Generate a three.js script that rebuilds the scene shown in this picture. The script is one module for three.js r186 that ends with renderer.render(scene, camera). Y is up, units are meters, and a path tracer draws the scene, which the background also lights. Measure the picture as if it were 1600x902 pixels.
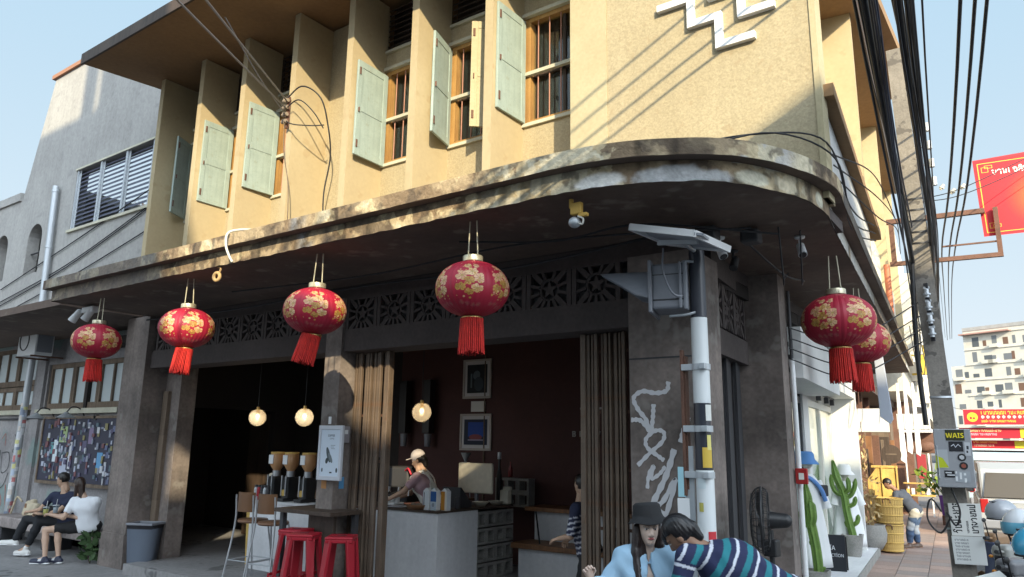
import * as THREE from 'three';
import { mergeGeometries } from 'three/addons/utils/BufferGeometryUtils.js';
import { RoundedBoxGeometry } from 'three/addons/geometries/RoundedBoxGeometry.js';

// ---------------------------------------------------------------- camera, sky, sun, exposure
const scene = new THREE.Scene();
const camera = new THREE.PerspectiveCamera(42.83, 1024 / 577, 0.05, 900);
{
  const yaw = -0.61814, pitch = 0.20764, roll = 0.01409;
  const f = new THREE.Vector3(Math.sin(yaw) * Math.cos(pitch), Math.sin(pitch), -Math.cos(yaw) * Math.cos(pitch));
  const r0 = new THREE.Vector3(Math.cos(yaw), 0, Math.sin(yaw)), u0 = new THREE.Vector3().crossVectors(r0, f);
  const r = r0.clone().multiplyScalar(Math.cos(roll)).addScaledVector(u0, Math.sin(roll));
  const u = u0.clone().multiplyScalar(Math.cos(roll)).addScaledVector(r0, -Math.sin(roll));
  camera.quaternion.setFromRotationMatrix(new THREE.Matrix4().makeBasis(r, u, f.clone().negate()));
  camera.position.set(0, 1.95, 0);
}
const renderer = new THREE.WebGLRenderer({ antialias: true });
renderer.setSize(1024, 577);
renderer.shadowMap.enabled = true;
renderer.toneMapping = THREE.LinearToneMapping;
renderer.toneMappingExposure = 2.7;
const SUN = new THREE.Vector3(0.94, 0.58, 1).normalize();
{
  const W = 512, H = 256, d = new Float32Array(W * H * 4);
  for (let j = 0; j < H; j++) for (let i = 0; i < W; i++) {
    const el = ((j + 0.5) / H - 0.5) * Math.PI, az = ((i + 0.5) / W - 0.5) * 2 * Math.PI;
    const v = new THREE.Vector3(Math.cos(el) * Math.cos(az), Math.sin(el), Math.cos(el) * Math.sin(az));
    const h = Math.max(0, v.y), c = Math.max(0, v.dot(SUN));
    const k = Math.pow(1 - h, 2.4), g = 1.35 * Math.pow(c, 2.2) + 2 * Math.pow(c, 30);
    let r = 0.165 + 0.165 * k + g * 0.92, gg = 0.255 + 0.1 * k + g, b = 0.33 + 0.04 * k + g * 1.08;
    if (v.y < 0) { const t = Math.min(1, -v.y * 12); r += (0.16 - r) * t; gg += (0.15 - gg) * t; b += (0.14 - b) * t; }
    const o = (j * W + i) * 4; d[o] = r; d[o + 1] = gg; d[o + 2] = b; d[o + 3] = 1;
  }
  const t = new THREE.DataTexture(d, W, H, THREE.RGBAFormat, THREE.FloatType);
  t.mapping = THREE.EquirectangularReflectionMapping; t.magFilter = THREE.LinearFilter; t.minFilter = THREE.LinearFilter; t.needsUpdate = true;
  scene.background = t; scene.environment = t;
}
const sun = new THREE.DirectionalLight(new THREE.Color().setRGB(1, 0.85, 0.57), 2.65);
sun.position.copy(SUN).multiplyScalar(70).add(new THREE.Vector3(-4, 3, -9));
sun.target.position.set(-4, 3, -9);
sun.castShadow = true; sun.shadow.radius = 1; sun.shadow.mapSize.set(4096, 4096);
Object.assign(sun.shadow.camera, { left: -35, right: 35, top: 35, bottom: -35, near: 1, far: 200 });
scene.add(sun, sun.target);

// ---------------------------------------------------------------- helpers
const V = (x, y, z) => new THREE.Vector3(x, y, z);
function rng(s) { return () => { s = (s + 0x6d2b79f5) | 0; let t = Math.imul(s ^ (s >>> 15), 1 | s); t = (t + Math.imul(t ^ (t >>> 7), 61 | t)) ^ t; return ((t ^ (t >>> 14)) >>> 0) / 4294967296; }; }
const rand = rng(11);
const rr = (a, b) => a + (b - a) * rand();
const clamp = (x, a = 0, b = 1) => Math.min(b, Math.max(a, x));
const sstep = (a, b, x) => { const t = clamp((x - a) / (b - a)); return t * t * (3 - 2 * t); };
const used = {};
function numbered(n) { const k = used[n] = (used[n] ?? -1) + 1; return k ? n + '_' + String(k).padStart(3, '0') : n; }
function thing(name, label, category, pos = [0, 0, 0], turn = 0, group) {
  const o = new THREE.Group(); o.name = numbered(name); o.position.set(...pos); o.rotation.y = turn;
  o.userData = { label, category }; if (group) o.userData.group = group;
  scene.add(o); o.updateMatrixWorld(true); return o;
}
function dup(src, label, pos, turn, group) {
  const c = src.clone(); c.name = numbered(src.name.replace(/_\d{3}$/, '')); c.position.set(...pos); if (turn !== undefined) c.rotation.y = turn;
  c.userData = { ...src.userData, label }; if (group) c.userData.group = group; scene.add(c); return c;
}
function mg(list) {
  const L = list.flat(9).filter(Boolean).map((g) => { const q = g.index ? g.toNonIndexed() : g; for (const k of Object.keys(q.attributes)) if (!['position', 'normal', 'uv', 'color'].includes(k)) q.deleteAttribute(k); return q; });
  if (L.length === 1) return L[0];
  const col = L.some((g) => g.attributes.color);
  if (col) for (const g of L) if (!g.attributes.color) { g.setAttribute('color', new THREE.BufferAttribute(new Float32Array(g.attributes.position.count * 3).fill(1), 3)); }
  return mergeGeometries(L, false);
}
// uv in metres by the way each face points
function triUV(g) {
  g = g.index ? g.toNonIndexed() : g;
  const p = g.attributes.position, n = p.count, uv = new Float32Array(n * 2), a = V(), b = V(), c = V();
  for (let i = 0; i < n; i += 3) {
    a.fromBufferAttribute(p, i); b.fromBufferAttribute(p, i + 1).sub(a); c.fromBufferAttribute(p, i + 2).sub(a); b.cross(c);
    const ax = Math.abs(b.x), ay = Math.abs(b.y), az = Math.abs(b.z);
    for (let k = i; k < i + 3; k++) {
      const x = p.getX(k), y = p.getY(k), z = p.getZ(k);
      if (ax >= ay && ax >= az) { uv[2 * k] = z; uv[2 * k + 1] = y; } else if (ay >= az) { uv[2 * k] = x; uv[2 * k + 1] = z; } else { uv[2 * k] = x; uv[2 * k + 1] = y; }
    }
  }
  g.setAttribute('uv', new THREE.BufferAttribute(uv, 2)); return g;
}
// a named mesh under a thing, its geometry given in that parent's own frame
function part(parent, name, geo, mat, label) {
  let g = Array.isArray(geo) ? mg(geo) : geo;
  if (mat.userData.metres && !g.userData.keepUV) g = triUV(g);
  const m = new THREE.Mesh(g, mat); m.name = name; m.castShadow = m.receiveShadow = true;
  if (label) m.userData.label = label;
  parent.add(m); return m;
}
// the same, its geometry given in world coordinates
const inv = new THREE.Matrix4();
function wpart(parent, name, geo, mat, label) {
  let g = Array.isArray(geo) ? mg(geo) : geo;
  if (mat.userData.metres && !g.userData.keepUV) g = triUV(g);
  parent.updateWorldMatrix(true, false); inv.copy(parent.matrixWorld).invert(); g.applyMatrix4(inv);
  const m = new THREE.Mesh(g, mat); m.name = name; m.castShadow = m.receiveShadow = true;
  if (label) m.userData.label = label;
  parent.add(m); return m;
}
function struct(name, geo, mat) { const m = wpart(scene, name, geo, mat); m.userData.kind = 'structure'; return m; }
const bx = (x0, x1, y0, y1, z0, z1) => new THREE.BoxGeometry(Math.abs(x1 - x0), Math.abs(y1 - y0), Math.abs(z1 - z0)).translate((x0 + x1) / 2, (y0 + y1) / 2, (z0 + z1) / 2);
const rb = (w, h, d, r, x = 0, y = 0, z = 0, s = 2) => new RoundedBoxGeometry(w, h, d, s, Math.min(r, w / 2.01, h / 2.01, d / 2.01)).translate(x, y, z);
function rod(a, b, r1, r2 = r1, seg = 10) {
  a = a.isVector3 ? a : V(...a); b = b.isVector3 ? b : V(...b);
  const d = b.clone().sub(a), g = new THREE.CylinderGeometry(r2, r1, d.length(), seg);
  g.applyQuaternion(new THREE.Quaternion().setFromUnitVectors(V(0, 1, 0), d.clone().normalize())); return g.translate((a.x + b.x) / 2, (a.y + b.y) / 2, (a.z + b.z) / 2);
}
// a bar of rectangular section from a to b
function bar(a, b, w, h, up = V(0, 1, 0)) {
  a = a.isVector3 ? a : V(...a); b = b.isVector3 ? b : V(...b);
  const d = b.clone().sub(a), z = d.clone().normalize(), x = V().crossVectors(up, z);
  if (x.length() < 1e-3) x.set(1, 0, 0); x.normalize(); const y = V().crossVectors(z, x);
  const g = new THREE.BoxGeometry(w, h, d.length()); g.applyMatrix4(new THREE.Matrix4().makeBasis(x, y, z));
  return g.translate((a.x + b.x) / 2, (a.y + b.y) / 2, (a.z + b.z) / 2);
}
function tube(pts, r, seg = 24, rs = 6, closed = false) {
  const c = new THREE.CatmullRomCurve3(pts.map((p) => (p.isVector3 ? p : V(...p))), closed, 'centripetal');
  return new THREE.TubeGeometry(c, seg, r, rs, closed);
}
const sph = (x, y, z, r, sx = 1, sy = 1, sz = 1, a = 16, b = 12) => new THREE.SphereGeometry(r, a, b).scale(sx, sy, sz).translate(x, y, z);
const lathe = (pts, seg = 24) => new THREE.LatheGeometry(pts.map(([r, y]) => new THREE.Vector2(r, y)), seg);
function ext(pts, depth, bevel = 0, holes = []) {
  const s = new THREE.Shape(pts.map(([x, y]) => new THREE.Vector2(x, y)));
  for (const h of holes) s.holes.push(new THREE.Path(h.map(([x, y]) => new THREE.Vector2(x, y))));
  return new THREE.ExtrudeGeometry(s, { depth, bevelEnabled: bevel > 0, bevelSize: bevel, bevelThickness: bevel, bevelSegments: 2, curveSegments: 12 });
}
// a flat painted stroke in the x-y plane facing +z
function stroke(pts, w, t = 0.0015) {
  const c = new THREE.CatmullRomCurve3(pts.map(([x, y]) => V(x, y, 0)), false, 'catmullrom', 0.5), n = Math.max(8, pts.length * 6), L = [], R = [];
  for (let i = 0; i <= n; i++) { const p = c.getPoint(i / n), d = c.getTangent(i / n), k = w / 2 * (0.82 + 0.18 * Math.sin(i * 1.7)); L.push([p.x - d.y * k, p.y + d.x * k]); R.unshift([p.x + d.y * k, p.y - d.x * k]); }
  const g = [], A = [...L], B = [...R].reverse();
  for (let i = 0; i < n; i++) g.push(A[i], B[i], B[i + 1], A[i], B[i + 1], A[i + 1]);
  const pos = [], nor = [], uv = [];
  for (const [x, y] of g) { pos.push(x, y, t + (pos.length / 18 | 0) * 3e-5); nor.push(0, 0, 1); uv.push(x, y); }
  const q = new THREE.BufferGeometry(); q.setAttribute('position', new THREE.Float32BufferAttribute(pos, 3)); q.setAttribute('normal', new THREE.Float32BufferAttribute(nor, 3)); q.setAttribute('uv', new THREE.Float32BufferAttribute(uv, 2)); return q;
}
function quad(a, b, c, d) { // corners counter-clockwise, uv 0..1
  const g = new THREE.BufferGeometry(), P = [a, b, c, a, c, d].flat(), U = [0, 0, 1, 0, 1, 1, 0, 0, 1, 1, 0, 1];
  g.setAttribute('position', new THREE.Float32BufferAttribute(P, 3)); g.setAttribute('uv', new THREE.Float32BufferAttribute(U, 2)); g.computeVertexNormals(); g.userData.keepUV = true; return g;
}
const keep = (g) => { g.userData.keepUV = true; return g; };
// side-street frame: u along the street, v out from the wall line
const TH = 0.08838, MB = new THREE.Matrix4().makeRotationY(TH).setPosition(-2.45, 0, -6.3);
const Bp = (u, y, v) => { const p = V(v, y, -u).applyMatrix4(MB); return [p.x, p.y, p.z]; };
const bb = (u0, u1, y0, y1, v0, v1) => bx(v0, v1, y0, y1, -u1, -u0).applyMatrix4(MB);

// ---------------------------------------------------------------- noise and textures
function lattice(seed, n) { const r = rng(seed), a = new Float32Array(n * n); for (let i = 0; i < n * n; i++) a[i] = r(); return a; }
const lats = {};
function vnoise(x, y, p, seed) { // periodic over p cells
  const key = seed + '_' + p, a = lats[key] ??= lattice(seed * 131 + p, p);
  const xi = Math.floor(x), yi = Math.floor(y), fx = x - xi, fy = y - yi, u = fx * fx * (3 - 2 * fx), v = fy * fy * (3 - 2 * fy);
  const m = (k) => ((k % p) + p) % p, x0 = m(xi), x1 = m(xi + 1), y0 = m(yi) * p, y1 = m(yi + 1) * p;
  return (a[y0 + x0] * (1 - u) + a[y0 + x1] * u) * (1 - v) + (a[y1 + x0] * (1 - u) + a[y1 + x1] * u) * v;
}
function fbm(u, v, p, oct, seed) { let s = 0, a = 0.5, t = 0; for (let o = 0; o < oct; o++) { s += a * vnoise(u * p, v * p, p, seed + o); t += a; a *= 0.55; p *= 2; } return s / t; }
const enc = (c) => { c = clamp(c); return 255 * (c <= 0.0031308 ? c * 12.92 : 1.055 * Math.pow(c, 1 / 2.4) - 0.055); };
function tex(size, fn, srgb = true) {
  const d = new Uint8Array(size * size * 4);
  for (let j = 0; j < size; j++) for (let i = 0; i < size; i++) {
    const c = fn((i + 0.5) / size, (j + 0.5) / size), o = (j * size + i) * 4;
    if (srgb) { d[o] = enc(c[0]); d[o + 1] = enc(c[1]); d[o + 2] = enc(c[2]); } else { d[o] = d[o + 1] = d[o + 2] = clamp(c) * 255; }
    d[o + 3] = 255;
  }
  const t = new THREE.DataTexture(d, size, size); if (srgb) t.colorSpace = THREE.SRGBColorSpace;
  t.wrapS = t.wrapT = THREE.RepeatWrapping; t.magFilter = THREE.LinearFilter; t.minFilter = THREE.LinearMipmapLinearFilter; t.generateMipmaps = true; t.needsUpdate = true; return t;
}
const mix = (a, b, t) => [a[0] + (b[0] - a[0]) * t, a[1] + (b[1] - a[1]) * t, a[2] + (b[2] - a[2]) * t];
const mul = (a, k) => [a[0] * k, a[1] * k, a[2] * k];
const rgb = (r, g, b) => new THREE.Color().setRGB(r, g, b);
// a surface of one stuff with patches, grain and relief; metres = size of one repeat
function surf(o) {
  const { base, second = mul(base, 0.7), amount = 0.5, cells = 4, grain = 0.12, fine = 64, metres = 2, size = 512, seed = 1, rough = 0.9, bump = 0.004, spots, streak = 0, metal = 0 } = o;
  const map = tex(size, (u, v) => {
    const a = fbm(u, v, cells, 5, seed), b = fbm(u, v, fine, 2, seed + 20), s = streak ? vnoise(u * 48, v * 3, 48, seed + 40) * 0.6 + vnoise(u * 16, v * 2, 16, seed + 41) * 0.4 : 0.5;
    let c = mix(base, second, clamp((a - 0.5) * 2.6 + 0.5) * amount); c = mul(c, 1 + (b - 0.5) * 2 * grain + (s - 0.5) * 2 * streak);
    if (spots) { const q = fbm(u, v, spots.cells ?? 8, 4, seed + 60); c = mix(c, spots.color, sstep(spots.at ?? 0.62, (spots.at ?? 0.62) + (spots.soft ?? 0.06), q) * (spots.k ?? 1)); }
    return c;
  });
  const m = new THREE.MeshStandardMaterial({ map, roughness: rough, metalness: metal });
  map.repeat.set(1 / metres, 1 / metres);
  if (bump) { const b = tex(256, (u, v) => 0.5 * fbm(u, v, fine / 2, 2, seed + 20) + 0.5 * fbm(u, v, cells * 2, 4, seed + 9), false); b.repeat.set(1 / metres, 1 / metres); m.bumpMap = b; m.bumpScale = bump; }
  m.userData.metres = metres; return m;
}
function plain(r, g, b, rough = 0.6, metal = 0, more = {}) { return new THREE.MeshStandardMaterial({ color: rgb(r, g, b), roughness: rough, metalness: metal, ...more }); }
function canvasMat(w, h, draw, rough = 0.7, more = {}) {
  const c = document.createElement('canvas'); c.width = w; c.height = h; draw(c.getContext('2d'), w, h);
  const t = new THREE.CanvasTexture(c); t.colorSpace = THREE.SRGBColorSpace; t.magFilter = THREE.LinearFilter; t.anisotropy = 8;
  return new THREE.MeshStandardMaterial({ map: t, roughness: rough, ...more });
}
const VC = (rough = 0.8, more = {}) => new THREE.MeshStandardMaterial({ vertexColors: true, roughness: rough, ...more });
// ---------------------------------------------------------------- materials
const M = {
  yellow: surf({ base: [0.47, 0.385, 0.24], second: [0.395, 0.31, 0.18], cells: 3, grain: 0.05, metres: 2.4, seed: 3, bump: 0.003, spots: { color: [0.4, 0.3, 0.17], at: 0.66, k: 0.5 } }),
  stucco: surf({ base: [0.43, 0.365, 0.24], second: [0.37, 0.305, 0.19], cells: 3, grain: 0.17, streak: 0.05, fine: 128, metres: 1.6, size: 1024, seed: 5, bump: 0.006, spots: { color: [0.36, 0.28, 0.17], at: 0.7, cells: 32, k: 0.5 } }),
  pale: surf({ base: [0.47, 0.41, 0.265], second: [0.42, 0.355, 0.22], cells: 4, grain: 0.08, metres: 1.5, seed: 7, bump: 0.002 }),
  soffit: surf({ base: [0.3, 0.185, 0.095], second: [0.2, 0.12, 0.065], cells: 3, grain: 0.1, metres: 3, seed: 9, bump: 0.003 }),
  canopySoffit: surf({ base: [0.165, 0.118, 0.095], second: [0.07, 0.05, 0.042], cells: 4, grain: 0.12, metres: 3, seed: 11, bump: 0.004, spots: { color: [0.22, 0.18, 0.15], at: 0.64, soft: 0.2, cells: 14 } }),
  grey: surf({ base: [0.37, 0.36, 0.345], second: [0.29, 0.28, 0.27], cells: 4, grain: 0.12, metres: 3, size: 1024, seed: 13, bump: 0.004, streak: 0.09, spots: { color: [0.2, 0.2, 0.2], at: 0.66, cells: 16, soft: 0.2, k: 0.4 } }),
  column: surf({ base: [0.24, 0.2, 0.18], second: [0.125, 0.104, 0.094], cells: 4, amount: 0.85, grain: 0.2, metres: 2.1, size: 1024, seed: 17, bump: 0.006, streak: 0.16, spots: { color: [0.26, 0.24, 0.22], at: 0.66, cells: 10, soft: 0.14, k: 0.6 } }),
  beam: surf({ base: [0.095, 0.077, 0.073], second: [0.055, 0.045, 0.043], cells: 5, grain: 0.16, metres: 2, seed: 19, bump: 0.004 }),
  floor: surf({ base: [0.27, 0.26, 0.26], second: [0.19, 0.185, 0.185], cells: 5, grain: 0.16, metres: 3, seed: 23, bump: 0.004, rough: 0.75, spots: { color: [0.08, 0.08, 0.08], at: 0.66, k: 0.7 } }),
  asphalt: surf({ base: [0.06, 0.06, 0.062], second: [0.042, 0.042, 0.044], cells: 6, grain: 0.5, fine: 128, metres: 3, seed: 27, bump: 0.006 }),
  counter: surf({ base: [0.72, 0.72, 0.74], second: [0.58, 0.58, 0.6], cells: 4, grain: 0.06, metres: 2, seed: 29, bump: 0.002, streak: 0.06, rough: 0.7 }),
  block: surf({ base: [0.26, 0.25, 0.235], second: [0.17, 0.165, 0.155], cells: 6, grain: 0.3, fine: 128, metres: 1, seed: 31, bump: 0.006 }),
  redwall: surf({ base: [0.085, 0.034, 0.03], second: [0.06, 0.026, 0.024], cells: 5, grain: 0.06, metres: 3, seed: 33, bump: 0.002, rough: 0.8 }),
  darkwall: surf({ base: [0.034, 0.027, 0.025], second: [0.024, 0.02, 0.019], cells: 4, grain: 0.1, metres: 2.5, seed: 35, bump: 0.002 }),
  darkwood: surf({ base: [0.075, 0.05, 0.036], second: [0.035, 0.024, 0.018], cells: 3, grain: 0.1, metres: 1, seed: 37, bump: 0.003, streak: 0.3, rough: 0.6 }),
  wood: surf({ base: [0.25, 0.12, 0.055], second: [0.13, 0.06, 0.028], cells: 3, grain: 0.08, metres: 1, seed: 39, bump: 0.002, streak: 0.3, rough: 0.5 }),
  oldwood: surf({ base: [0.2, 0.15, 0.11], second: [0.1, 0.075, 0.055], cells: 3, grain: 0.12, metres: 1, seed: 41, bump: 0.004, streak: 0.3 }),
  orangewood: surf({ base: [0.42, 0.235, 0.075], second: [0.28, 0.14, 0.045], cells: 3, grain: 0.08, metres: 0.8, seed: 43, bump: 0.002, streak: 0.25, rough: 0.6 }),
  shutter: surf({ base: [0.35, 0.43, 0.395], second: [0.27, 0.335, 0.31], cells: 4, grain: 0.07, metres: 0.8, seed: 45, bump: 0.002, streak: 0.1, rough: 0.7, spots: { color: [0.3, 0.34, 0.28], at: 0.68, cells: 10, soft: 0.15, k: 0.7 } }),
  sill: surf({ base: [0.55, 0.53, 0.42], second: [0.4, 0.38, 0.3], cells: 6, grain: 0.1, metres: 1, seed: 47, bump: 0.002 }),
  gate: surf({ base: [0.155, 0.11, 0.078], second: [0.07, 0.05, 0.038], cells: 4, grain: 0.12, metres: 1, seed: 49, bump: 0.003, streak: 0.2, rough: 0.6, spots: { color: [0.13, 0.07, 0.04], at: 0.66, soft: 0.16 } }),
  gold: surf({ base: [0.6, 0.4, 0.12], second: [0.45, 0.28, 0.08], cells: 4, grain: 0.08, metres: 0.8, seed: 51, bump: 0.002, streak: 0.2 }),
  white: surf({ base: [0.68, 0.68, 0.67], second: [0.58, 0.58, 0.57], cells: 4, grain: 0.03, metres: 2.5, seed: 53, bump: 0.001, rough: 0.7 }),
  tile: surf({ base: [0.36, 0.25, 0.21], second: [0.28, 0.2, 0.175], cells: 5, grain: 0.2, metres: 0.9, seed: 55, bump: 0.003, spots: { color: [0.2, 0.16, 0.15], at: 0.64, k: 0.7 } }),
  polecon: surf({ base: [0.24, 0.22, 0.195], second: [0.15, 0.138, 0.122], cells: 4, grain: 0.16, metres: 1, seed: 57, bump: 0.004, streak: 0.12, spots: { color: [0.12, 0.11, 0.1], at: 0.66, cells: 8 } }),
  basket: surf({ base: [0.6, 0.4, 0.13], second: [0.42, 0.26, 0.08], cells: 6, grain: 0.2, metres: 0.4, seed: 59, bump: 0.004, streak: 0.3 }),
  rust: surf({ base: [0.16, 0.08, 0.055], second: [0.085, 0.045, 0.032], cells: 6, grain: 0.2, metres: 0.7, seed: 61, bump: 0.003, rough: 0.8 }),
  cream: surf({ base: [0.72, 0.67, 0.56], second: [0.64, 0.58, 0.47], cells: 4, grain: 0.08, metres: 3, seed: 63, bump: 0.002 }),
  graf: surf({ base: [0.36, 0.345, 0.345], second: [0.22, 0.21, 0.215], cells: 4, amount: 0.8, grain: 0.16, metres: 2.4, seed: 65, bump: 0.003, spots: { color: [0.17, 0.29, 0.27], at: 0.62, cells: 3, soft: 0.12, k: 0.5 } }),
  stonepot: surf({ base: [0.3, 0.29, 0.27], second: [0.2, 0.2, 0.19], cells: 6, grain: 0.2, metres: 0.6, seed: 67, bump: 0.004 }),
  cactus: surf({ base: [0.14, 0.24, 0.045], second: [0.075, 0.15, 0.03], cells: 6, grain: 0.15, metres: 0.5, seed: 69, bump: 0.002, rough: 0.6 }),
  black: plain(0.02, 0.02, 0.022, 0.45), rubber: plain(0.025, 0.025, 0.027, 0.8), dark: plain(0.045, 0.045, 0.05, 0.6),
  steel: plain(0.42, 0.43, 0.45, 0.35, 0.8), galv: plain(0.5, 0.53, 0.56, 0.5, 0.5), chrome: plain(0.7, 0.7, 0.72, 0.15, 1),
  whitep: plain(0.75, 0.76, 0.77, 0.45), offwhite: plain(0.6, 0.58, 0.52, 0.6), greyp: plain(0.22, 0.23, 0.26, 0.5),
  red: plain(0.36, 0.012, 0.025, 0.4), bar: plain(0.42, 0.2, 0.14, 0.6), brass: plain(0.6, 0.42, 0.16, 0.4, 0.7), paper: plain(0.72, 0.71, 0.67, 0.9),
  glass: new THREE.MeshPhysicalMaterial({ color: rgb(0.9, 0.95, 0.95), transmission: 1, thickness: 0, roughness: 0.05, ior: 1.45 }),
  frost: new THREE.MeshPhysicalMaterial({ color: rgb(0.72, 0.8, 0.82), transmission: 0.35, thickness: 0, roughness: 0.5 }),
  cable: plain(0.018, 0.019, 0.024, 0.6), cableBlue: plain(0.03, 0.04, 0.075, 0.5),
};
// ---------------------------------------------------------------- ground, road, pavements
struct('ground', bx(-300, 300, -0.4, -0.15, -300, 300), M.asphalt);
struct('road', bx(-60, 60, -0.149, -0.13, -4.3, 5.5), M.asphalt);
struct('side_road', bb(-4, 160, -0.149, -0.126, 1.99, 9.6), M.asphalt);
{
  const pv = [[-40, 4.4], [-1.2, 4.4], [-0.75, 4.7], [-0.5, 5.4]], e = Bp(120, 0, 1.98), e2 = Bp(120, 0, -6), s = Bp(-0.8, 0, 1.98);
  const pts = [[-40, 4.4], [-1.5, 4.4], [-0.95, 4.62], [-0.6, 5.1], [s[0], -s[2]], [e[0], -e[2]], [e2[0], -e2[2]], [-40, 20]];
  struct('pavement', ext(pts, 0.13).rotateX(-Math.PI / 2).translate(0, -0.13, 0), M.floor);
  const k = struct('kerb', mg([bb(-0.8, 60, -0.13, 0.012, 1.86, 2.01), bx(-40, -1.6, -0.13, 0.012, -4.52, -4.37)]), M.polecon); k.name = 'kerb';
}
// paving tiles of the side pavement, one by one as far as they can be told apart
{
  const pav = thing('tiled_pavement', 'pink and grey square paving tiles of the side street pavement', 'pavement'); pav.userData = { kind: 'structure' };
  const gs = []; for (let k = 0; k < 4; k++) gs.push(rb(0.436, 0.03, 0.436, 0.006, 0, 0, 0, 1));
  const ms = [[0.4, 0.28, 0.235], [0.34, 0.245, 0.21], [0.31, 0.25, 0.23], [0.43, 0.315, 0.27]].map((c, i) => surf({ base: c, second: mul(c, 0.75), cells: 4, grain: 0.16, metres: 0.9, size: 256, seed: 80 + i, bump: 0.002, rough: 0.7 }));
  for (let r = 0; r < 40; r++) for (let c = 0; c < 3; c++) {
    const u = 5.2 + r * 0.445, v = 0.74 + c * 0.445, p = Bp(u, 0.003 + rr(0, 0.004), v);
    const m = part(pav, numbered('paving_tile'), gs[(r + c) % 4], ms[Math.floor(rand() * 4)]); m.position.set(...p); m.rotation.y = TH; m.rotation.x = rr(-0.004, 0.004);
  }
}
// ---------------------------------------------------------------- buildings across the street that throw the shade
{
  const mk = (name, label, pts, m) => { const t = thing(name, label, 'building', [pts[0][0], 0, 8]); wpart(t, 'wall', ext(pts, 4).translate(0, 0, 8), m); return t; };
  let t = mk('shophouse', 'tall flat roofed shophouse across the street behind the viewer', [[-9, 0], [1.6, 0], [2.3, 4], [2.3, 14.4], [2.3, 17.7], [-9, 17.7]], M.white);
  wpart(t, 'added_shade_wall', bx(-1.9, 2.2, 17.7, 24, 8.02, 8.3), M.cream); wpart(t, 'roof_post', bx(-2.75, -2.3, 17.7, 24, 8.02, 8.2), M.cream);  // thin upright wall added only to throw shade on the grey upper wall
  t = mk('shophouse', 'low unseen house added across the street, its stepped roof line shaped to place sun patches', [[2.4, 0], [10.2, 0], [10.2, 11.0], [9.6, 10.4], [8.65, 10.4], [8.45, 10.9], [8.0, 10.9], [7.85, 9.9], [7.3, 9.9], [7.0, 10.4], [6.4, 10.75], [5, 10.75], [4.5, 10.2], [3.6, 10.2], [3.6, 9.4], [2.4, 9.4]], M.white);  // added house, roof outline notched so sun reaches lantern, barista and till screen
  wpart(t, 'sun_gap_screen', ext([[2.4, 9.41], [2.5, 9.41], [2.5, 10.5], [3.5, 10.42], [3.5, 9.41], [3.6, 9.41], [3.6, 10.6], [2.4, 14.2]], 0.25).translate(0, 0, 8.02), M.white);  // invented thin screen, its opening cut to let sun onto the shop floor
  t = mk('shophouse', 'long shophouse with a sloping end roof across the street', [[10.3, 0], [28, 0], [28, 15.1], [15.6, 15.1], [13.4, 14.1], [12.2, 13.35], [10.3, 11.4]], M.white);
}
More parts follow.
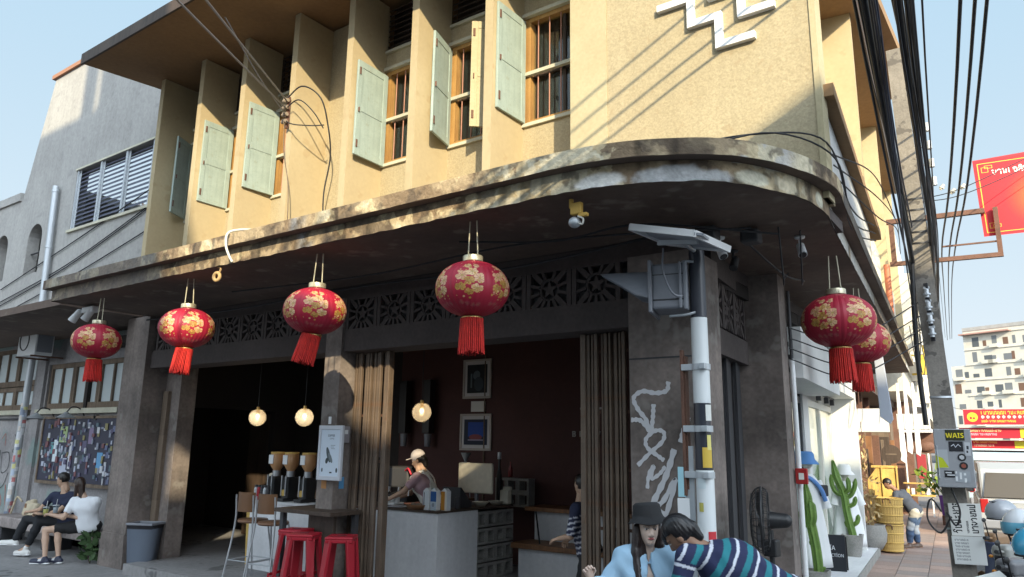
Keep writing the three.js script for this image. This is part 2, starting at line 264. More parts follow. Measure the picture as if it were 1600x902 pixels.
// ---------------------------------------------------------------- the corner shophouse
const FX = [-12.31, -11.05, -9.84, -8.59, -7.37, -6.14, -4.93], ZF = -6.3, ZW = -6.95;
const house = thing('corner_shophouse', 'old yellow corner shophouse with deep fins, green shutters and a curved canopy', 'building', [-7, 0, ZF]);
{
  const H = house, w = (n, g, m, l) => wpart(H, n, g, m, l);
  // closed shell of the upper floor
  w('rear_wall', bx(-12.3, -3.5, 0, 8.3, -16.3, -16), M.grey);
  w('party_wall', bx(-12.31, -12.19, 3.9, 8.3, -16, ZW - 0.001), M.pale);
  w('upper_floor', bx(-12.3, -2.6, 3.76, 3.9, -16, -6.45), M.beam);
  // plain end wall with its smooth pier
  w('plain_wall', bx(-3.3, -1.25, 4.0, 9.4, ZF - 0.28, ZF), M.stucco);
  w('pier', bx(-3.74, -3.302, 4.0, 8.27, ZW, ZF + 0.012), M.pale);
  w('corner_strip', bx(-1.285, -1.235, 4.0, 9.4, ZF - 0.2, ZF + 0.014), M.pale);
  // fins
  for (const x of FX) w('fin', bx(x, x + 0.12, 4.0, 8.285, ZW, ZF), M.yellow);
  // eave
  {
    const prof = [[-5.12, 8.195], [-5.12, 8.35], [-6.3, 8.47], [-16.2, 9.3], [-16.2, 9.12], [-6.3, 8.29]]; // z, y
    const g = ext(prof.map(([z, y]) => [-z, y]), 11.35);
    w('eave', g.applyMatrix4(new THREE.Matrix4().set(0, 0, 1, 0, 0, 1, 0, 0, -1, 0, 0, 0, 0, 0, 0, 1)).translate(-12.7, 0, 0), M.soffit);
  }
  w('eave_fascia', bx(-12.72, -1.34, 8.18, 8.37, -5.12, -5.085), M.darkwood);
  // wall behind the fins: sills, heads and windows
  for (let k = 0; k < 7; k++) {
    const x0 = FX[k] + 0.12, x1 = k < 6 ? FX[k + 1] : -3.74;
    if (k === 3) { w('bay_wall', bx(x0, x1, 3.9, 8.3, ZW - 0.15, ZW), M.stucco); continue; }
    w('spandrel', bx(x0, x1, 3.9, 5.74, ZW - 0.15, ZW), M.stucco);
    w('window_sill', bx(x0, x1, 5.741, 5.785, ZW - 0.15, ZW + 0.035), M.sill);
    w('window_head', bx(x0, x1, 7.27, 7.5, ZW - 0.15, ZW), M.stucco);
    w('head_ledge', bx(x0, x1, 7.501, 7.545, ZW - 0.15, ZW + 0.04), M.sill);
    w('window_ledge', bx(x0, x1, 7.22, 7.269, ZW - 0.15, ZW + 0.045), M.sill);
    const vent = [bx(x0, x1, 7.546, 8.3, ZW - 0.15, ZW - 0.12)];
    for (let i = 0; i < 8; i++) vent.push(bx(x0, x1, 0, 0.012, -0.09, 0).rotateX(0.6).translate(0, 7.62 + i * 0.085, ZW - 0.02));
    w('roof_vent', vent, M.darkwood);
    const win = w('window', [bx(x0, x0 + 0.1, 5.786, 7.219, ZW - 0.12, ZW - 0.01), bx(x1 - 0.07, x1, 5.786, 7.219, ZW - 0.12, ZW - 0.01), bx(x0 + 0.1, x1 - 0.07, 7.16, 7.219, ZW - 0.12, ZW - 0.01), bx(x0 + 0.1, x1 - 0.07, 5.786, 5.83, ZW - 0.12, ZW - 0.01)], M.orangewood);
    const inW = (n, g, m) => wpart(win, n, g, m);
    inW('mid_rail', bx(x0 + 0.02, x1 - 0.02, 6.42, 6.465, ZW - 0.02, ZW + 0.03), M.sill);
    for (let i = 0; i < 5; i++) inW('security_bar', rod([x0 + 0.2 + i * 0.165, 5.83, ZW - 0.03], [x0 + 0.2 + i * 0.165, 7.16, ZW - 0.03], 0.008, 0.008, 6), M.bar);
    inW('mullion', [bx(x0 + 0.53, x0 + 0.57, 5.83, 7.16, ZW - 0.11, ZW - 0.07), bx(x0 + 0.1, x1 - 0.07, 6.42, 6.46, ZW - 0.11, ZW - 0.07)], M.darkwood);
    inW('pane', bx(x0 + 0.1, x1 - 0.07, 5.83, 7.16, ZW - 0.095, ZW - 0.089), M.glass);
    inW('curtain', bx(x0 + 0.1, x1 - 0.07, 5.8, 7.2, ZW - 0.4, ZW - 0.39), M.darkwall);
  }
  // shutters, hinge line then free edge
  const shutter = (hx, hz, fx, fz, y0, y1, m) => {
    const d = V(fx - hx, 0, fz - hz), L = d.length(), a = Math.atan2(-d.z, d.x), t = 0.034, hh = y1 - y0;
    const put = (g) => g.rotateY(a).translate(hx, y0, hz);
    const s = w('shutter', [put(rb(0.085, hh, t, 0.006, 0.043, hh / 2, 0)), put(rb(0.085, hh, t, 0.006, L - 0.043, hh / 2, 0)), ...[0.05, hh * 0.5, hh - 0.05].map((y) => put(rb(L - 0.17, 0.1, t - 0.002, 0.005, L / 2, y, 0)))], m);
    for (const [a0, a1] of [[0.1, hh * 0.5 - 0.05], [hh * 0.5 + 0.05, hh - 0.1]]) {
      wpart(s, 'shutter_panel', put(bx(0.085, L - 0.085, a0, a1, -0.009, 0.009)), m);
      wpart(s, 'moulding', [put(bx(0.085, L - 0.085, a1 - 0.012, a1, 0.009, 0.02)), put(bx(0.085, L - 0.085, a0, a0 + 0.012, 0.009, 0.02))], m);
    }
    for (const y of [0.16, hh - 0.16]) wpart(s, 'hinge', [put(rb(0.03, 0.11, 0.012, 0.004, L - 0.035, y, 0.022)), put(rb(0.03, 0.11, 0.012, 0.004, L - 0.035, y, -0.022))], M.rust);
    wpart(s, 'latch', put(rb(0.015, 0.07, 0.03, 0.005, L - 0.04, hh * 0.47, 0.022)), M.rust);
    wpart(s, 'latch', put(rb(0.015, 0.07, 0.03, 0.005, L - 0.04, hh * 0.47, -0.022)), M.rust);
    return s;
  };
  const S = M.shutter;
  shutter(-4.78, ZW + 0.02, -4.79, -6.36, 5.79, 7.17, S);
  shutter(-5.99, ZW + 0.02, -5.84, -6.41, 5.77, 7.16, S);
  shutter(-7.19, ZW + 0.02, -7.17, -6.34, 5.74, 7.13, S);
  shutter(-9.66, ZW + 0.02, -9.69, -6.38, 5.78, 7.2, S);
  shutter(-10.91, ZW + 0.02, -10.91, -6.38, 5.78, 7.2, S);
  shutter(-12.16, ZW + 0.02, -11.92, -6.5, 5.8, 7.2, S);
  shutter(-4.98, ZW + 0.02, -5.38, -6.6, 5.78, 7.22, M.pale).userData.label = 'pale cream shutter leaf seen edge on';
  // zigzag relief in white strips
  const zig = (pts) => { const g = []; for (let i = 0; i + 1 < pts.length; i++) { const [a, b] = [pts[i], pts[i + 1]]; if (a[1] === b[1]) g.push(bx(Math.min(a[0], b[0]) - 0.035, Math.max(a[0], b[0]) + 0.035, a[1] - 0.035, a[1] + 0.035, ZF + 0.001, ZF + 0.055)); else g.push(bx(a[0] - 0.0345, a[0] + 0.0345, Math.min(a[1], b[1]) + 0.035, Math.max(a[1], b[1]) - 0.035, ZF + 0.001, ZF + 0.0545)); } w('zigzag_relief', g, M.whitep); };
  zig([[-2.67, 6.245], [-2.36, 6.245], [-2.36, 5.965], [-2.09, 5.965], [-2.09, 5.66], [-1.79, 5.66]]);
  zig([[-2.15, 6.19], [-1.87, 6.19], [-1.87, 5.91], [-1.6, 5.91]]);

  // canopy: plan of its outer edge from the left end round the corner
  const edge = [[-11.6, -4.72]]; for (let x = -11.2; x < -3; x += 0.4) edge.push([x, -4.72]);
  edge.push([-2.95, -4.722], [-2.72, -4.74], [-2.5, -4.775], [-2.27, -4.845], [-2.05, -4.95], [-1.85, -5.07], [-1.66, -5.26], [-1.49, -5.54], [-1.36, -5.88], [-1.285, -6.3]);
  for (let u = 0.4; u < 15.5; u += 0.4) { const p = Bp(u, 0, 1.165); edge.push([p[0], p[2]]); }
  const cr = new THREE.CatmullRomCurve3(edge.map(([x, z]) => V(x, 0, z)), false, 'centripetal'), N = 340, path = [];
  for (let i = 0; i <= N; i++) { const p = cr.getPointAt(i / N), t = cr.getTangentAt(i / N); path.push([p.x, p.z, t.z, -t.x, cr.getLength() * i / N]); }
  // outward normal is (-t.z, t.x) turned to face the street
  const off = (q, d) => [q[0] - q[2] * d, q[1] - q[3] * d];
  const slab = (y0, y1, d, inset) => { const o = path.map((q) => off(q, d)), b1 = Bp(15.4, 0, -0.05); const P = [...o, [b1[0], b1[2]], Bp(0, 0, -0.05).filter((_, i) => i !== 1), [-11.6 + inset, ZF - 0.02]]; return ext(P.map(([x, z]) => [x, -z]), y1 - y0).rotateX(-Math.PI / 2).translate(0, y0, 0); };
  const strip = (y0, y1, d, seed, jag) => {
    const pos = [], uv = [], r = rng(seed), jb = path.map(() => jag * (r() - 0.3));
    for (let i = 1; i < jb.length - 1; i++) jb[i] = (jb[i - 1] + jb[i] * 2) / 3;
    for (let i = 0; i < N; i++) { const a = off(path[i], d), b = off(path[i + 1], d), s = path[i][4], t = path[i + 1][4], ya = y0 + jb[i], yb = y0 + jb[i + 1];
      const q = [[a, ya, s, 0], [b, yb, t, 0], [b, y1, t, 1], [a, ya, s, 0], [b, y1, t, 1], [a, y1, s, 1]];
      for (const [p, y, uu, vv] of q) { pos.push(p[0], y, p[1]); uv.push(uu / 16, (y - 3.8) / 0.42); } }
    const g = new THREE.BufferGeometry(); g.setAttribute('position', new THREE.Float32BufferAttribute(pos, 3)); g.setAttribute('uv', new THREE.Float32BufferAttribute(uv, 2)); g.computeVertexNormals(); return keep(g);
  };
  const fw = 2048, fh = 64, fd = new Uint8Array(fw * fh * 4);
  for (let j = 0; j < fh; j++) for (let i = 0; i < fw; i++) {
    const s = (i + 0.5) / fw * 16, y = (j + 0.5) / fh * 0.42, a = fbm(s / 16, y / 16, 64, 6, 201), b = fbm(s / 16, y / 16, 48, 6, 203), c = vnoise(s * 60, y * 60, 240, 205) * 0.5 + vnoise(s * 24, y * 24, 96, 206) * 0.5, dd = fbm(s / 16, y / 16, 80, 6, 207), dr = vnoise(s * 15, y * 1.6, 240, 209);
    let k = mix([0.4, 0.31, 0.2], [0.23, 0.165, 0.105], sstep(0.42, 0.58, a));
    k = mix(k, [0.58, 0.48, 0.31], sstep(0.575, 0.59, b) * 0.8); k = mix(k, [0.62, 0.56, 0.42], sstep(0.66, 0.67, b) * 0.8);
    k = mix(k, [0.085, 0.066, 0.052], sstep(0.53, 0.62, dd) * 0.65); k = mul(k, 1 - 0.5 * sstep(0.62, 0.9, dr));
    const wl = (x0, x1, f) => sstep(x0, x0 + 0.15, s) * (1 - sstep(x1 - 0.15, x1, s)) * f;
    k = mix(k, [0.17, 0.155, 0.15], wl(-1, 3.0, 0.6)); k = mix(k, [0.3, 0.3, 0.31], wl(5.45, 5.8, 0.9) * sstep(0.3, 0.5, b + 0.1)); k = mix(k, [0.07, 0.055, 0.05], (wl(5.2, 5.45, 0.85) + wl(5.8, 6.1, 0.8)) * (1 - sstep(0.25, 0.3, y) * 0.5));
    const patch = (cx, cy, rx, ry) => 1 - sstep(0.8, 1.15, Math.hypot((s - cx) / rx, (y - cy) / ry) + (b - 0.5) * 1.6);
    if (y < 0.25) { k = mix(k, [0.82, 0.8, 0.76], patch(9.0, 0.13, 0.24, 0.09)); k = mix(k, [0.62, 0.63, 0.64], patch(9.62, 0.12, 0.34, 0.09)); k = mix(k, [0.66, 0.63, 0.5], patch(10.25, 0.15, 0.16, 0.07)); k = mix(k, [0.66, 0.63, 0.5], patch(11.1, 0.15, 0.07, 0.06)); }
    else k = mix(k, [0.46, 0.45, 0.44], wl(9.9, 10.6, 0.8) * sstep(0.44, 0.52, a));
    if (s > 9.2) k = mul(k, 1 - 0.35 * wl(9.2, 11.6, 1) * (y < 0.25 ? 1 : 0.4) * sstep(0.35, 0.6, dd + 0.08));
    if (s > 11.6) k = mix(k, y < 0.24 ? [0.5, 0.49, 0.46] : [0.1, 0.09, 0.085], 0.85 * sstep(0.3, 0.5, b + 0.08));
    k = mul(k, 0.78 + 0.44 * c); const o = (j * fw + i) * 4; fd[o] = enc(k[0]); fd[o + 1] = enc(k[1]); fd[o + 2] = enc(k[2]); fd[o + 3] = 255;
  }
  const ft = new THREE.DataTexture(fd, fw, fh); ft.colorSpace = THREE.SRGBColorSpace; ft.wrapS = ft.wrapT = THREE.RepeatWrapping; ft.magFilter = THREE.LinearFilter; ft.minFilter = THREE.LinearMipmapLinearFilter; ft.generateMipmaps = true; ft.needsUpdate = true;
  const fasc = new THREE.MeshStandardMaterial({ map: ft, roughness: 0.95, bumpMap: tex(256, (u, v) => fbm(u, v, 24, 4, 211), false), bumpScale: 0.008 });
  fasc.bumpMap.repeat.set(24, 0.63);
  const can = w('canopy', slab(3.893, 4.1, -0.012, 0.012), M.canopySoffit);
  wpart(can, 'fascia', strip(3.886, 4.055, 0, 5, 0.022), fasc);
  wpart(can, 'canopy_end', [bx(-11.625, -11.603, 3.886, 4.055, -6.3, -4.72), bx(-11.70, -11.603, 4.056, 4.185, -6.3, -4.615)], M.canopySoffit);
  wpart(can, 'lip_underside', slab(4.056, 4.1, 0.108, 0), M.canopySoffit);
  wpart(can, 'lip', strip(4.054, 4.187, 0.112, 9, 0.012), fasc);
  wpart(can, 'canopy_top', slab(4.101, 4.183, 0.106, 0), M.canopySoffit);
  w('bay_floor', bx(-12.3, -1.3, 3.9, 4.0, -7.1, ZF - 0.021), M.beam);
  // lintel, beam and columns of the ground floor
  w('lintel', [bx(-12.3, -2.45, 3.735, 3.893, -6.6, ZF - 0.03)], M.beam);
  w('beam', bx(-12.3, -3.112, 3.055, 3.3, -6.7, ZF - 0.005), M.beam);
  w('corner_column', [bx(-3.11, -2.45, 0, 3.734, -6.95, ZF)], M.column);
  wpart(H.children.at(-1), 'joint', bx(-3.108, -2.452, 2.735, 2.75, ZF, ZF + 0.004), M.dark);
  w('middle_column', [bx(-7.37, -7.08, 0, 3.734, -6.6, ZF + 0.03)], M.column);
  const c1 = w('end_column', [bx(-12.3, -11.62, 0.25, 3.9, -6.85, -6.22), bx(-11.62, -11.2, 0, 3.9, -6.9, -6.62)], M.column);
  { const g = ext([[-12.32, 0], [-11.58, 0], [-11.62, 0.5], [-12.3, 0.5]], 0.68).translate(0, 0, -6.88); wpart(c1, 'column_foot', g, M.column); wpart(c1, 'timber_post', bx(-11.58, -11.44, 0, 2.7, -6.62, -6.56), M.oldwood); }
  // old cables slung under the canopy soffit
  for (const [p, r] of [[[[-11.5, 3.8, -6.1], [-9, 3.74, -6.05], [-6.5, 3.8, -6.1], [-4.2, 3.72, -6.0], [-2.4, 3.8, -5.9]], 0.014], [[[-8.5, 3.85, -5.6], [-6, 3.8, -5.7], [-4, 3.84, -5.65], [-2.6, 3.76, -5.7], [-1.9, 3.84, -6.3]], 0.01], [[[-4.4, 3.85, -5.3], [-3.4, 3.76, -5.5], [-2.7, 3.82, -5.6], [-1.7, 3.78, -6.4]], 0.01], [[Bp(0.2, 3.84, 0.4), Bp(1.4, 3.72, 0.55), Bp(2.4, 3.84, 0.6)], 0.012], [[Bp(0.3, 3.86, 0.9), Bp(0.9, 3.5, 0.8), Bp(1.6, 3.86, 0.7)], 0.008], [[Bp(0.1, 3.86, 0.75), Bp(0.5, 3.45, 0.7), Bp(1.1, 3.6, 0.6), Bp(2.0, 3.86, 0.5)], 0.008]]) w('soffit_cable', tube(p, r, 40, 5), M.cable);
  w('junction_box', rb(0.2, 0.12, 0.16, 0.02, -2.25, 3.8, -6.15), M.dark); w('junction_box', rb(0.16, 0.12, 0.16, 0.02, -1.95, 3.8, -6.45), M.dark);
  // openwork frieze
  w('frieze_backing', bx(-12.3, -2.46, 3.301, 3.734, -6.62, -6.56), M.dark);
  w('frieze_sill', bx(-11.6, -3.112, 3.3, 3.335, -6.56, ZF - 0.012), M.beam);
  const motif = (() => { // one openwork sunburst
    const g = [], z0 = -0.025;
    g.push(new THREE.TorusGeometry(0.108, 0.016, 6, 28));
    const star = []; for (let i = 0; i < 10; i++) { const a = Math.PI / 2 + i * Math.PI / 5, r = i % 2 ? 0.038 : 0.098; star.push([r * Math.cos(a), r * Math.sin(a)]); } g.push(ext(star, 0.03, 0.004).translate(0, 0, z0));
    for (const [x, y] of [[-0.2, -0.19], [-0.09, -0.19], [0, -0.19], [0.09, -0.19], [0.2, -0.19], [-0.23, -0.06], [0.23, -0.06], [-0.23, 0.06], [0.23, 0.06], [-0.2, 0.19], [0.2, 0.19], [-0.08, 0.19], [0.08, 0.19]]) { const d = Math.hypot(x, y); g.push(bar([x / d * 0.115, y / d * 0.115, 0], [x, y, 0], Math.abs(y) > 0.1 && Math.abs(x) > 0.15 ? 0.055 : 0.03, 0.045, V(0, 0, 1))); }
    g.push(bx(-0.272, -0.222, -0.2, 0.2, -0.03, 0.03), bx(0.222, 0.272, -0.2, 0.2, -0.03, 0.03)); return mg(g);
  })();
  const fz = w('frieze', bx(-11.6, -3.112, 3.706, 3.734, -6.56, ZF - 0.012), M.beam);
  for (let i = 0; i < 15; i++) { if (i === 7) continue; const m = part(fz, 'sunburst_panel', motif, M.beam); m.position.set(-3.47 - i * 0.555 + 7, 3.52, -0.04); }
  // side street: columns, beam, walls
  w('side_column', [bb(2.09, 2.5, 0, 3.892, -0.3, 0.36)], M.column);
  w('side_beam', bb(0.665, 2.089, 2.855, 3.12, -0.3, -0.002), M.beam);
  w('side_lintel', bb(0.665, 2.089, 3.64, 3.892, -0.3, -0.004), M.beam);
  w('side_frieze_backing', bb(0.665, 2.089, 3.121, 3.639, -0.3, -0.1), M.dark);
  { const g = []; for (let i = 0; i < 3; i++) g.push(motif.clone().rotateY(Math.PI / 2).scale(1, 1.15, 0.85).translate(-0.05, 3.38, -(0.9 + i * 0.47)).applyMatrix4(MB)); w('side_frieze', g, M.beam); }
  w('side_wall', [bb(2.5, 10, 0, 3.9, -0.3, -0.12)], M.white);
  { const g = []; for (let i = 0; i < 7; i++) g.push(bb(0.7 + i * 0.2, 0.8 + i * 0.2, 0, 2.855, -0.12 + (i % 2) * 0.03, -0.09 + (i % 2) * 0.03)); g.push(bb(0.665, 2.089, 0, 2.855, -0.2, -0.18)); w('side_gate', g, M.dark); }
  // side street: upper floor
  w('side_spandrel', bb(0.17, 4.45, 4.1, 4.94, 1.06, 1.195), M.white);
  w('side_ledge', [bb(-0.02, 5.2, 4.945, 5.06, 0.9, 1.3)], M.soffit);
  w('side_window_wall', bb(0.1, 14, 3.9, 8.6, 0.35, 0.5), M.yellow);
  for (const u of [4.45, 8.95, 13.3]) w('side_fin', bb(u, u + 0.14, 4.1, 8.25, 0.5, 1.19), M.yellow);
  w('side_eave', bb(0.06, 13.6, 8.25, 8.42, 0.3, 1.28), M.soffit);
  w('side_eave_fascia', bb(0.06, 13.6, 8.24, 8.44, 1.281, 1.31), M.darkwood);
  w('side_spandrel', bb(4.6, 13.3, 4.1, 5.6, 0.51, 1.05), M.cream);
  w('rain_pipe', tube([Bp(7.6, 5.1, 1.22), Bp(7.6, 4.6, 1.22), Bp(7.62, 4.1, 1.22)], 0.05, 8, 8), plain(0.5, 0.16, 0.08, 0.6));
  // interior
  w('shop_floor', [bx(-11.2, -2.5, 0.0, 0.15, -9.7, -6.02), bx(-15, -11.2, 0.0, 0.146, -9.7, -6.95)], M.floor);
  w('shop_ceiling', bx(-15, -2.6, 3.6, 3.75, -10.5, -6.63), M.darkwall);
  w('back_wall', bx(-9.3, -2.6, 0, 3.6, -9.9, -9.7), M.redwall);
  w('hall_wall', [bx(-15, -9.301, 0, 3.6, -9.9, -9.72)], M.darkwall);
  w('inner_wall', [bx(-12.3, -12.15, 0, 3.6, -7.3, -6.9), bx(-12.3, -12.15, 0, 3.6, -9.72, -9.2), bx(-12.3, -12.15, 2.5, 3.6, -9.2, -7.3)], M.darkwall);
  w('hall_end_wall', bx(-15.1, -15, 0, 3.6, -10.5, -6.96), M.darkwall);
  w('door_leaf', bx(-12.95, -12.32, 0.16, 2.45, -9.27, -9.22), M.darkwood);
  
}
// ---------------------------------------------------------------- the neighbour on the left
{
  const t = thing('grey_shophouse', 'grey concrete shophouse with louvred window and arches left of the yellow one', 'building', [-16, 0, ZW]);
  const w = (n, g, m, l) => wpart(t, n, g, m, l);
  const arch = (x0, x1, y0, y1) => { const r = (x1 - x0) / 2, p = [[x0, y0], [x1, y0]]; for (let i = 0; i <= 10; i++) p.push([(x0 + x1) / 2 + r * Math.cos(i * Math.PI / 10), y1 - r + r * Math.sin(i * Math.PI / 10)]); return p; };
  const win = [[-16.74, 6.33], [-12.6, 6.33], [-12.6, 7.7], [-16.74, 7.7]], A1 = arch(-18.78, -18.06, 5.58, 6.76), A2 = arch(-20.6, -19.88, 5.58, 6.76);
  w('upper_wall', ext([[-28, 4], [-12.33, 4], [-12.33, 10.42], [-18.56, 10.42], [-19.42, 7.5], [-28, 7.5]], 0.25, 0, [win, A1, A2]).translate(0, 0, ZW - 0.25), M.grey);
  w('wall_cap', [bx(-18.66, -12.33, 10.421, 10.52, ZW - 0.3, ZW + 0.06)], plain(0.32, 0.16, 0.1, 0.9)); w('wall_cap', [bx(-28, -19.46, 7.501, 7.7, ZW - 0.3, ZW + 0.05)], M.grey);
  w('side_wall', bx(-12.6, -12.34, 3.94, 10.4, -16, ZW - 0.26), M.grey);
  w('balcony_back', bx(-28, -17.2, 4, 7.4, ZW - 2.6, ZW - 2.4), M.grey); w('balcony_ceiling', bx(-28, -17.2, 7.3, 7.45, ZW - 2.4, ZW - 0.26), M.grey);
  w('room_back', bx(-17.1, -12.62, 4, 10.3, ZW - 2.6, ZW - 2.4), M.darkwall);
  for (const x of [-19.2, -18.4]) w('balcony_rail', [rod([x - 0.9, 6.1, ZW - 0.12], [x + 0.3, 6.1, ZW - 0.12], 0.02)], M.dark);
  const lw = w('louvre_window', [bx(-16.78, -12.6, 6.27, 6.328, ZW - 0.05, ZW + 0.05), bx(-16.78, -12.6, 7.701, 7.74, ZW - 0.2, ZW + 0.02)], M.sill);
  const slat = bx(-0.5, 0.5, -0.043, 0.043, -0.003, 0.003).rotateX(-0.55), lm = plain(0.1, 0.105, 0.15, 0.35);
  for (let s = 0; s < 4; s++) {
    const x0 = -16.72 + s * 1.04;
    wpart(lw, 'window_post', [bx(x0 - 0.035, x0 + 0.035, 6.33, 7.7, ZW - 0.08, ZW - 0.01), bx(x0 + 0.0355, x0 + 0.1, 6.33, 7.7, ZW - 0.05, ZW - 0.04)], M.galv);
    for (let i = 0; i < 14; i++) { const m = part(lw, 'louvre_slat', slat, lm); m.position.set(x0 + 0.53 + 16, 6.385 + i * 0.095, -0.07); }
  }
  w('rain_pipe', [rod([-17.45, 7.45, ZW + 0.1], [-17.24, 4.02, ZW + 0.1], 0.065, 0.065, 12), rod([-17.44, 7.3, ZW + 0.1], [-17.445, 7.36, ZW + 0.1], 0.075, 0.075, 12), rod([-17.36, 6, ZW + 0.1], [-17.365, 6.06, ZW + 0.1], 0.075, 0.075, 12)], M.galv);
  const cabs = [[[-19.8, 5.35], [-16, 6.1], [-12.5, 6.85]], [[-20, 5.0], [-16.5, 5.55], [-12.5, 6.55]], [[-20, 4.9], [-16.5, 5.5], [-12.5, 6.5]], [[-19.6, 4.7], [-16, 5.3], [-12.5, 6.0]], [[-14.8, 4.6], [-13.6, 5.1], [-12.4, 5.9]]];
  for (const c of cabs) w('wall_cable', tube(c.map(([x, y]) => [x, y, ZW + 0.03]), 0.012, 20, 5), M.cable);
  // ground floor
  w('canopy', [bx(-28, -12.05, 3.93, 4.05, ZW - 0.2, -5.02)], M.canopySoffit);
  w('ground_wall', ext([[-28, 0], [-12.33, 0], [-12.33, 3.93], [-28, 3.93]], 0.3, 0, [[[-16.72, 2.5], [-13.62, 2.5], [-13.62, 3.42], [-16.72, 3.42]], [[-23, 2.5], [-17.2, 2.5], [-17.2, 3.86], [-23, 3.86]]]).translate(0, 0, ZW - 0.3), M.graf);
  w('pilaster', bx(-17.18, -16.78, 0, 3.9, ZW, ZW + 0.06), M.graf);
  w('window_ledge', [bx(-16.8, -13.5, 2.4, 2.495, ZW - 0.05, ZW + 0.14)], M.sill); w('window_ledge', [bx(-24, -17.3, 2.4, 2.495, ZW - 0.05, ZW + 0.12)], M.sill);
  const casement = (x0, x1, y0, y1) => {
    const f = w('casement', [bx(x0, x0 + 0.07, y0, y1, ZW - 0.12, ZW - 0.04), bx(x1 - 0.07, x1, y0, y1, ZW - 0.12, ZW - 0.04), bx(x0 + 0.07, x1 - 0.07, y1 - 0.09, y1, ZW - 0.12, ZW - 0.04), bx(x0 + 0.07, x1 - 0.07, y0, y0 + 0.12, ZW - 0.12, ZW - 0.04), bx((x0 + x1) / 2 - 0.025, (x0 + x1) / 2 + 0.025, y0 + 0.12, y1 - 0.09, ZW - 0.115, ZW - 0.045)], M.oldwood);
    wpart(f, 'pane', bx(x0 + 0.07, (x0 + x1) / 2 - 0.025, y0 + 0.12, y1 - 0.09, ZW - 0.09, ZW - 0.085), M.frost); wpart(f, 'pane', bx((x0 + x1) / 2 + 0.025, x1 - 0.07, y0 + 0.12, y1 - 0.09, ZW - 0.09, ZW - 0.085), M.frost);
  };
  for (let i = 0; i < 3; i++) casement(-16.71 + i * 1.03, -15.69 + i * 1.03, 2.5, 3.42);
  for (let i = 0; i < 5; i++) { casement(-22.9 + i * 1.14, -21.77 + i * 1.14, 2.5, 3.0); casement(-22.9 + i * 1.14, -21.77 + i * 1.14, 3.02, 3.86); }
  w('room_back', bx(-28, -15.15, 0, 3.9, ZW - 1.6, ZW - 1.5), M.cream);
  w('conduit', [rod([-24, 2.3, ZW + 0.05], [-12.4, 2.33, ZW + 0.05], 0.018), rb(0.1, 0.1, 0.06, 0.01, -15.9, 2.32, ZW + 0.05), rb(0.1, 0.1, 0.06, 0.01, -14.4, 2.32, ZW + 0.05)], M.dark);
  // graffiti tags in dark paint
  const tag = (L, m) => L.forEach(([p, wd], i) => w('graffiti_stroke', stroke(p, wd).translate(0, 0, ZW + 0.002 + i * 0.0015), m));
  tag([[[[-17.55, 1.9], [-17.6, 1.7], [-17.45, 1.75]], 0.03], [[[-17.9, 2.0], [-17.7, 1.8], [-17.9, 1.65], [-17.7, 1.6]], 0.03], [[[-18.4, 1.6], [-18.3, 1.2], [-18.0, 1.3], [-18.05, 1.6], [-18.4, 1.6]], 0.03], [[[-18.6, 1.2], [-18.3, 0.9], [-18.1, 0.95], [-17.95, 1.2]], 0.03], [[[-18.9, 1.7], [-18.7, 1.3], [-18.5, 1.65], [-18.55, 1.1]], 0.03]], M.dark);
  tag([[[[-18.3, 0.85], [-18.1, 0.6], [-18.2, 0.4]], 0.03], [[[-18.0, 0.95], [-17.85, 0.5], [-17.7, 0.8]], 0.03], [[[-18.5, 1.9], [-18.35, 2.0], [-18.3, 1.75]], 0.02]], plain(0.4, 0.1, 0.08, 0.9));
  tag([[[[-17.1, 1.5], [-17.0, 1.15], [-16.85, 1.55]], 0.025], [[[-16.95, 1.3], [-17.1, 0.8], [-16.8, 1.0]], 0.025], [[[-17.1, 0.6], [-16.9, 0.75], [-16.95, 0.4], [-16.75, 0.6], [-16.6, 0.35]], 0.025], [[[-16.7, 0.7], [-16.5, 0.5], [-16.75, 0.3]], 0.025]], M.dark);
  tag([[[[-13.3, 0.9], [-13.2, 0.6], [-13.1, 0.95]], 0.035], [[[-13.05, 0.9], [-13.0, 0.55], [-12.85, 0.9]], 0.035], [[[-13.3, 0.5], [-12.8, 0.6]], 0.035]], M.greyp);
  // the sticker-covered drain pipe
  const dp = thing('drain_pipe', 'vertical drain pipe covered in pale stickers beside the graffiti wall', 'pipe', [-17.25, 0, ZW + 0.16]);
  wpart(dp, 'pipe', [rod([-17.3, 0, ZW + 0.16], [-17.2, 3.9, ZW + 0.16], 0.07, 0.07, 14)], M.galv);
  const r = rng(5), cols = [[0.7, 0.72, 0.75], [0.5, 0.58, 0.7], [0.65, 0.6, 0.55], [0.25, 0.3, 0.4], [0.7, 0.68, 0.3], [0.55, 0.2, 0.2], [0.75, 0.75, 0.75]];
  for (let i = 0; i < 34; i++) { const y = 0.35 + i * 0.068, a = r() * 1.8 - 0.3, g = new THREE.CylinderGeometry(0.0715, 0.0715, 0.06 + r() * 0.08, 6, 1, true, a, 0.7 + r() * 0.8).translate(-17.3 + 0.1 * y / 3.9, y, ZW + 0.16); wpart(dp, numbered('sticker'), g, new THREE.MeshStandardMaterial({ color: rgb(...cols[Math.floor(r() * 7)]), roughness: 0.6, side: THREE.DoubleSide })); }
}
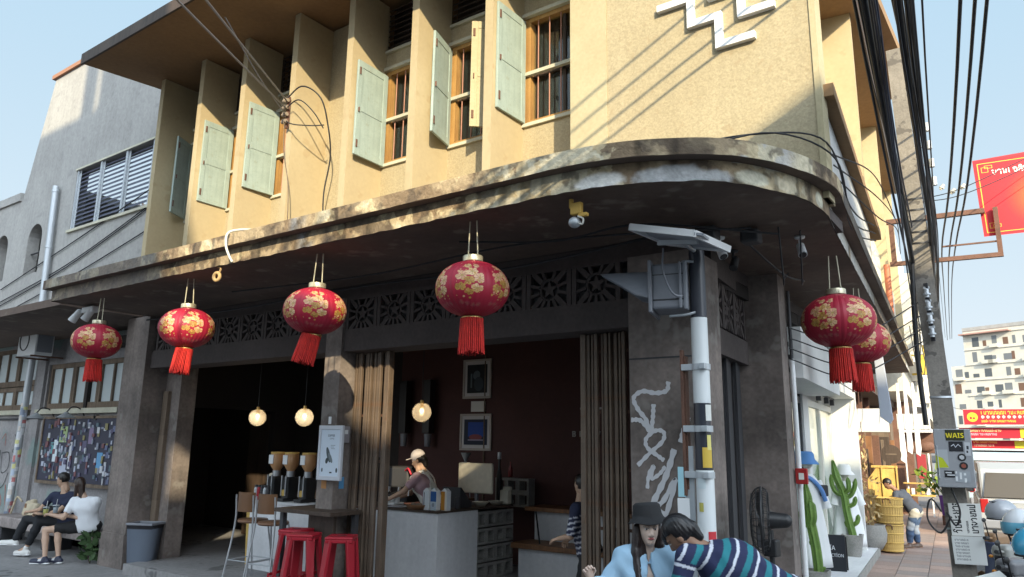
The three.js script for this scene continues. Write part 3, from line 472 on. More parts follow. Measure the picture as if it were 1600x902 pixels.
{ // air conditioner under the left canopy
  const t = thing('air_conditioner', 'white air conditioner box hung under the left canopy', 'air conditioner', [-16.4, 3.5, -6.5]);
  part(t, 'casing', [rb(0.8, 0.62, 0.34, 0.02, 0, 0.34, 0)], M.whitep); part(t, 'grille', new THREE.TorusGeometry(0.2, 0.012, 6, 24).translate(-0.1, 0.34, 0.175), M.dark);
  part(t, 'side_panel', rb(0.01, 0.5, 0.28, 0.003, 0.406, 0.34, 0), M.greyp); part(t, 'bracket', [bx(-0.35, -0.31, 0, 0.03, -0.4, 0.2), bx(0.31, 0.35, 0, 0.03, -0.4, 0.2)], M.rust);
}
{ // board full of stickers
  const X0 = -16.45, X1 = -13.55, Y0 = 1.12, Y1 = 2.3;
  const t = thing('sticker_board', 'dark board crowded with small stickers and posters behind the seated couple', 'board', [-15, 1.12, ZW + 0.05]);
  wpart(t, 'board', bx(X0, X1, Y0, Y1, ZW + 0.02, ZW + 0.06), plain(0.03, 0.03, 0.055, 0.6));
  wpart(t, 'board_frame', [bx(X0 - 0.05, X0 - 0.001, Y0 - 0.05, Y1 + 0.05, ZW + 0.01, ZW + 0.08), bx(X1 + 0.001, X1 + 0.05, Y0 - 0.05, Y1 + 0.05, ZW + 0.01, ZW + 0.08), bx(X0, X1, Y0 - 0.06, Y0 - 0.001, ZW + 0.01, ZW + 0.1), bx(X0, X1, Y1 + 0.001, Y1 + 0.05, ZW + 0.01, ZW + 0.08)], M.oldwood);
  const r = rng(77), pal = [[0.42, 0.45, 0.55], [0.25, 0.27, 0.34], [0.12, 0.14, 0.24], [0.25, 0.22, 0.1], [0.1, 0.15, 0.18], [0.18, 0.07, 0.08], [0.55, 0.56, 0.6], [0.1, 0.09, 0.16]].map((c) => plain(...c, 0.6));
  const put = (x, y, w, h, m, k) => wpart(t, numbered('sticker'), bx(x - w / 2, x + w / 2, y - h / 2, y + h / 2, ZW + 0.0602, ZW + 0.0612 + k * 0.00012), m);
  const big = [[0.28, 0.82, 0.3, 0.3, plain(0.35, 0.45, 0.22, 0.6)], [0.18, 0.5, 0.17, 0.42, plain(0.62, 0.7, 0.75, 0.6)], [0.12, 0.55, 0.12, 0.22, plain(0.12, 0.34, 0.36, 0.6)], [0.42, 0.42, 0.1, 0.5, pal[6]], [0.55, 0.3, 0.3, 0.25, plain(0.06, 0.07, 0.08, 0.6)], [0.33, 0.2, 0.26, 0.32, pal[0]], [0.86, 0.35, 0.2, 0.28, plain(0.12, 0.32, 0.55, 0.6)], [0.7, 0.8, 0.16, 0.3, plain(0.22, 0.17, 0.28, 0.6)], [0.62, 0.6, 0.16, 0.2, pal[7]]];
  big.forEach(([a, b, w, h, m], i) => put(X0 + 0.15 + a * (X1 - X0 - 0.3), Y0 + 0.08 + b * (Y1 - Y0 - 0.2), w, h, m, i + 1));
  for (let i = 0; i < 190; i++) put(X0 + 0.05 + r() * (X1 - X0 - 0.1), Y0 + 0.05 + r() * (Y1 - Y0 - 0.1), 0.03 + r() * 0.07, 0.03 + r() * 0.1, pal[Math.floor(r() * 8)], i + 12);
}
for (const [x, nm] of [[-16.1, 'left'], [-14.85, 'right']]) { // two shaded lamps over the board
  const t = thing('wall_lamp', 'grey gooseneck lamp over the ' + nm + ' half of the sticker board', 'lamp', [x, 2.33, ZW + 0.05]);
  part(t, 'arm', tube([[0, 0, 0], [0, 0.14, 0.08], [0, 0.18, 0.24], [0, 0.08, 0.33]], 0.012, 16), M.dark);
  part(t, 'lamp_shade', lathe([[0.03, 0.08], [0.06, 0.05], [0.17, -0.02], [0.175, -0.025], [0.16, -0.02], [0.05, 0.04]], 20).translate(0, 0, 0.33), M.galv);
}
{ // bench, table and things by the couple
  const t = thing('stone_bench', 'long grey stone bench the couple sits on against the graffiti wall', 'bench', [-14.5, 0, -6.55]);
  part(t, 'seat', rb(4.6, 0.2, 0.5, 0.03, 0, 0.37, 0), M.column.clone()); t.children[0].material.color.setRGB(1.7, 1.75, 1.85);
  for (const x of [-2, 0, 2]) part(t, 'leg', rb(0.3, 0.28, 0.4, 0.02, x, 0.14, 0), M.dark);
  const s = thing('small_table', 'small dark metal table at the left edge of the picture', 'table', [-17.0, 0, -6.1]);
  part(s, 'tabletop', rb(0.75, 0.035, 0.55, 0.01, -0.1, 0.73, 0), M.dark); for (const [x, z] of [[0.22, 0.22], [0.22, -0.22], [-0.42, 0.22], [-0.42, -0.22]]) part(s, 'leg', bx(x - 0.02, x + 0.02, 0, 0.712, z - 0.02, z + 0.02), M.dark);
  const c = thing('candle_cup', 'orange red cup standing on the small dark table', 'cup', [-16.86, 0.748, -6.05]);
  part(c, 'glass', lathe([[0.001, 0], [0.05, 0], [0.06, 0.13], [0.055, 0.13], [0.046, 0.015], [0.001, 0.012]], 20), plain(0.6, 0.09, 0.03, 0.25));
  const b = thing('tote_bag', 'cream canvas tote bag lying on the bench left of the couple', 'bag', [-15.75, 0.47, -6.55]);
  part(b, 'cloth', [rb(0.46, 0.26, 0.14, 0.06, 0, 0.13, 0, 4).rotateX(-0.25), rb(0.3, 0.12, 0.12, 0.05, -0.06, 0.26, -0.06, 3).rotateZ(0.2)], plain(0.55, 0.47, 0.34, 0.95)); part(b, 'strap', tube([[-0.12, 0.28, 0.1], [-0.25, 0.36, 0.14], [-0.34, 0.15, 0.16], [-0.4, 0.05, 0.16]], 0.018, 16), plain(0.5, 0.42, 0.3, 0.95)); part(b, 'patch', rb(0.07, 0.08, 0.01, 0.003, 0.12, 0.22, 0.13), M.wood);
  const f = thing('rolled_cloth', 'pale yellow rolled cloth lying on the right end of the bench', 'cloth', [-12.85, 0.47, -6.3]);
  part(f, 'cloth', [sph(0.03, 0.05, 0, 0.07, 2.1, 0.8, 1), sph(-0.14, 0.02, 0.08, 0.04, 3, 0.5, 1)], plain(0.62, 0.55, 0.33, 0.95));
  const p = thing('leafy_plant', 'low green plant growing between the bench and the column', 'plant', [-12.55, 0, -6.2]);
  part(p, 'stem', [rod([0, 0, 0], [0.02, 0.4, 0], 0.012), rod([0, 0, 0], [-0.1, 0.3, 0.05], 0.01)], M.darkwood);
  const r = rng(9), leaf = (() => { const s = ext([[0, 0], [0.035, 0.05], [0.03, 0.11], [0, 0.17], [-0.03, 0.11], [-0.035, 0.05]], 0.002); return s; })(), lm = plain(0.05, 0.1, 0.035, 0.6);
  for (let i = 0; i < 46; i++) { const m = part(p, numbered('leaf'), leaf, lm); m.position.set((r() - 0.5) * 0.3, 0.04 + r() * 0.4, (r() - 0.5) * 0.3); m.rotation.set(r() * 2 - 0.4, r() * 6.3, r() * 1.5 - 0.7); }
}
{ // twin spotlights under the canopy's left end
  const t = thing('spotlight_pair', 'white twin spotlights under the left end of the canopy', 'spotlight', [-11.55, 3.75, -5.2]);
  part(t, 'mount', rb(0.34, 0.09, 0.12, 0.02, 0.12, 0.07, 0), M.whitep); for (const [x, z] of [[-0.1, 0.06], [0.2, 0.02]]) { part(t, 'spotlight', [rod([x, 0.05, z], [x - 0.09, -0.09, z + 0.05], 0.045, 0.06, 14), sph(x, 0.05, z, 0.045)], M.whitep); }
}
// ---------------------------------------------------------------- lanterns
const lanternMat = (() => {
  const W = 1024, H = 512, c = document.createElement('canvas'); c.width = W; c.height = H; const g = c.getContext('2d'), r = rng(41);
  g.fillStyle = '#a31d36'; g.fillRect(0, 0, W, H);
  const flower = (x, y, s, col, col2) => { for (let p = 0; p < 9; p++) { const a = p * 0.7 + r(); g.fillStyle = r() < 0.5 ? col : col2; g.beginPath(); g.ellipse(x + Math.cos(a) * s * 0.6, y + Math.sin(a) * s * 0.62, s * 0.5, s * 0.36, a, 0, 7); g.fill(); } g.fillStyle = '#a58a4c'; g.beginPath(); g.arc(x, y, s * 0.22, 0, 7); g.fill(); g.strokeStyle = '#7d3a36'; g.lineWidth = 1.5; for (let p = 0; p < 8; p++) { const a = p * 0.8; g.beginPath(); g.moveTo(x + Math.cos(a) * s * 0.25, y + Math.sin(a) * s * 0.25); g.lineTo(x + Math.cos(a) * s * 0.85, y + Math.sin(a) * s * 0.85); g.stroke(); } };
  for (let k = 0; k < 6; k++) {
    const x0 = k * W / 6 + 14, w = W / 6 - 42;
    g.save(); g.beginPath(); g.rect(x0, 60, w, 400); g.clip();
    for (const [fx, fy, fs, k2] of [[0.25, 215, 30, 0], [0.6, 190, 26, 1], [0.86, 235, 28, 0], [0.5, 250, 24, 2], [0.2, 285, 24, 2], [0.78, 295, 25, 1], [0.5, 315, 20, 2], [0.4, 140, 18, 1], [0.75, 145, 16, 0]]) flower(x0 + w * fx, fy, fs, ['#d3a884', '#d8b78a', '#b98f45'][k2], ['#c79a72', '#c9a066', '#a67c35'][k2]);
    for (let i = 0; i < 44; i++) { g.fillStyle = ['#d1ab7c', '#b98d45', '#c9966f'][i % 3]; g.beginPath(); g.arc(x0 + r() * w, 110 + r() * 245, 2 + r() * 5, 0, 7); g.fill(); }
    g.globalAlpha = 0.45; for (let i = 0; i < 4; i++) flower(x0 + (0.15 + i * 0.25) * w, 375 + r() * 24, 15, '#a5525a', '#b06a5c'); g.globalAlpha = 1; g.restore();
  }
  const t = new THREE.CanvasTexture(c); t.colorSpace = THREE.SRGBColorSpace; t.magFilter = THREE.LinearFilter; t.wrapS = THREE.RepeatWrapping;
  const b = tex(256, (u) => 0.5 + 0.5 * Math.pow(Math.abs(Math.cos(u * 36 * Math.PI)), 0.6), false);
  return new THREE.MeshPhysicalMaterial({ map: t, roughness: 0.55, bumpMap: b, bumpScale: 0.006, sheen: 0.5, sheenRoughness: 0.4, sheenColor: rgb(0.6, 0.2, 0.2) });
})();
const tasselM = (() => { const m = surf({ base: [0.55, 0.02, 0.012], second: [0.33, 0.008, 0.01], cells: 4, grain: 0.3, metres: 0.3, size: 256, seed: 71, bump: 0.003, streak: 0.55, rough: 0.75 }); return m; })();
const lantern = (() => {
  const t = thing('red_lantern', 'x', 'lantern', [0, 0, 0], 0, 'red lanterns hung along the canopy edge');
  const pr = []; for (let i = 0; i <= 28; i++) { const a = -Math.PI / 2 + i / 28 * Math.PI, k = Math.pow(Math.cos(a), 0.82); pr.push([Math.max(0.085, 0.325 * k), 0.245 * Math.sin(a) * (1 - 0.06 * Math.cos(a))]); }
  pr[0][0] = 0.001; pr[28][0] = 0.001;
  const g = lathe(pr, 72), p = g.attributes.position;
  for (let i = 0; i < p.count; i++) { const x = p.getX(i), z = p.getZ(i), a = Math.atan2(z, x), k = 1 - 0.013 * Math.pow(Math.abs(Math.sin(a * 18)), 3); p.setX(i, x * k); p.setZ(i, z * k); }
  g.computeVertexNormals(); part(t, 'lantern_body', keep(g), lanternMat);
  part(t, 'top_ring', lathe([[0.001, 0.25], [0.085, 0.25], [0.09, 0.245], [0.09, 0.292], [0.084, 0.298], [0.078, 0.292], [0.078, 0.258], [0.001, 0.255]], 28), plain(0.62, 0.58, 0.42, 0.3, 0.6));
  part(t, 'bottom_ring', lathe([[0.001, -0.245], [0.088, -0.245], [0.094, -0.255], [0.09, -0.268], [0.001, -0.27]], 28), M.brass);
  const tg = [], r = rng(4); for (let i = 0; i < 74; i++) { const a = i / 74 * 6.283 * 2, q = 0.05 + 0.042 * (i % 2) + r() * 0.004, L = 0.285 + r() * 0.03, b = a + (r() - 0.5) * 0.06, q2 = q * (1.1 + r() * 0.12); tg.push(rod([q * Math.cos(a), -0.262, q * Math.sin(a)], [q2 * Math.cos(b), -0.262 - L, q2 * Math.sin(b)], 0.0075, 0.006, 5)); }
  tg.push(rod([0, -0.262, 0], [0, -0.53, 0], 0.07, 0.078, 16)); part(t, 'tassel', tg, tasselM);
  for (const s of [-1, 1]) part(t, 'hanging_cord', rod([s * 0.05, 0.29, 0], [s * 0.035, 0.62, 0], 0.006, 0.006, 6), plain(0.5, 0.47, 0.35, 0.7));
  return t;
})();
{
  const L = [[-3.93, 3.265, -4.93, 'lantern hanging nearest the middle, in front of the brown shop wall', 0.1, 0],
    [-6.0, 3.26, -4.93, 'lantern hanging before the column with the framed menu', 0.4, -0.09], [-8.36, 3.27, -4.94, 'sunlit lantern second from the left, half gold in the light', 0.75, -0.05],
    [-10.42, 3.24, -4.87, 'leftmost lantern, beside the white twin spotlights', 0.2, 0.02], [...Bp(1.2, 3.16, 1.06), 'large lantern over the side pavement near the white shop', 0.35, 0], [...Bp(2.9, 3.17, 1.09), 'lantern partly hidden behind another over the side pavement', 0.9, 0]];
  L.forEach(([x, y, z, l, a, tilt], i) => { const label = 'red gold-flowered paper ' + l; const o = i ? dup(lantern, label, [x, y, z], a) : lantern; o.scale.setScalar([1, 0.985, 0.99, 0.96, 1.05, 1.02][i]); o.rotation.z = [0.01, -0.025, 0.015, -0.02, 0.012, -0.01][i]; if (!i) { o.position.set(x, y, z); o.rotation.y = a; o.userData.label = label; }
    const ts = o.children.find((c) => c.name === 'tassel'); ts.rotation.z = tilt * 2.2; ts.rotation.x = tilt; ts.position.x = -tilt * 0.55; });
}
// ---------------------------------------------------------------- signal pole at the corner
{
  const x = -2.285, z = -5.97, t = thing('signal_pole', 'black and white banded signal pole with solar panel at the corner', 'pole', [x, 0, z]);
  const band = (a, b, m) => part(t, 'pole_band', new THREE.CylinderGeometry(0.067 + (3.6 - b) * 0.003, 0.067 + (3.6 - a) * 0.003, b - a, 24).translate(0, (a + b) / 2, 0), m);
  const bw = plain(0.03, 0.033, 0.045, 0.28), ww = plain(0.7, 0.73, 0.74, 0.4);
  band(3.02, 3.6, bw); band(2.3, 3.018, ww); band(1.76, 2.298, bw); band(0.9, 1.758, ww); band(0, 0.898, bw);
  part(t, 'pole_cap', lathe([[0.067, 3.6], [0.055, 3.63], [0.001, 3.64]], 20), M.dark);
  const A = [-2.56, 3.69, -5.25], B = [-2.05, 3.575, -5.33], C = [-1.97, 3.565, -5.9], D = [A[0] + C[0] - B[0], A[1] + C[1] - B[1], A[2] + C[2] - B[2]];
  const a = V(...A), b = V(...B), c = V(...C), d = V(...D), n = V().crossVectors(b.clone().sub(a), d.clone().sub(a)).normalize(); if (n.y < 0) n.negate();
  const sp = wpart(t, 'solar_panel', [[a, b], [b, c], [c, d], [d, a]].map(([p, q]) => bar(p, q, 0.03, 0.055, n)), M.whitep);
  { const ctr = a.clone().add(c).multiplyScalar(0.5), e1 = b.clone().sub(a), e2 = d.clone().sub(a), g = new THREE.BoxGeometry(e1.length() - 0.02, 0.02, e2.length() - 0.02); const X = e1.clone().normalize(), Z = V().crossVectors(X, n).normalize(); g.applyMatrix4(new THREE.Matrix4().makeBasis(X, n, Z).setPosition(ctr)); wpart(sp, 'panel_sheet', g, plain(0.3, 0.32, 0.36, 0.35)); wpart(t, 'panel_bracket', [rod([x, 3.6, z], [ctr.x, ctr.y - 0.02, ctr.z], 0.02), bar([ctr.x - 0.2, ctr.y - 0.01, ctr.z], [ctr.x + 0.15, ctr.y - 0.05, ctr.z], 0.03, 0.04)], M.galv); }
  // beacon housing facing along the front street
  const h = new THREE.Group(); h.name = 'signal_head'; t.add(h); h.position.set(-0.23, 3.29, 0.02); h.rotation.y = 0.25;
  part(h, 'housing', [rb(0.3, 0.4, 0.34, 0.03, 0, 0, 0), rb(0.03, 0.46, 0.42, 0.008, -0.155, 0, 0), rb(0.02, 0.4, 0.03, 0.004, 0.1, 0, 0.178), rb(0.03, 0.42, 0.36, 0.008, 0.14, 0, 0)], M.greyp);
  part(h, 'housing_seam', [rb(0.27, 0.008, 0.346, 0.002, 0, 0.1, 0), rb(0.27, 0.014, 0.346, 0.002, 0, -0.12, 0)], M.dark);
  const vis = []; { const pos = [], N = 20; for (let i = 0; i < N; i++) { const f = (k) => { const q = Math.PI * (0.06 + k / N * 0.88), yy = Math.sin(q), L = 0.06 + 0.4 * Math.pow(clamp((Math.sin(q) + 0.05)), 1.3); return [[-0.17, -0.16 + 0.33 * yy, 0.19 * Math.cos(q)], [-0.17 - L, -0.12 + 0.3 * yy, 0.16 * Math.cos(q)]]; }; const [p, q] = f(i), [r, s] = f(i + 1); pos.push(...p, ...q, ...s, ...p, ...s, ...r); } const g = new THREE.BufferGeometry(); g.setAttribute('position', new THREE.Float32BufferAttribute(pos, 3)); g.setAttribute('uv', new THREE.Float32BufferAttribute(new Float32Array(pos.length / 3 * 2), 2)); g.computeVertexNormals(); vis.push(g); }
  part(h, 'visor', vis, new THREE.MeshStandardMaterial({ color: rgb(0.26, 0.28, 0.32), roughness: 0.5, side: THREE.DoubleSide }));
  part(h, 'lens', new THREE.CylinderGeometry(0.15, 0.15, 0.02, 28).rotateZ(Math.PI / 2).translate(-0.176, 0, 0), plain(0.1, 0.03, 0.02, 0.2));
  part(t, 'bracket', [tube([[0.0, 3.5, 0.07], [-0.09, 3.5, 0.1], [-0.1, 3.38, 0.1]], 0.012), tube([[0.0, 3.06, 0.07], [-0.07, 3.04, 0.1], [-0.22, 3.04, 0.1]], 0.012)], M.galv);
  part(t, 'cable', tube([[-0.22, 3.62, 0.2], [-0.2, 3.4, 0.26], [-0.12, 3.2, 0.24], [-0.05, 3.2, 0.1]], 0.009, 20), M.greyp);
  // bands clamped round the pole
  for (const y of [2.6, 2.09, 1.72]) part(t, 'clamp', [new THREE.CylinderGeometry(0.081, 0.081, 0.05, 24).translate(0, y, 0), rb(0.11, 0.055, 0.05, 0.006, -0.1, y, 0.03), rb(0.05, 0.05, 0.06, 0.006, 0.05, y, 0.08)], M.galv);
  part(t, 'side_channel', [rb(0.025, 1.2, 0.05, 0.004, -0.155, 2.15, 0.02), rb(0.012, 1.1, 0.07, 0.003, -0.135, 2.15, -0.01)], M.rust);
  part(t, 'sticker', new THREE.CylinderGeometry(0.0755, 0.0755, 0.16, 12, 1, true, 0.2, 1.1).translate(0, 1.86, 0), plain(0.62, 0.42, 0.06, 0.6), 'yellow sticker'); part(t, 'sticker', new THREE.CylinderGeometry(0.0775, 0.0775, 0.25, 12, 1, true, 0.5, 1).translate(0, 1.16, 0), plain(0.55, 0.03, 0.04, 0.6), 'red round sticker');
  part(t, 'sticker', new THREE.CylinderGeometry(0.0765, 0.0765, 0.13, 12, 1, true, 0.7, 0.8).translate(0, 2.22, 0), plain(0.7, 0.7, 0.66, 0.6)); part(t, 'sticker', new THREE.CylinderGeometry(0.0762, 0.0762, 0.07, 12, 1, true, -0.4, 0.5).translate(0, 1.47, 0), plain(0.5, 0.45, 0.1, 0.6));
  part(t, 'sticker', new THREE.CylinderGeometry(0.0758, 0.0758, 0.12, 12, 1, true, 0.75, 0.5).translate(0, 1.98, 0), plain(0.7, 0.62, 0.2, 0.6)); part(t, 'sticker', new THREE.CylinderGeometry(0.0762, 0.0762, 0.09, 12, 1, true, -0.5, 0.9).translate(0, 1.66, 0), plain(0.62, 0.7, 0.72, 0.6));
  const sign = thing('street_plate', 'narrow white plate with torn stickers beside the banded pole', 'sign', [-2.46, 1.3, -5.93], 0.15);
  part(sign, 'plate', rb(0.1, 0.46, 0.012, 0.004, 0, 0, 0), M.whitep); part(sign, 'backing_post', rb(0.08, 1.5, 0.03, 0.004, 0.05, -0.1, -0.03), M.galv); part(sign, 'torn_sticker', rb(0.06, 0.24, 0.004, 0.001, -0.01, 0.36, 0.004), plain(0.35, 0.6, 0.68, 0.6));
}
// graffiti on the corner column, painted in grey white
{
  const Z = ZF + 0.0022, G = (n, L) => { const m = plain(0.6, 0.6, 0.62, 0.9); L.forEach(([p, w], i) => wpart(house.children.find((c) => c.name === 'corner_column'), n, stroke(p, w * 1.4).translate(0, 0, Z + i * 0.0015), m)); };
  const q = (a) => a;
  G('graffiti_stroke', [[q([[-2.72, 2.52], [-2.74, 2.44], [-2.85, 2.42], [-2.98, 2.44], [-3.07, 2.38], [-3.03, 2.28], [-2.95, 2.18], [-2.91, 2.06]]), 0.035], [q([[-3.1, 2.18], [-3.0, 2.17], [-2.9, 2.06]]), 0.035], [q([[-2.87, 2.32], [-2.88, 2.2], [-2.9, 2.07]]), 0.035],
    [q([[-3.04, 1.77], [-2.92, 1.88], [-2.79, 1.99], [-2.78, 2.07], [-2.86, 2.08], [-2.95, 2.01], [-2.94, 1.93], [-2.84, 1.86], [-2.78, 1.82]]), 0.032], [q([[-2.95, 1.57], [-2.93, 1.7], [-2.88, 1.77], [-2.91, 1.66], [-2.83, 1.7], [-2.77, 1.77]]), 0.028],
    [q([[-3.0, 1.28], [-2.88, 1.48], [-2.76, 1.7], [-2.68, 1.92]]), 0.045], [q([[-2.92, 1.4], [-2.8, 1.47], [-2.68, 1.66], [-2.74, 1.45], [-2.84, 1.18]]), 0.038], [q([[-2.9, 1.41], [-2.78, 1.36], [-2.74, 1.3]]), 0.03], [q([[-2.82, 1.12], [-2.7, 1.3], [-2.58, 1.42], [-2.52, 1.4]]), 0.04], [q([[-2.62, 1.98], [-2.58, 2.1], [-2.53, 2.2]]), 0.035], [q([[-3.08, 1.3], [-3.02, 1.2]]), 0.04]]);
}
// security cameras under the canopy
const camera3 = (label, pos, turn, tint, lens) => {
  const t = thing('security_camera', label, 'camera', pos, turn);
  part(t, 'mount', [lathe([[0.001, 0.1], [0.05, 0.1], [0.045, 0.08], [0.015, 0.075], [0.001, 0.07]], 18), rod([0, 0.08, 0], [0, 0.02, 0.01], 0.014)], tint);
  part(t, 'housing', [rod([0, 0.02, -0.03], [0.02, -0.09, 0.04], 0.037, 0.042, 16)], tint); part(t, 'lens', rod([0.02, -0.092, 0.041], [0.021, -0.096, 0.0435], 0.034, 0.034, 16), M.black); return t;
};
camera3('white security camera hanging behind the solar panel', [-2.19, 3.7, -6.3], 0.6, M.whitep); camera3('white security camera under the curved canopy over the side street', [-1.66, 3.79, -6.98], 0.2, M.whitep);
camera3('small black dome camera on the canopy soffit', [-2.3, 3.75, -7.0], -0.3, M.dark);
{
  const t = thing('floodlight', 'yellow work light clipped under the canopy front edge, lit by the sun', 'lamp', [-2.84, 3.74, -4.87]);
  part(t, 'bracket', [rb(0.1, 0.1, 0.05, 0.012, 0, 0.05, 0), rb(0.03, 0.08, 0.03, 0.006, -0.05, 0.1, 0), rb(0.08, 0.03, 0.04, 0.006, 0.06, -0.01, 0)], plain(0.55, 0.34, 0.07, 0.6)); part(t, 'lamp_head', [sph(-0.02, -0.06, 0, 0.05, 1, 0.9, 1)], M.galv); part(t, 'hook', tube([[0.02, -0.02, 0.02], [0.07, -0.05, 0.02], [0.06, -0.09, 0.02], [0.03, -0.08, 0.02]], 0.008), M.offwhite);
  const c = thing('cable_coil', 'small tan coil of rope hanging from the canopy edge', 'rope', [-7.55, 3.78, -4.76], 0.2); part(c, 'coil', new THREE.TorusGeometry(0.045, 0.02, 8, 20), plain(0.5, 0.34, 0.16, 0.9)); part(c, 'tail', tube([[0.03, 0.03, 0], [0.06, 0.09, 0.01], [0.0, 0.12, 0]], 0.012), plain(0.45, 0.3, 0.15, 0.9));
  const e = thing('hose', 'white hose end looped over the canopy lip', 'hose', [-7.1, 4.05, -4.6]); part(e, 'hose', tube([[0.05, 0.24, -0.3], [0.02, 0.2, -0.1], [-0.03, 0.14, 0.02], [-0.02, 0.0, 0.04], [0.03, -0.13, 0.02], [0.07, -0.2, 0.0]], 0.014, 24, 8), M.offwhite);
}
// ---------------------------------------------------------------- the café: gates, counters, furniture
const FL = 0.15;
{
  const mk = (label, x0, n, w, z, mat, y1 = 3.05) => {
    const t = thing('folding_gate', label, 'gate', [x0, FL, z]);
    const g = [rb(w * 0.72, y1 - FL - 0.02, 0.045, 0.006, 0, (y1 - FL) / 2, 0, 1), rb(w * 0.45, y1 - FL - 0.02, 0.07, 0.006, 0, (y1 - FL) / 2, 0, 1)];
    for (let i = 0; i < n; i++) { const m = part(t, numbered('gate_slat'), g[i % 2], mat); m.position.set((i + 0.5) * w, 0, (i % 3) * 0.016 - (i % 2) * 0.02); }
    for (const y of [0.2, 1.0, 1.55, 2.1, 2.7]) part(t, 'gate_band', bx(0, n * w, y, y + 0.03, -0.034, -0.028), M.rust);
    part(t, 'end_post', rb(0.06, y1 - FL - 0.01, 0.09, 0.008, n * w + 0.04, (y1 - FL) / 2, 0.0), mat); return t;
  };
  mk('brown folding metal gate beside the middle column, its top in sunlight', -7.06, 10, 0.056, -6.52, M.gate);
  const r = mk('brown folding metal gate drawn against the graffiti column', -3.68, 11, 0.051, -6.5, M.gate); r.children.find((c) => c.name === 'end_post').position.x = -0.625;
}
{ // right hand counter with its side of hollow blocks
  const kx = -6.29, kz = -7.31, t = thing('cafe_counter', 'pale concrete café counter the barista works behind', 'counter', [kx, FL, kz]);
  wpart(t, 'front', bx(-8.6, kx - 0.001, FL, 1.075, kz - 0.08, kz), M.counter); wpart(t, 'side_panel', bx(kx - 0.08, kx, FL, 1.075, kz - 0.82, kz - 0.0801), M.counter);
  wpart(t, 'countertop', bx(-8.65, kx + 0.015, 1.0755, 1.1, kz - 0.6, kz + 0.02), M.darkwood); wpart(t, 'countertop', bx(kx - 0.55, kx + 0.015, 1.0755, 1.1, kz - 1.62, kz - 0.601), M.darkwood);
  const b = ext([[-0.1, -0.1], [0.1, -0.1], [0.1, 0.1], [-0.1, 0.1]], 0.17, 0.003, [[[-0.068, -0.068], [-0.068, 0.068], [0.068, 0.068], [0.068, -0.068]]]).rotateY(Math.PI / 2);
  for (let c = 0; c < 4; c++) for (let r = 0; r < 4; r++) { const m = wpart(t, numbered('hollow_block'), b.clone().translate(kx - 0.18, FL + 0.115 + r * 0.225, kz - 0.93 - c * 0.208), M.block); }
  wpart(t, 'block_back', bx(kx - 0.26, kx - 0.2, FL, 1.07, kz - 1.66, kz - 0.83), M.darkwall);
}
{ // wall bench and shelf on the right
  const t = thing('wall_shelf', 'brown wooden shelf on a pale concrete wall at the back of the café', 'shelf', [-4.6, FL, -9.4]);
  wpart(t, 'shelf_board', rb(3.2, 0.06, 0.5, 0.008, -4.65, 1.03, -9.43), M.wood); wpart(t, 'base', bx(-6.15, -3.05, FL, 0.998, -9.65, -9.3), M.counter);
  const s = thing('wooden_bench', 'long wooden bench on a concrete base before the café shelf', 'bench', [-4.6, FL, -9]);
  wpart(s, 'seat', rb(3.2, 0.07, 0.5, 0.01, -4.6, 0.57, -9.02), M.wood); wpart(s, 'base', bx(-6.12, -3.0, FL, 0.53, -9.25, -8.85), M.counter); wpart(s, 'brace', bar([-6.1, 1.0, -9.25], [-5.8, 0.6, -8.9], 0.02, 0.02), M.dark);
  const v = thing('flower_vase', 'glass jar of small orange and yellow flowers on the café shelf', 'vase', [-5.42, 1.06, -9.4]);
  part(v, 'jar', lathe([[0.001, 0], [0.045, 0], [0.05, 0.1], [0.035, 0.13], [0.04, 0.15], [0.034, 0.15], [0.03, 0.128], [0.044, 0.1], [0.04, 0.006], [0.001, 0.005]], 18), plain(0.4, 0.42, 0.4, 0.2));
  const r = rng(14); for (let i = 0; i < 11; i++) { const a = r() * 6.3, q = 0.03 + r() * 0.09, y = 0.2 + r() * 0.09; part(v, numbered('stem'), rod([0, 0.1, 0], [q * Math.cos(a), y, q * Math.sin(a)], 0.003, 0.003, 4), M.cactus); part(v, numbered('flower'), sph(q * Math.cos(a), y + 0.015, q * Math.sin(a), 0.026, 1, 0.75, 1, 8, 6), plain(...[[0.55, 0.3, 0.08], [0.55, 0.16, 0.06], [0.55, 0.4, 0.2]][i % 3], 0.8)); }
  const c = thing('block_rack', 'grey rack of hollow blocks standing at the back end of the counter', 'rack', [-6.75, 1.02, -9.5]);
  const hb = ext([[-0.1, -0.1], [0.1, -0.1], [0.1, 0.1], [-0.1, 0.1]], 0.16, 0.003, [[[-0.07, -0.07], [-0.07, 0.07], [0.07, 0.07], [0.07, -0.07]]]);
  for (let i = 0; i < 3; i++) for (let j = 0; j < 2; j++) { const m = part(c, numbered('hollow_block'), hb, M.block); m.position.set(-0.05 + i * 0.205, 0.11 + j * 0.205, 0); }
  const bt = thing('bottle', 'red topped bottle standing on the grey block rack', 'bottle', [-6.7, 1.455, -9.45]); part(bt, 'bottle_body', lathe([[0.001, 0], [0.035, 0], [0.035, 0.12], [0.012, 0.17], [0.012, 0.22], [0.001, 0.222]], 14), plain(0.2, 0.03, 0.03, 0.3));
}
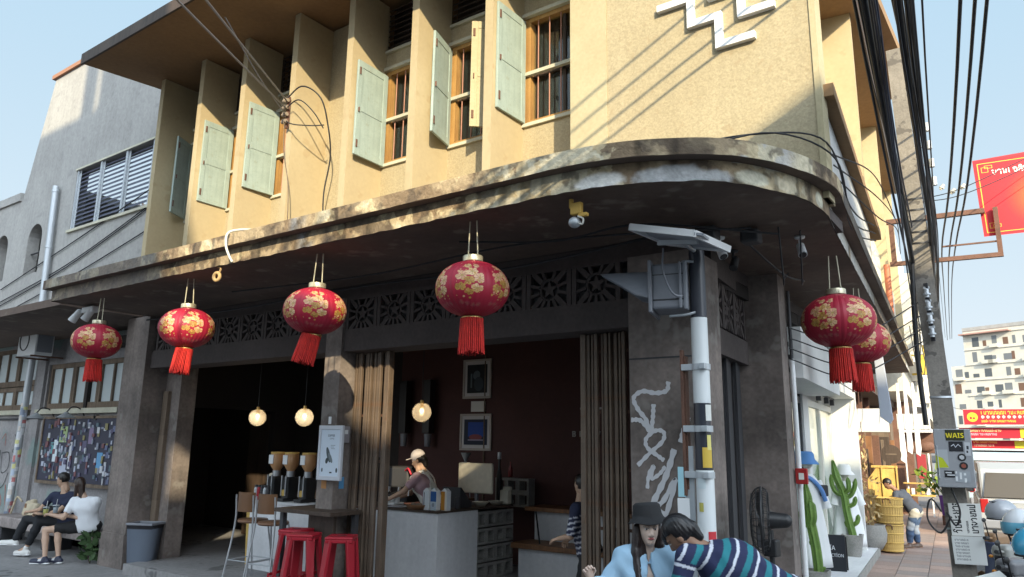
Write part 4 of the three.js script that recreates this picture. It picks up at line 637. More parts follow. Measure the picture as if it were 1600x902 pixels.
{ // framed pictures and lettering on the red brown wall
  const fr = (label, x0, x1, y0, y1, draw) => {
    const t = thing('framed_picture', label, 'picture', [(x0 + x1) / 2, (y0 + y1) / 2, -9.68], 0, undefined), w = x1 - x0, h = y1 - y0;
    part(t, 'frame', [rb(w, 0.035, 0.03, 0.005, 0, h / 2 - 0.0175, 0), rb(w, 0.035, 0.03, 0.005, 0, -h / 2 + 0.0175, 0), rb(0.035, h - 0.07, 0.03, 0.005, w / 2 - 0.0175, 0, 0), rb(0.035, h - 0.07, 0.03, 0.005, -w / 2 + 0.0175, 0, 0)], plain(0.45, 0.4, 0.36, 0.5));
    part(t, 'mount', bx(-w / 2 + 0.03, w / 2 - 0.03, -h / 2 + 0.03, h / 2 - 0.03, -0.012, 0), plain(0.6, 0.58, 0.58, 0.8));
    part(t, 'print', quad([-w / 2 + 0.085, -h / 2 + 0.09, 0.003], [w / 2 - 0.085, -h / 2 + 0.09, 0.003], [w / 2 - 0.085, h / 2 - 0.09, 0.003], [-w / 2 + 0.085, h / 2 - 0.09, 0.003]), canvasMat(128, 160, draw)); return t;
  };
  fr('upper framed picture, dark print in a pale frame on the red brown wall', -7.86, -7.27, 2.67, 3.32, (g, W, H) => { g.fillStyle = '#20262c'; g.fillRect(0, 0, W, H); g.fillStyle = '#5d6a72'; g.beginPath(); g.ellipse(60, 60, 22, 26, 0.4, 0, 7); g.fill(); g.fillRect(22, 50, 10, 80); g.fillStyle = '#3c464e'; g.beginPath(); g.ellipse(74, 110, 30, 40, 0, 0, 7); g.fill(); });
  fr('lower framed picture, blue print in a pale frame on the red brown wall', -7.9, -7.25, 1.83, 2.42, (g, W, H) => { g.fillStyle = '#252c40'; g.fillRect(0, 0, W, H); g.fillStyle = '#274b9c'; g.fillRect(22, 18, 84, 90); g.fillStyle = '#8e4a50'; g.beginPath(); g.ellipse(64, 112, 36, 18, 0, 0, 7); g.fill(); g.fillStyle = '#9a93a8'; g.fillRect(22, 126, 84, 8); });
  const n = thing('paper_notice', 'small pale paper notice between the two framed pictures', 'notice', [-7.54, 2.54, -9.692]); part(n, 'paper', rb(0.3, 0.17, 0.008, 0.002), M.paper);
  const wr = thing('wall_conduit', 'thin vertical conduit beside the framed pictures', 'pipe', [-7.4, FL, -9.68]); part(wr, 'pipe', rod([0, 0.9, 0], [0, 3.3, 0], 0.012), M.oldwood);
}
const { FontLoader } = await import('three/addons/loaders/FontLoader.js');
const { TextGeometry } = await import('three/addons/geometries/TextGeometry.js');
const font = await new FontLoader().loadAsync('fonts/droid/droid_sans_bold.typeface.json');
{
  const t = thing('wall_lettering', 'pale raised letters on the red brown café wall beside the gate', 'sign', [-5.75, 2.06, -9.69]);
  'BREW'.split('').forEach((ch, i) => part(t, 'letter_' + ch.toLowerCase(), new TextGeometry(ch, { font, size: 0.085, depth: 0.012, curveSegments: 4 }).translate(i * 0.125, 0, 0), plain(0.42, 0.4, 0.39, 0.6)));
  part(t, 'letter_bar', bx(0.15, 0.6, 0.4, 0.43, 0, 0.012), plain(0.42, 0.4, 0.39, 0.6));
}
{ // things on the right counter
  const y = 1.1, add = (n, l, c, x, z, f, yy = y) => { const t = thing(n, l, c, [x, yy, z]); f(t); return t; };
  const carton = (label, x, z, draw, h = 0.24) => add('drink_carton', label, 'carton', x, z, (t) => { part(t, 'carton', rb(0.1, h, 0.08, 0.004, 0, h / 2, 0), M.whitep); part(t, 'gable_top', ext([[-0.05, 0], [0.05, 0], [0.004, 0.035], [-0.004, 0.035]], 0.07).translate(0, h, -0.035), M.whitep); part(t, 'print', quad([-0.048, 0.004, 0.0415], [0.048, 0.004, 0.0415], [0.048, h - 0.004, 0.0415], [-0.048, h - 0.004, 0.0415]), canvasMat(64, 128, draw)); });
  carton('white drink carton with black side writing on the counter', -6.56, -7.42, (g) => { g.fillStyle = '#d6dbe0'; g.fillRect(0, 0, 64, 128); g.fillStyle = '#222'; g.fillRect(8, 10, 8, 100); });
  carton('blue and white drink carton on the counter', -6.44, -7.43, (g) => { g.fillStyle = '#2b5b9a'; g.fillRect(0, 0, 64, 70); g.fillStyle = '#b9c4cf'; g.fillRect(0, 70, 64, 58); g.fillStyle = '#8b939d'; g.beginPath(); g.arc(30, 92, 14, 0, 7); g.fill(); });
  carton('orange and white drink carton on the counter', -6.325 - 0.0, -7.5, (g) => { g.fillStyle = '#b97d23'; g.fillRect(0, 0, 42, 128); g.fillStyle = '#d8d4c8'; g.fillRect(42, 0, 22, 128); });
  add('small_jar', 'small dark jar at the right end of the counter cartons', 'jar', -6.36, -7.78, (t) => part(t, 'jar', lathe([[0.001, 0], [0.04, 0], [0.04, 0.13], [0.03, 0.15], [0.001, 0.152]], 16), M.dark));
  add('wicker_tray', 'shallow brown tray of small things on the counter corner', 'tray', -6.72, -7.41, (t) => { part(t, 'tray', lathe([[0.001, 0], [0.13, 0], [0.16, 0.06], [0.15, 0.06], [0.125, 0.012], [0.001, 0.012]], 22), M.wood); part(t, 'packets', [sph(0.02, 0.05, 0, 0.04, 1.5, 0.8, 1), sph(-0.06, 0.05, 0.02, 0.035)], M.oldwood); });
  add('tall_glass', 'tall clear drinking glass behind the brown tray', 'glass', -6.68, -7.64, (t) => part(t, 'glass', lathe([[0.001, 0], [0.035, 0], [0.045, 0.26], [0.041, 0.26], [0.031, 0.01], [0.001, 0.01]], 18), M.glass));
  add('paper_menu', 'flat paper menus lying on the counter left of the tray', 'menu', -7.15, -7.5, (t) => part(t, 'paper', [rb(0.3, 0.006, 0.2, 0.002, 0, 0.003, 0), rb(0.26, 0.006, 0.18, 0.002, 0.05, 0.0095, 0.02)], plain(0.42, 0.42, 0.48, 0.8)));
  add('cup_tray', 'pale tray of cups at the left end of the counter', 'tray', -7.5, -7.72, (t) => { part(t, 'tray', rb(0.3, 0.03, 0.2, 0.008, 0, 0.015, 0), M.whitep); for (let i = 0; i < 4; i++) part(t, 'cup', lathe([[0.001, 0.03], [0.03, 0.03], [0.036, 0.1], [0.032, 0.1], [0.027, 0.036], [0.001, 0.035]], 14).translate(-0.11 + i * 0.075, 0, 0), M.whitep); });
  add('white_screen', 'cream back of a till screen beside the barista, lit by the sun', 'screen', -6.32 - 0.35, -8.55, (t) => { part(t, 'screen', rb(0.62, 0.42, 0.04, 0.02, 0, 0.36, 0), M.cream); part(t, 'stand', [rb(0.05, 0.16, 0.04, 0.01, 0, 0.08, -0.03), rb(0.25, 0.02, 0.18, 0.01, 0, 0.01, -0.03)], M.greyp); });
  add('till', 'dark till terminal before the cream screen', 'till', -6.55, -8.0, (t) => part(t, 'casing', [ext([[-0.12, 0], [0.12, 0], [0.12, 0.05], [-0.1, 0.26], [-0.12, 0.26]], 0.3, 0.006).rotateY(Math.PI / 2).translate(-0.15, 0, 0)], M.dark));
  add('steel_bowl', 'pale shallow bowl on the side counter', 'bowl', -6.42, -8.35, (t) => part(t, 'bowl', lathe([[0.001, 0], [0.06, 0], [0.12, 0.06], [0.115, 0.06], [0.055, 0.008], [0.001, 0.007]], 20), M.cream));
  add('steel_bowl', 'second pale bowl farther back on the side counter', 'bowl', -6.45, -8.75, (t) => part(t, 'bowl', lathe([[0.001, 0], [0.06, 0], [0.11, 0.05], [0.105, 0.05], [0.055, 0.008], [0.001, 0.007]], 20), M.cream));
  add('paper_bag', 'crumpled cream paper bag on the end of the side counter', 'bag', -6.36, -8.86, (t) => part(t, 'bag', [rb(0.15, 0.2, 0.1, 0.02, 0, 0.1, 0), rb(0.12, 0.05, 0.07, 0.01, 0.03, 0.22, 0)], M.cream));
  add('pour_over_stand', 'tall pour over coffee stand with glass cone behind the counter', 'coffee stand', -7.3, -9.1, (t) => { part(t, 'stand', [rod([-0.1, 0, 0], [-0.07, 0.55, 0], 0.008), rod([0.1, 0, 0], [0.07, 0.55, 0], 0.008), rod([-0.08, 0.55, 0], [0.08, 0.55, 0], 0.008)], M.galv); part(t, 'cone', lathe([[0.01, 0.55], [0.08, 0.7], [0.074, 0.7], [0.005, 0.56]], 16), M.galv); part(t, 'base', rb(0.3, 0.03, 0.2, 0.01, 0, 0.015, 0), M.wood); });
  add('bottle', 'upright black bottle with a pale label at the end of the counter', 'bottle', -6.62, -9.05, (t) => { part(t, 'bottle_body', lathe([[0.001, 0], [0.04, 0], [0.04, 0.4], [0.018, 0.5], [0.018, 0.62], [0.001, 0.622]], 16), M.black); part(t, 'cap', lathe([[0.001, 0.62], [0.03, 0.62], [0.03, 0.72], [0.001, 0.722]], 14), M.galv); });
  add('espresso_machine', 'dark espresso machine with red light behind the left of the counter', 'coffee machine', -7.72, -8.2, (t) => { part(t, 'body', [rb(0.5, 0.3, 0.4, 0.04, 0, 0.35, 0), rb(0.46, 0.1, 0.36, 0.02, 0, 0.05, 0)], M.dark); part(t, 'group_head', [rod([0.1, 0.22, 0.2], [0.1, 0.14, 0.2], 0.035), rod([-0.1, 0.22, 0.2], [-0.1, 0.14, 0.2], 0.035)], M.chrome); part(t, 'steam_wand', tube([[0.24, 0.35, 0.15], [0.3, 0.28, 0.2], [0.29, 0.1, 0.22]], 0.01), M.chrome); part(t, 'hot_lever', tube([[0.2, 0.45, 0.2], [0.3, 0.48, 0.25], [0.36, 0.4, 0.25]], 0.014), plain(0.55, 0.03, 0.06, 0.3)); part(t, 'portafilter', rod([0.1, 0.15, 0.2], [0.12, 0.13, 0.4], 0.014), M.black); });
}
{ // left hand counter with grinders
  const t = thing('side_counter', 'white concrete counter with coffee grinders left of the middle column', 'counter', [-8.6, FL, -7.2]);
  wpart(t, 'front', bx(-9.47, -7.6, FL, 1.065, -7.0, -6.92), M.counter); wpart(t, 'end_panel', bx(-9.55, -9.471, FL, 1.065, -7.7, -6.92), M.counter); wpart(t, 'countertop', [bx(-9.57, -7.6, 1.066, 1.095, -7.3, -6.9), bx(-10.1, -7.6, 1.066, 1.095, -7.75, -7.301)], M.counter);
  const gr = (label, x, z, hop) => { const g = thing('coffee_grinder', label, 'grinder', [x, 1.095, z]); part(g, 'body', [rb(0.15, 0.34, 0.2, 0.03, 0, 0.17, 0), rb(0.17, 0.05, 0.28, 0.015, 0, 0.025, 0.03)], M.black); part(g, 'neck', [rod([0, 0.34, 0], [0, 0.42, 0], 0.06), rod([-0.045, 0.08, 0.11], [-0.045, 0.36, 0.11], 0.012), rod([0.045, 0.08, 0.11], [0.045, 0.36, 0.11], 0.012)], M.steel); part(g, 'hopper', lathe([[0.05, 0.42], [0.1, 0.5], [0.1, 0.66], [0.001, 0.665]], 18), hop); part(g, 'hopper_label', rb(0.1, 0.13, 0.01, 0.004, -0.02, 0.58, 0.1), M.whitep); part(g, 'lid', lathe([[0.102, 0.66], [0.102, 0.685], [0.001, 0.69]], 18), M.gold); part(g, 'dial', rod([0, 0.12, 0.1], [0, 0.12, 0.112], 0.045, 0.045, 16), M.gold); return g; };
  const hop = plain(0.45, 0.24, 0.11, 0.35);
  gr('left coffee grinder with amber hopper and white label', -9.27, -7.12, hop); gr('middle coffee grinder with amber hopper between two others', -8.95, -7.12, hop); gr('right coffee grinder with amber hopper next to the framed menu', -8.6, -7.15, hop);
  for (let i = 0; i < 5; i++) { const j = thing('syrup_jar', ['leftmost silver jar', 'red jar, second', 'black jar in the middle', 'silver jar, fourth', 'black jar at the right end'][i] + ' of the row by the grinders', 'jar', [-9.53 + i * 0.07, 1.095, -6.98], 0, 'syrup jars'); part(j, 'jar', lathe([[0.001, 0], [0.03, 0], [0.03, 0.15], [0.02, 0.18], [0.001, 0.182]], 14), [M.galv, M.red, M.dark, M.galv, M.dark][i]); part(j, 'lid', rod([0, 0.18, 0], [0, 0.21, 0], 0.025, 0.025, 14), M.dark); }
  const o = thing('sugar_sack', 'pale lit sack at the left end behind the syrup jars', 'sack', [-9.7, 1.095, -7.5]); part(o, 'sack', [rb(0.35, 0.16, 0.2, 0.04, 0, 0.09, 0), rb(0.14, 0.24, 0.16, 0.04, -0.1, 0.24, 0)], M.cream);
  const n = thing('wall_notice', 'dim paper poster on the dark wall above the grinders', 'poster', [-10.0, 1.95, -9.7]); part(n, 'paper', rb(0.5, 0.55, 0.01, 0.003), plain(0.16, 0.13, 0.13, 0.8)); part(n, 'print', rb(0.2, 0.2, 0.006, 0.002, 0.02, 0.02, 0.008), plain(0.28, 0.22, 0.2, 0.8));
  const s = thing('timber_board', 'pale timber board leaning at the left end of the grinder counter', 'board', [-9.78, FL, -7.15], 0.2); part(s, 'board', rb(0.16, 0.9, 0.03, 0.006, 0, 0.45, 0).rotateZ(0.06), M.gold);
}
{ // bar table round the middle column
  const t = thing('bar_table', 'dark wooden bar table built round the middle column', 'table', [-7.5, 0, -6.3]);
  wpart(t, 'tabletop', [bx(-7.75, -6.74, 1.1, 1.145, -6.24, -5.96), bx(-7.75, -7.39, 1.1, 1.145, -6.62, -6.241), bx(-7.06, -6.74, 1.1, 1.145, -6.44, -6.241)], M.darkwood);
  for (const [x, z] of [[-7.68, -6.05], [-7.68, -6.55], [-6.8, -6.4]]) wpart(t, 'leg', bx(x - 0.03, x + 0.03, 0, 1.1, z - 0.03, z + 0.03), M.dark); wpart(t, 'leg_panel', bx(-7.35, -6.9, 0.0, 1.1, -6.2, -6.16), M.darkwood);
  const f = thing('menu_frame', 'white framed menu print hung on the middle column', 'frame', [-7.08, 1.81, -6.2], 0, undefined);
  part(f, 'frame', [rb(0.42, 0.05, 0.04, 0.006, 0, 0.3, 0), rb(0.42, 0.05, 0.04, 0.006, 0, -0.3, 0), rb(0.04, 0.55, 0.04, 0.006, 0.19, 0, 0), rb(0.04, 0.55, 0.04, 0.006, -0.19, 0, 0)], plain(0.55, 0.57, 0.62, 0.4));
  part(f, 'print', quad([-0.17, -0.275, 0.006], [0.17, -0.275, 0.006], [0.17, 0.275, 0.006], [-0.17, 0.275, 0.006]), canvasMat(170, 275, (g, W, H) => { g.fillStyle = '#ccd7e4'; g.fillRect(0, 0, W, H); g.fillStyle = '#39424f'; g.font = 'bold 17px sans-serif'; g.textAlign = 'center'; g.fillText('COFFEE', W / 2 + 4, 42); g.font = '12px sans-serif'; g.fillText('COFFEE', W / 2 + 10, 58); g.fillStyle = '#7c8794'; g.fillRect(88, 92, 40, 3); g.fillRect(88, 102, 30, 3); g.fillRect(92, 112, 34, 3); g.fillStyle = '#4a5458'; g.beginPath(); g.ellipse(72, 150, 15, 48, -0.35, 0, 7); g.fill(); g.fillStyle = '#6d777c'; g.beginPath(); g.ellipse(90, 168, 12, 34, -0.55, 0, 7); g.fill(); g.fillStyle = '#323a3e'; g.beginPath(); g.ellipse(60, 185, 12, 18, 0.3, 0, 7); g.fill(); g.beginPath(); g.ellipse(22, 240, 6, 12, 0, 0, 7); g.fill(); g.beginPath(); g.ellipse(150, 240, 8, 14, 0, 0, 7); g.fill(); g.fillRect(88, 250, 22, 8); }));
  const st = (label, x, y, z, w, h, m) => { const q = thing('sticker', label, 'sticker', [x, y, z]); part(q, 'paper', rb(w, h, 0.004, 0.001), m); };
  const bl = thing('sticker', 'blue rectangular sticker on the side of the middle column', 'sticker', [-7.076, 1.45, -6.4]); part(bl, 'paper', rb(0.004, 0.14, 0.08, 0.001), plain(0.1, 0.3, 0.55, 0.6));
  st('orange round sticker under the framed menu', -7.24, 1.43, ZF + 0.033, 0.09, 0.1, plain(0.45, 0.2, 0.06, 0.6)); st('small white switch plate above the framed menu', -7.2, 2.2, ZF + 0.034, 0.05, 0.09, M.whitep);
  const sb = thing('switch_box', 'grey switch box on the side of the middle column by the gate', 'switch box', [-7.06, 2.03, -6.4]); part(sb, 'box', rb(0.04, 0.2, 0.12, 0.006), plain(0.3, 0.28, 0.3, 0.5)); part(sb, 'switch', rb(0.01, 0.05, 0.05, 0.003, 0.024, 0.03, 0), M.whitep);
}
// red metal stools
{
  const t = thing('metal_stool', 'x', 'stool', [0, FL, 0], 0, 'red metal stools at the bar table');
  part(t, 'seat', [rb(0.31, 0.035, 0.31, 0.02, 0, 0.765, 0, 3), rb(0.3, 0.04, 0.3, 0.012, 0, 0.735, 0)], M.red); part(t, 'hand_hole', rb(0.1, 0.004, 0.03, 0.002, 0, 0.7835, 0), M.black);
  for (const [sx, sz] of [[1, 1], [1, -1], [-1, 1], [-1, -1]]) { const l = ext([[-0.045, 0], [0.045, 0], [0.026, -0.74], [-0.026, -0.74]], 0.028, 0.004); const a = Math.atan2(sx, sz); part(t, 'leg', l.translate(0, 0, -0.014).rotateX(-0.13).translate(0, 0.74, 0.165).rotateY(a), M.red); }
  for (const g of [bar([-0.21, 0.26, -0.21], [0.21, 0.26, -0.21], 0.02, 0.03), bar([-0.21, 0.26, 0.21], [0.21, 0.26, 0.21], 0.02, 0.03), bar([-0.205, 0.29, -0.205], [-0.205, 0.29, 0.205], 0.02, 0.03), bar([0.205, 0.29, -0.205], [0.205, 0.29, 0.205], 0.02, 0.03)]) part(t, 'foot_rail', g, M.red);
  t.position.set(-6.9, FL, -5.74); t.rotation.y = 0.5; t.userData.label = 'middle red metal stool of the three at the bar table';
  dup(t, 'left red metal stool, nearest the bar chairs', [-7.3, FL, -5.95], 0.35); dup(t, 'right red metal stool, under the framed menu and gate', [-6.42, FL, -5.86], 0.62);
}
// bar chairs
{
  const t = thing('bar_chair', 'left bar chair with brown curved back and steel legs', 'chair', [-8.78, FL, -6.42], 0.1, 'bar chairs at the grinder counter');
  part(t, 'seat', lathe([[0.001, 0.72], [0.19, 0.72], [0.2, 0.74], [0.19, 0.765], [0.001, 0.775]], 24), plain(0.2, 0.1, 0.055, 0.45));
  const bp = new THREE.CylinderGeometry(0.24, 0.24, 0.25, 16, 1, true, -0.75, 1.5); part(t, 'backrest', [bp.clone().translate(0, 0.99, -0.04), new THREE.CylinderGeometry(0.225, 0.225, 0.25, 16, 1, true, -0.75, 1.5).translate(0, 0.99, -0.04)], new THREE.MeshStandardMaterial({ color: rgb(0.16, 0.075, 0.032), roughness: 0.4, side: THREE.DoubleSide }));
  const sm = plain(0.5, 0.51, 0.53, 0.35, 0.6);
  for (const s of [-1, 1]) { part(t, 'back_post', tube([[s * 0.16, 1.08, 0.17], [s * 0.165, 0.75, 0.15], [s * 0.22, 0, 0.24]], 0.012, 16), sm); part(t, 'leg', tube([[s * 0.15, 0.73, -0.12], [s * 0.21, 0, -0.24]], 0.012, 6), sm); }
  part(t, 'foot_ring', [rod([-0.2, 0.25, 0.2], [0.2, 0.25, 0.2], 0.008), rod([-0.2, 0.25, -0.2], [0.2, 0.25, -0.2], 0.008), rod([-0.2, 0.25, -0.2], [-0.2, 0.25, 0.2], 0.008), rod([0.2, 0.25, -0.2], [0.2, 0.25, 0.2], 0.008)], sm);
  dup(t, 'right bar chair with brown curved back, next to the red stools', [-8.32, FL, -6.4], 0.16);
}
{ // waste bin
  const t = thing('waste_bin', 'grey blue plastic waste bin with a black bag beside the end column', 'bin', [-11.3, 0, -6.35], 0.5); t.scale.set(0.88, 1.12, 0.88);
  const f = (r0, r1, y0, y1) => new THREE.CylinderGeometry(r1, r0, y1 - y0, 4, 1, true).rotateY(Math.PI / 4).scale(1, 1, 0.8).translate(0, (y0 + y1) / 2, 0);
  const bm = new THREE.MeshStandardMaterial({ color: rgb(0.12, 0.145, 0.19), roughness: 0.55, side: THREE.DoubleSide });
  part(t, 'bin_body', [f(0.24, 0.32, 0, 0.6), rb(0.33, 0.01, 0.26, 0.004, 0, 0.005, 0)], bm); part(t, 'rim', [rb(0.49, 0.03, 0.03, 0.008, 0, 0.61, 0.185), rb(0.49, 0.03, 0.03, 0.008, 0, 0.61, -0.185), rb(0.03, 0.03, 0.37, 0.008, 0.23, 0.61, 0), rb(0.03, 0.03, 0.37, 0.008, -0.23, 0.61, 0)], M.greyp); part(t, 'bin_bag', [f(0.3, 0.329, 0.5, 0.605)], new THREE.MeshStandardMaterial({ color: rgb(0.02, 0.02, 0.025), roughness: 0.35, side: THREE.DoubleSide }));
}
// lit pendant lamps
[[-10.25, 2.3, -7.42, 'left glowing globe pendant lamp deep in the café'], [-8.98, 2.29, -7.32, 'middle glowing globe pendant lamp above the grinders'], [-7.07, 2.36, -7.8, 'right glowing globe pendant lamp above the counter']].forEach(([x, y, z, label]) => {
  const t = thing('pendant_lamp', label, 'lamp', [x, y, z], 0, 'glowing globe pendant lamps');
  part(t, 'globe', new THREE.SphereGeometry(0.135, 28, 20, 0, 6.2832, 0.35, 2.8), new THREE.MeshPhysicalMaterial({ color: rgb(0.8, 0.78, 0.74), transmission: 0.75, thickness: 0, roughness: 0.25 }));
  part(t, 'bulb', sph(0, 0.02, 0, 0.03, 1, 1.2, 1), new THREE.MeshStandardMaterial({ color: 0x000000, emissive: rgb(1, 0.74, 0.4), emissiveIntensity: 2.2 }));
  part(t, 'socket', rod([0, 0.07, 0], [0, 0.17, 0], 0.025), M.brass); part(t, 'hanging_cord', rod([0, 0.17, 0], [0, 3.6 - y, 0], 0.006, 0.006, 6), M.black);
  const l = new THREE.PointLight(rgb(1, 0.74, 0.42), 0.07, 0, 2); l.position.set(0, 0.02, 0); l.castShadow = true; t.add(l);
});
{ // speakers by the pendant
  for (const [x, s] of [[-9.05, 'left'], [-8.5, 'right']]) { const t = thing('speaker', s + ' black box hung with a white cup shape below, behind the pendant lamp', 'speaker', [x, 2.0, -9.55]); part(t, 'box', rb(0.16, 0.9, 0.14, 0.01, 0, 0.55, 0), M.black); part(t, 'cup', lathe([[0.001, -0.12], [0.05, -0.12], [0.065, 0.09], [0.001, 0.092]], 16), M.greyp); }
}
// ---------------------------------------------------------------- people: signed distance bodies meshed by surface nets
const smin = (a, b, k) => { const h = clamp(0.5 + 0.5 * (b - a) / k); return b + (a - b) * h - k * h * (1 - h); };
function cap(p, a, b, ra, rb2) { // tapered capsule
  const bx_ = b.x - a.x, by = b.y - a.y, bz = b.z - a.z, px = p.x - a.x, py = p.y - a.y, pz = p.z - a.z;
  const t = clamp((px * bx_ + py * by + pz * bz) / (bx_ * bx_ + by * by + bz * bz + 1e-9));
  return Math.hypot(px - bx_ * t, py - by * t, pz - bz * t) - (ra + (rb2 - ra) * t);
}
const ell = (x, y, z, rx, ry, rz) => { const k = Math.hypot(x / rx, y / ry, z / rz); return (k - 1) * Math.min(rx, ry, rz); };
function nets(f, lo, hi, h, color) {
  const nx = Math.ceil((hi.x - lo.x) / h) + 1, ny = Math.ceil((hi.y - lo.y) / h) + 1, nz = Math.ceil((hi.z - lo.z) / h) + 1, F = new Float32Array(nx * ny * nz), p = V();
  const at = (i, j, k) => (k * ny + j) * nx + i;
  // coarse skip: far cells take the value of their block's middle
  const B = 4;
  for (let k0 = 0; k0 < nz; k0 += B) for (let j0 = 0; j0 < ny; j0 += B) for (let i0 = 0; i0 < nx; i0 += B) {
    p.set(lo.x + (i0 + 1.5) * h, lo.y + (j0 + 1.5) * h, lo.z + (k0 + 1.5) * h); const c = f(p), far = Math.abs(c) > B * h * 1.6;
    for (let k = k0; k < Math.min(nz, k0 + B); k++) for (let j = j0; j < Math.min(ny, j0 + B); j++) for (let i = i0; i < Math.min(nx, i0 + B); i++) F[at(i, j, k)] = far ? c : f(p.set(lo.x + i * h, lo.y + j * h, lo.z + k * h));
  }
  const id = new Int32Array(nx * ny * nz).fill(-1), P = [], idx = [];
  for (let k = 0; k < nz - 1; k++) for (let j = 0; j < ny - 1; j++) for (let i = 0; i < nx - 1; i++) {
    let m = 0, sx = 0, sy = 0, sz = 0, n = 0; const v = [];
    for (let c = 0; c < 8; c++) { v[c] = F[at(i + (c & 1), j + ((c >> 1) & 1), k + (c >> 2))]; if (v[c] < 0) m |= 1 << c; }
    if (m === 0 || m === 255) continue;
    for (let c = 0; c < 8; c++) for (const b of [1, 2, 4]) { if (c & b) continue; const d = c | b; if ((v[c] < 0) === (v[d] < 0)) continue; const t = v[c] / (v[c] - v[d]); sx += (c & 1) + (b === 1 ? t : 0); sy += ((c >> 1) & 1) + (b === 2 ? t : 0); sz += (c >> 2) + (b === 4 ? t : 0); n++; }
    id[at(i, j, k)] = P.length / 3; P.push(lo.x + (i + sx / n) * h, lo.y + (j + sy / n) * h, lo.z + (k + sz / n) * h);
  }
  const q = (a, b, c, d, fl) => { if (a < 0 || b < 0 || c < 0 || d < 0) return; fl ? idx.push(a, b, c, a, c, d) : idx.push(a, c, b, a, d, c); };
  for (let k = 1; k < nz - 1; k++) for (let j = 1; j < ny - 1; j++) for (let i = 1; i < nx - 1; i++) {
    const s = F[at(i, j, k)] < 0;
    if (s !== F[at(i + 1, j, k)] < 0) q(id[at(i, j - 1, k - 1)], id[at(i, j, k - 1)], id[at(i, j, k)], id[at(i, j - 1, k)], s);
    if (s !== F[at(i, j + 1, k)] < 0) q(id[at(i - 1, j, k - 1)], id[at(i - 1, j, k)], id[at(i, j, k)], id[at(i, j, k - 1)], s);
    if (s !== F[at(i, j, k + 1)] < 0) q(id[at(i - 1, j - 1, k)], id[at(i, j - 1, k)], id[at(i, j, k)], id[at(i - 1, j, k)], s);
  }
  const g = new THREE.BufferGeometry(); g.setAttribute('position', new THREE.Float32BufferAttribute(P, 3)); g.setIndex(idx); g.computeVertexNormals();
  if (color) { const C = []; for (let i = 0; i < P.length; i += 3) C.push(...color(p.set(P[i], P[i + 1], P[i + 2]))); g.setAttribute('color', new THREE.Float32BufferAttribute(C, 3)); }
  g.setAttribute('uv', new THREE.Float32BufferAttribute(new Float32Array(P.length / 3 * 2), 2)); return g.toNonIndexed();
}
function bounds(pts, r) { const lo = V(1e9, 1e9, 1e9), hi = V(-1e9, -1e9, -1e9); for (const p of pts) { lo.min(p); hi.max(p); } return [lo.addScalar(-r), hi.addScalar(r)]; }
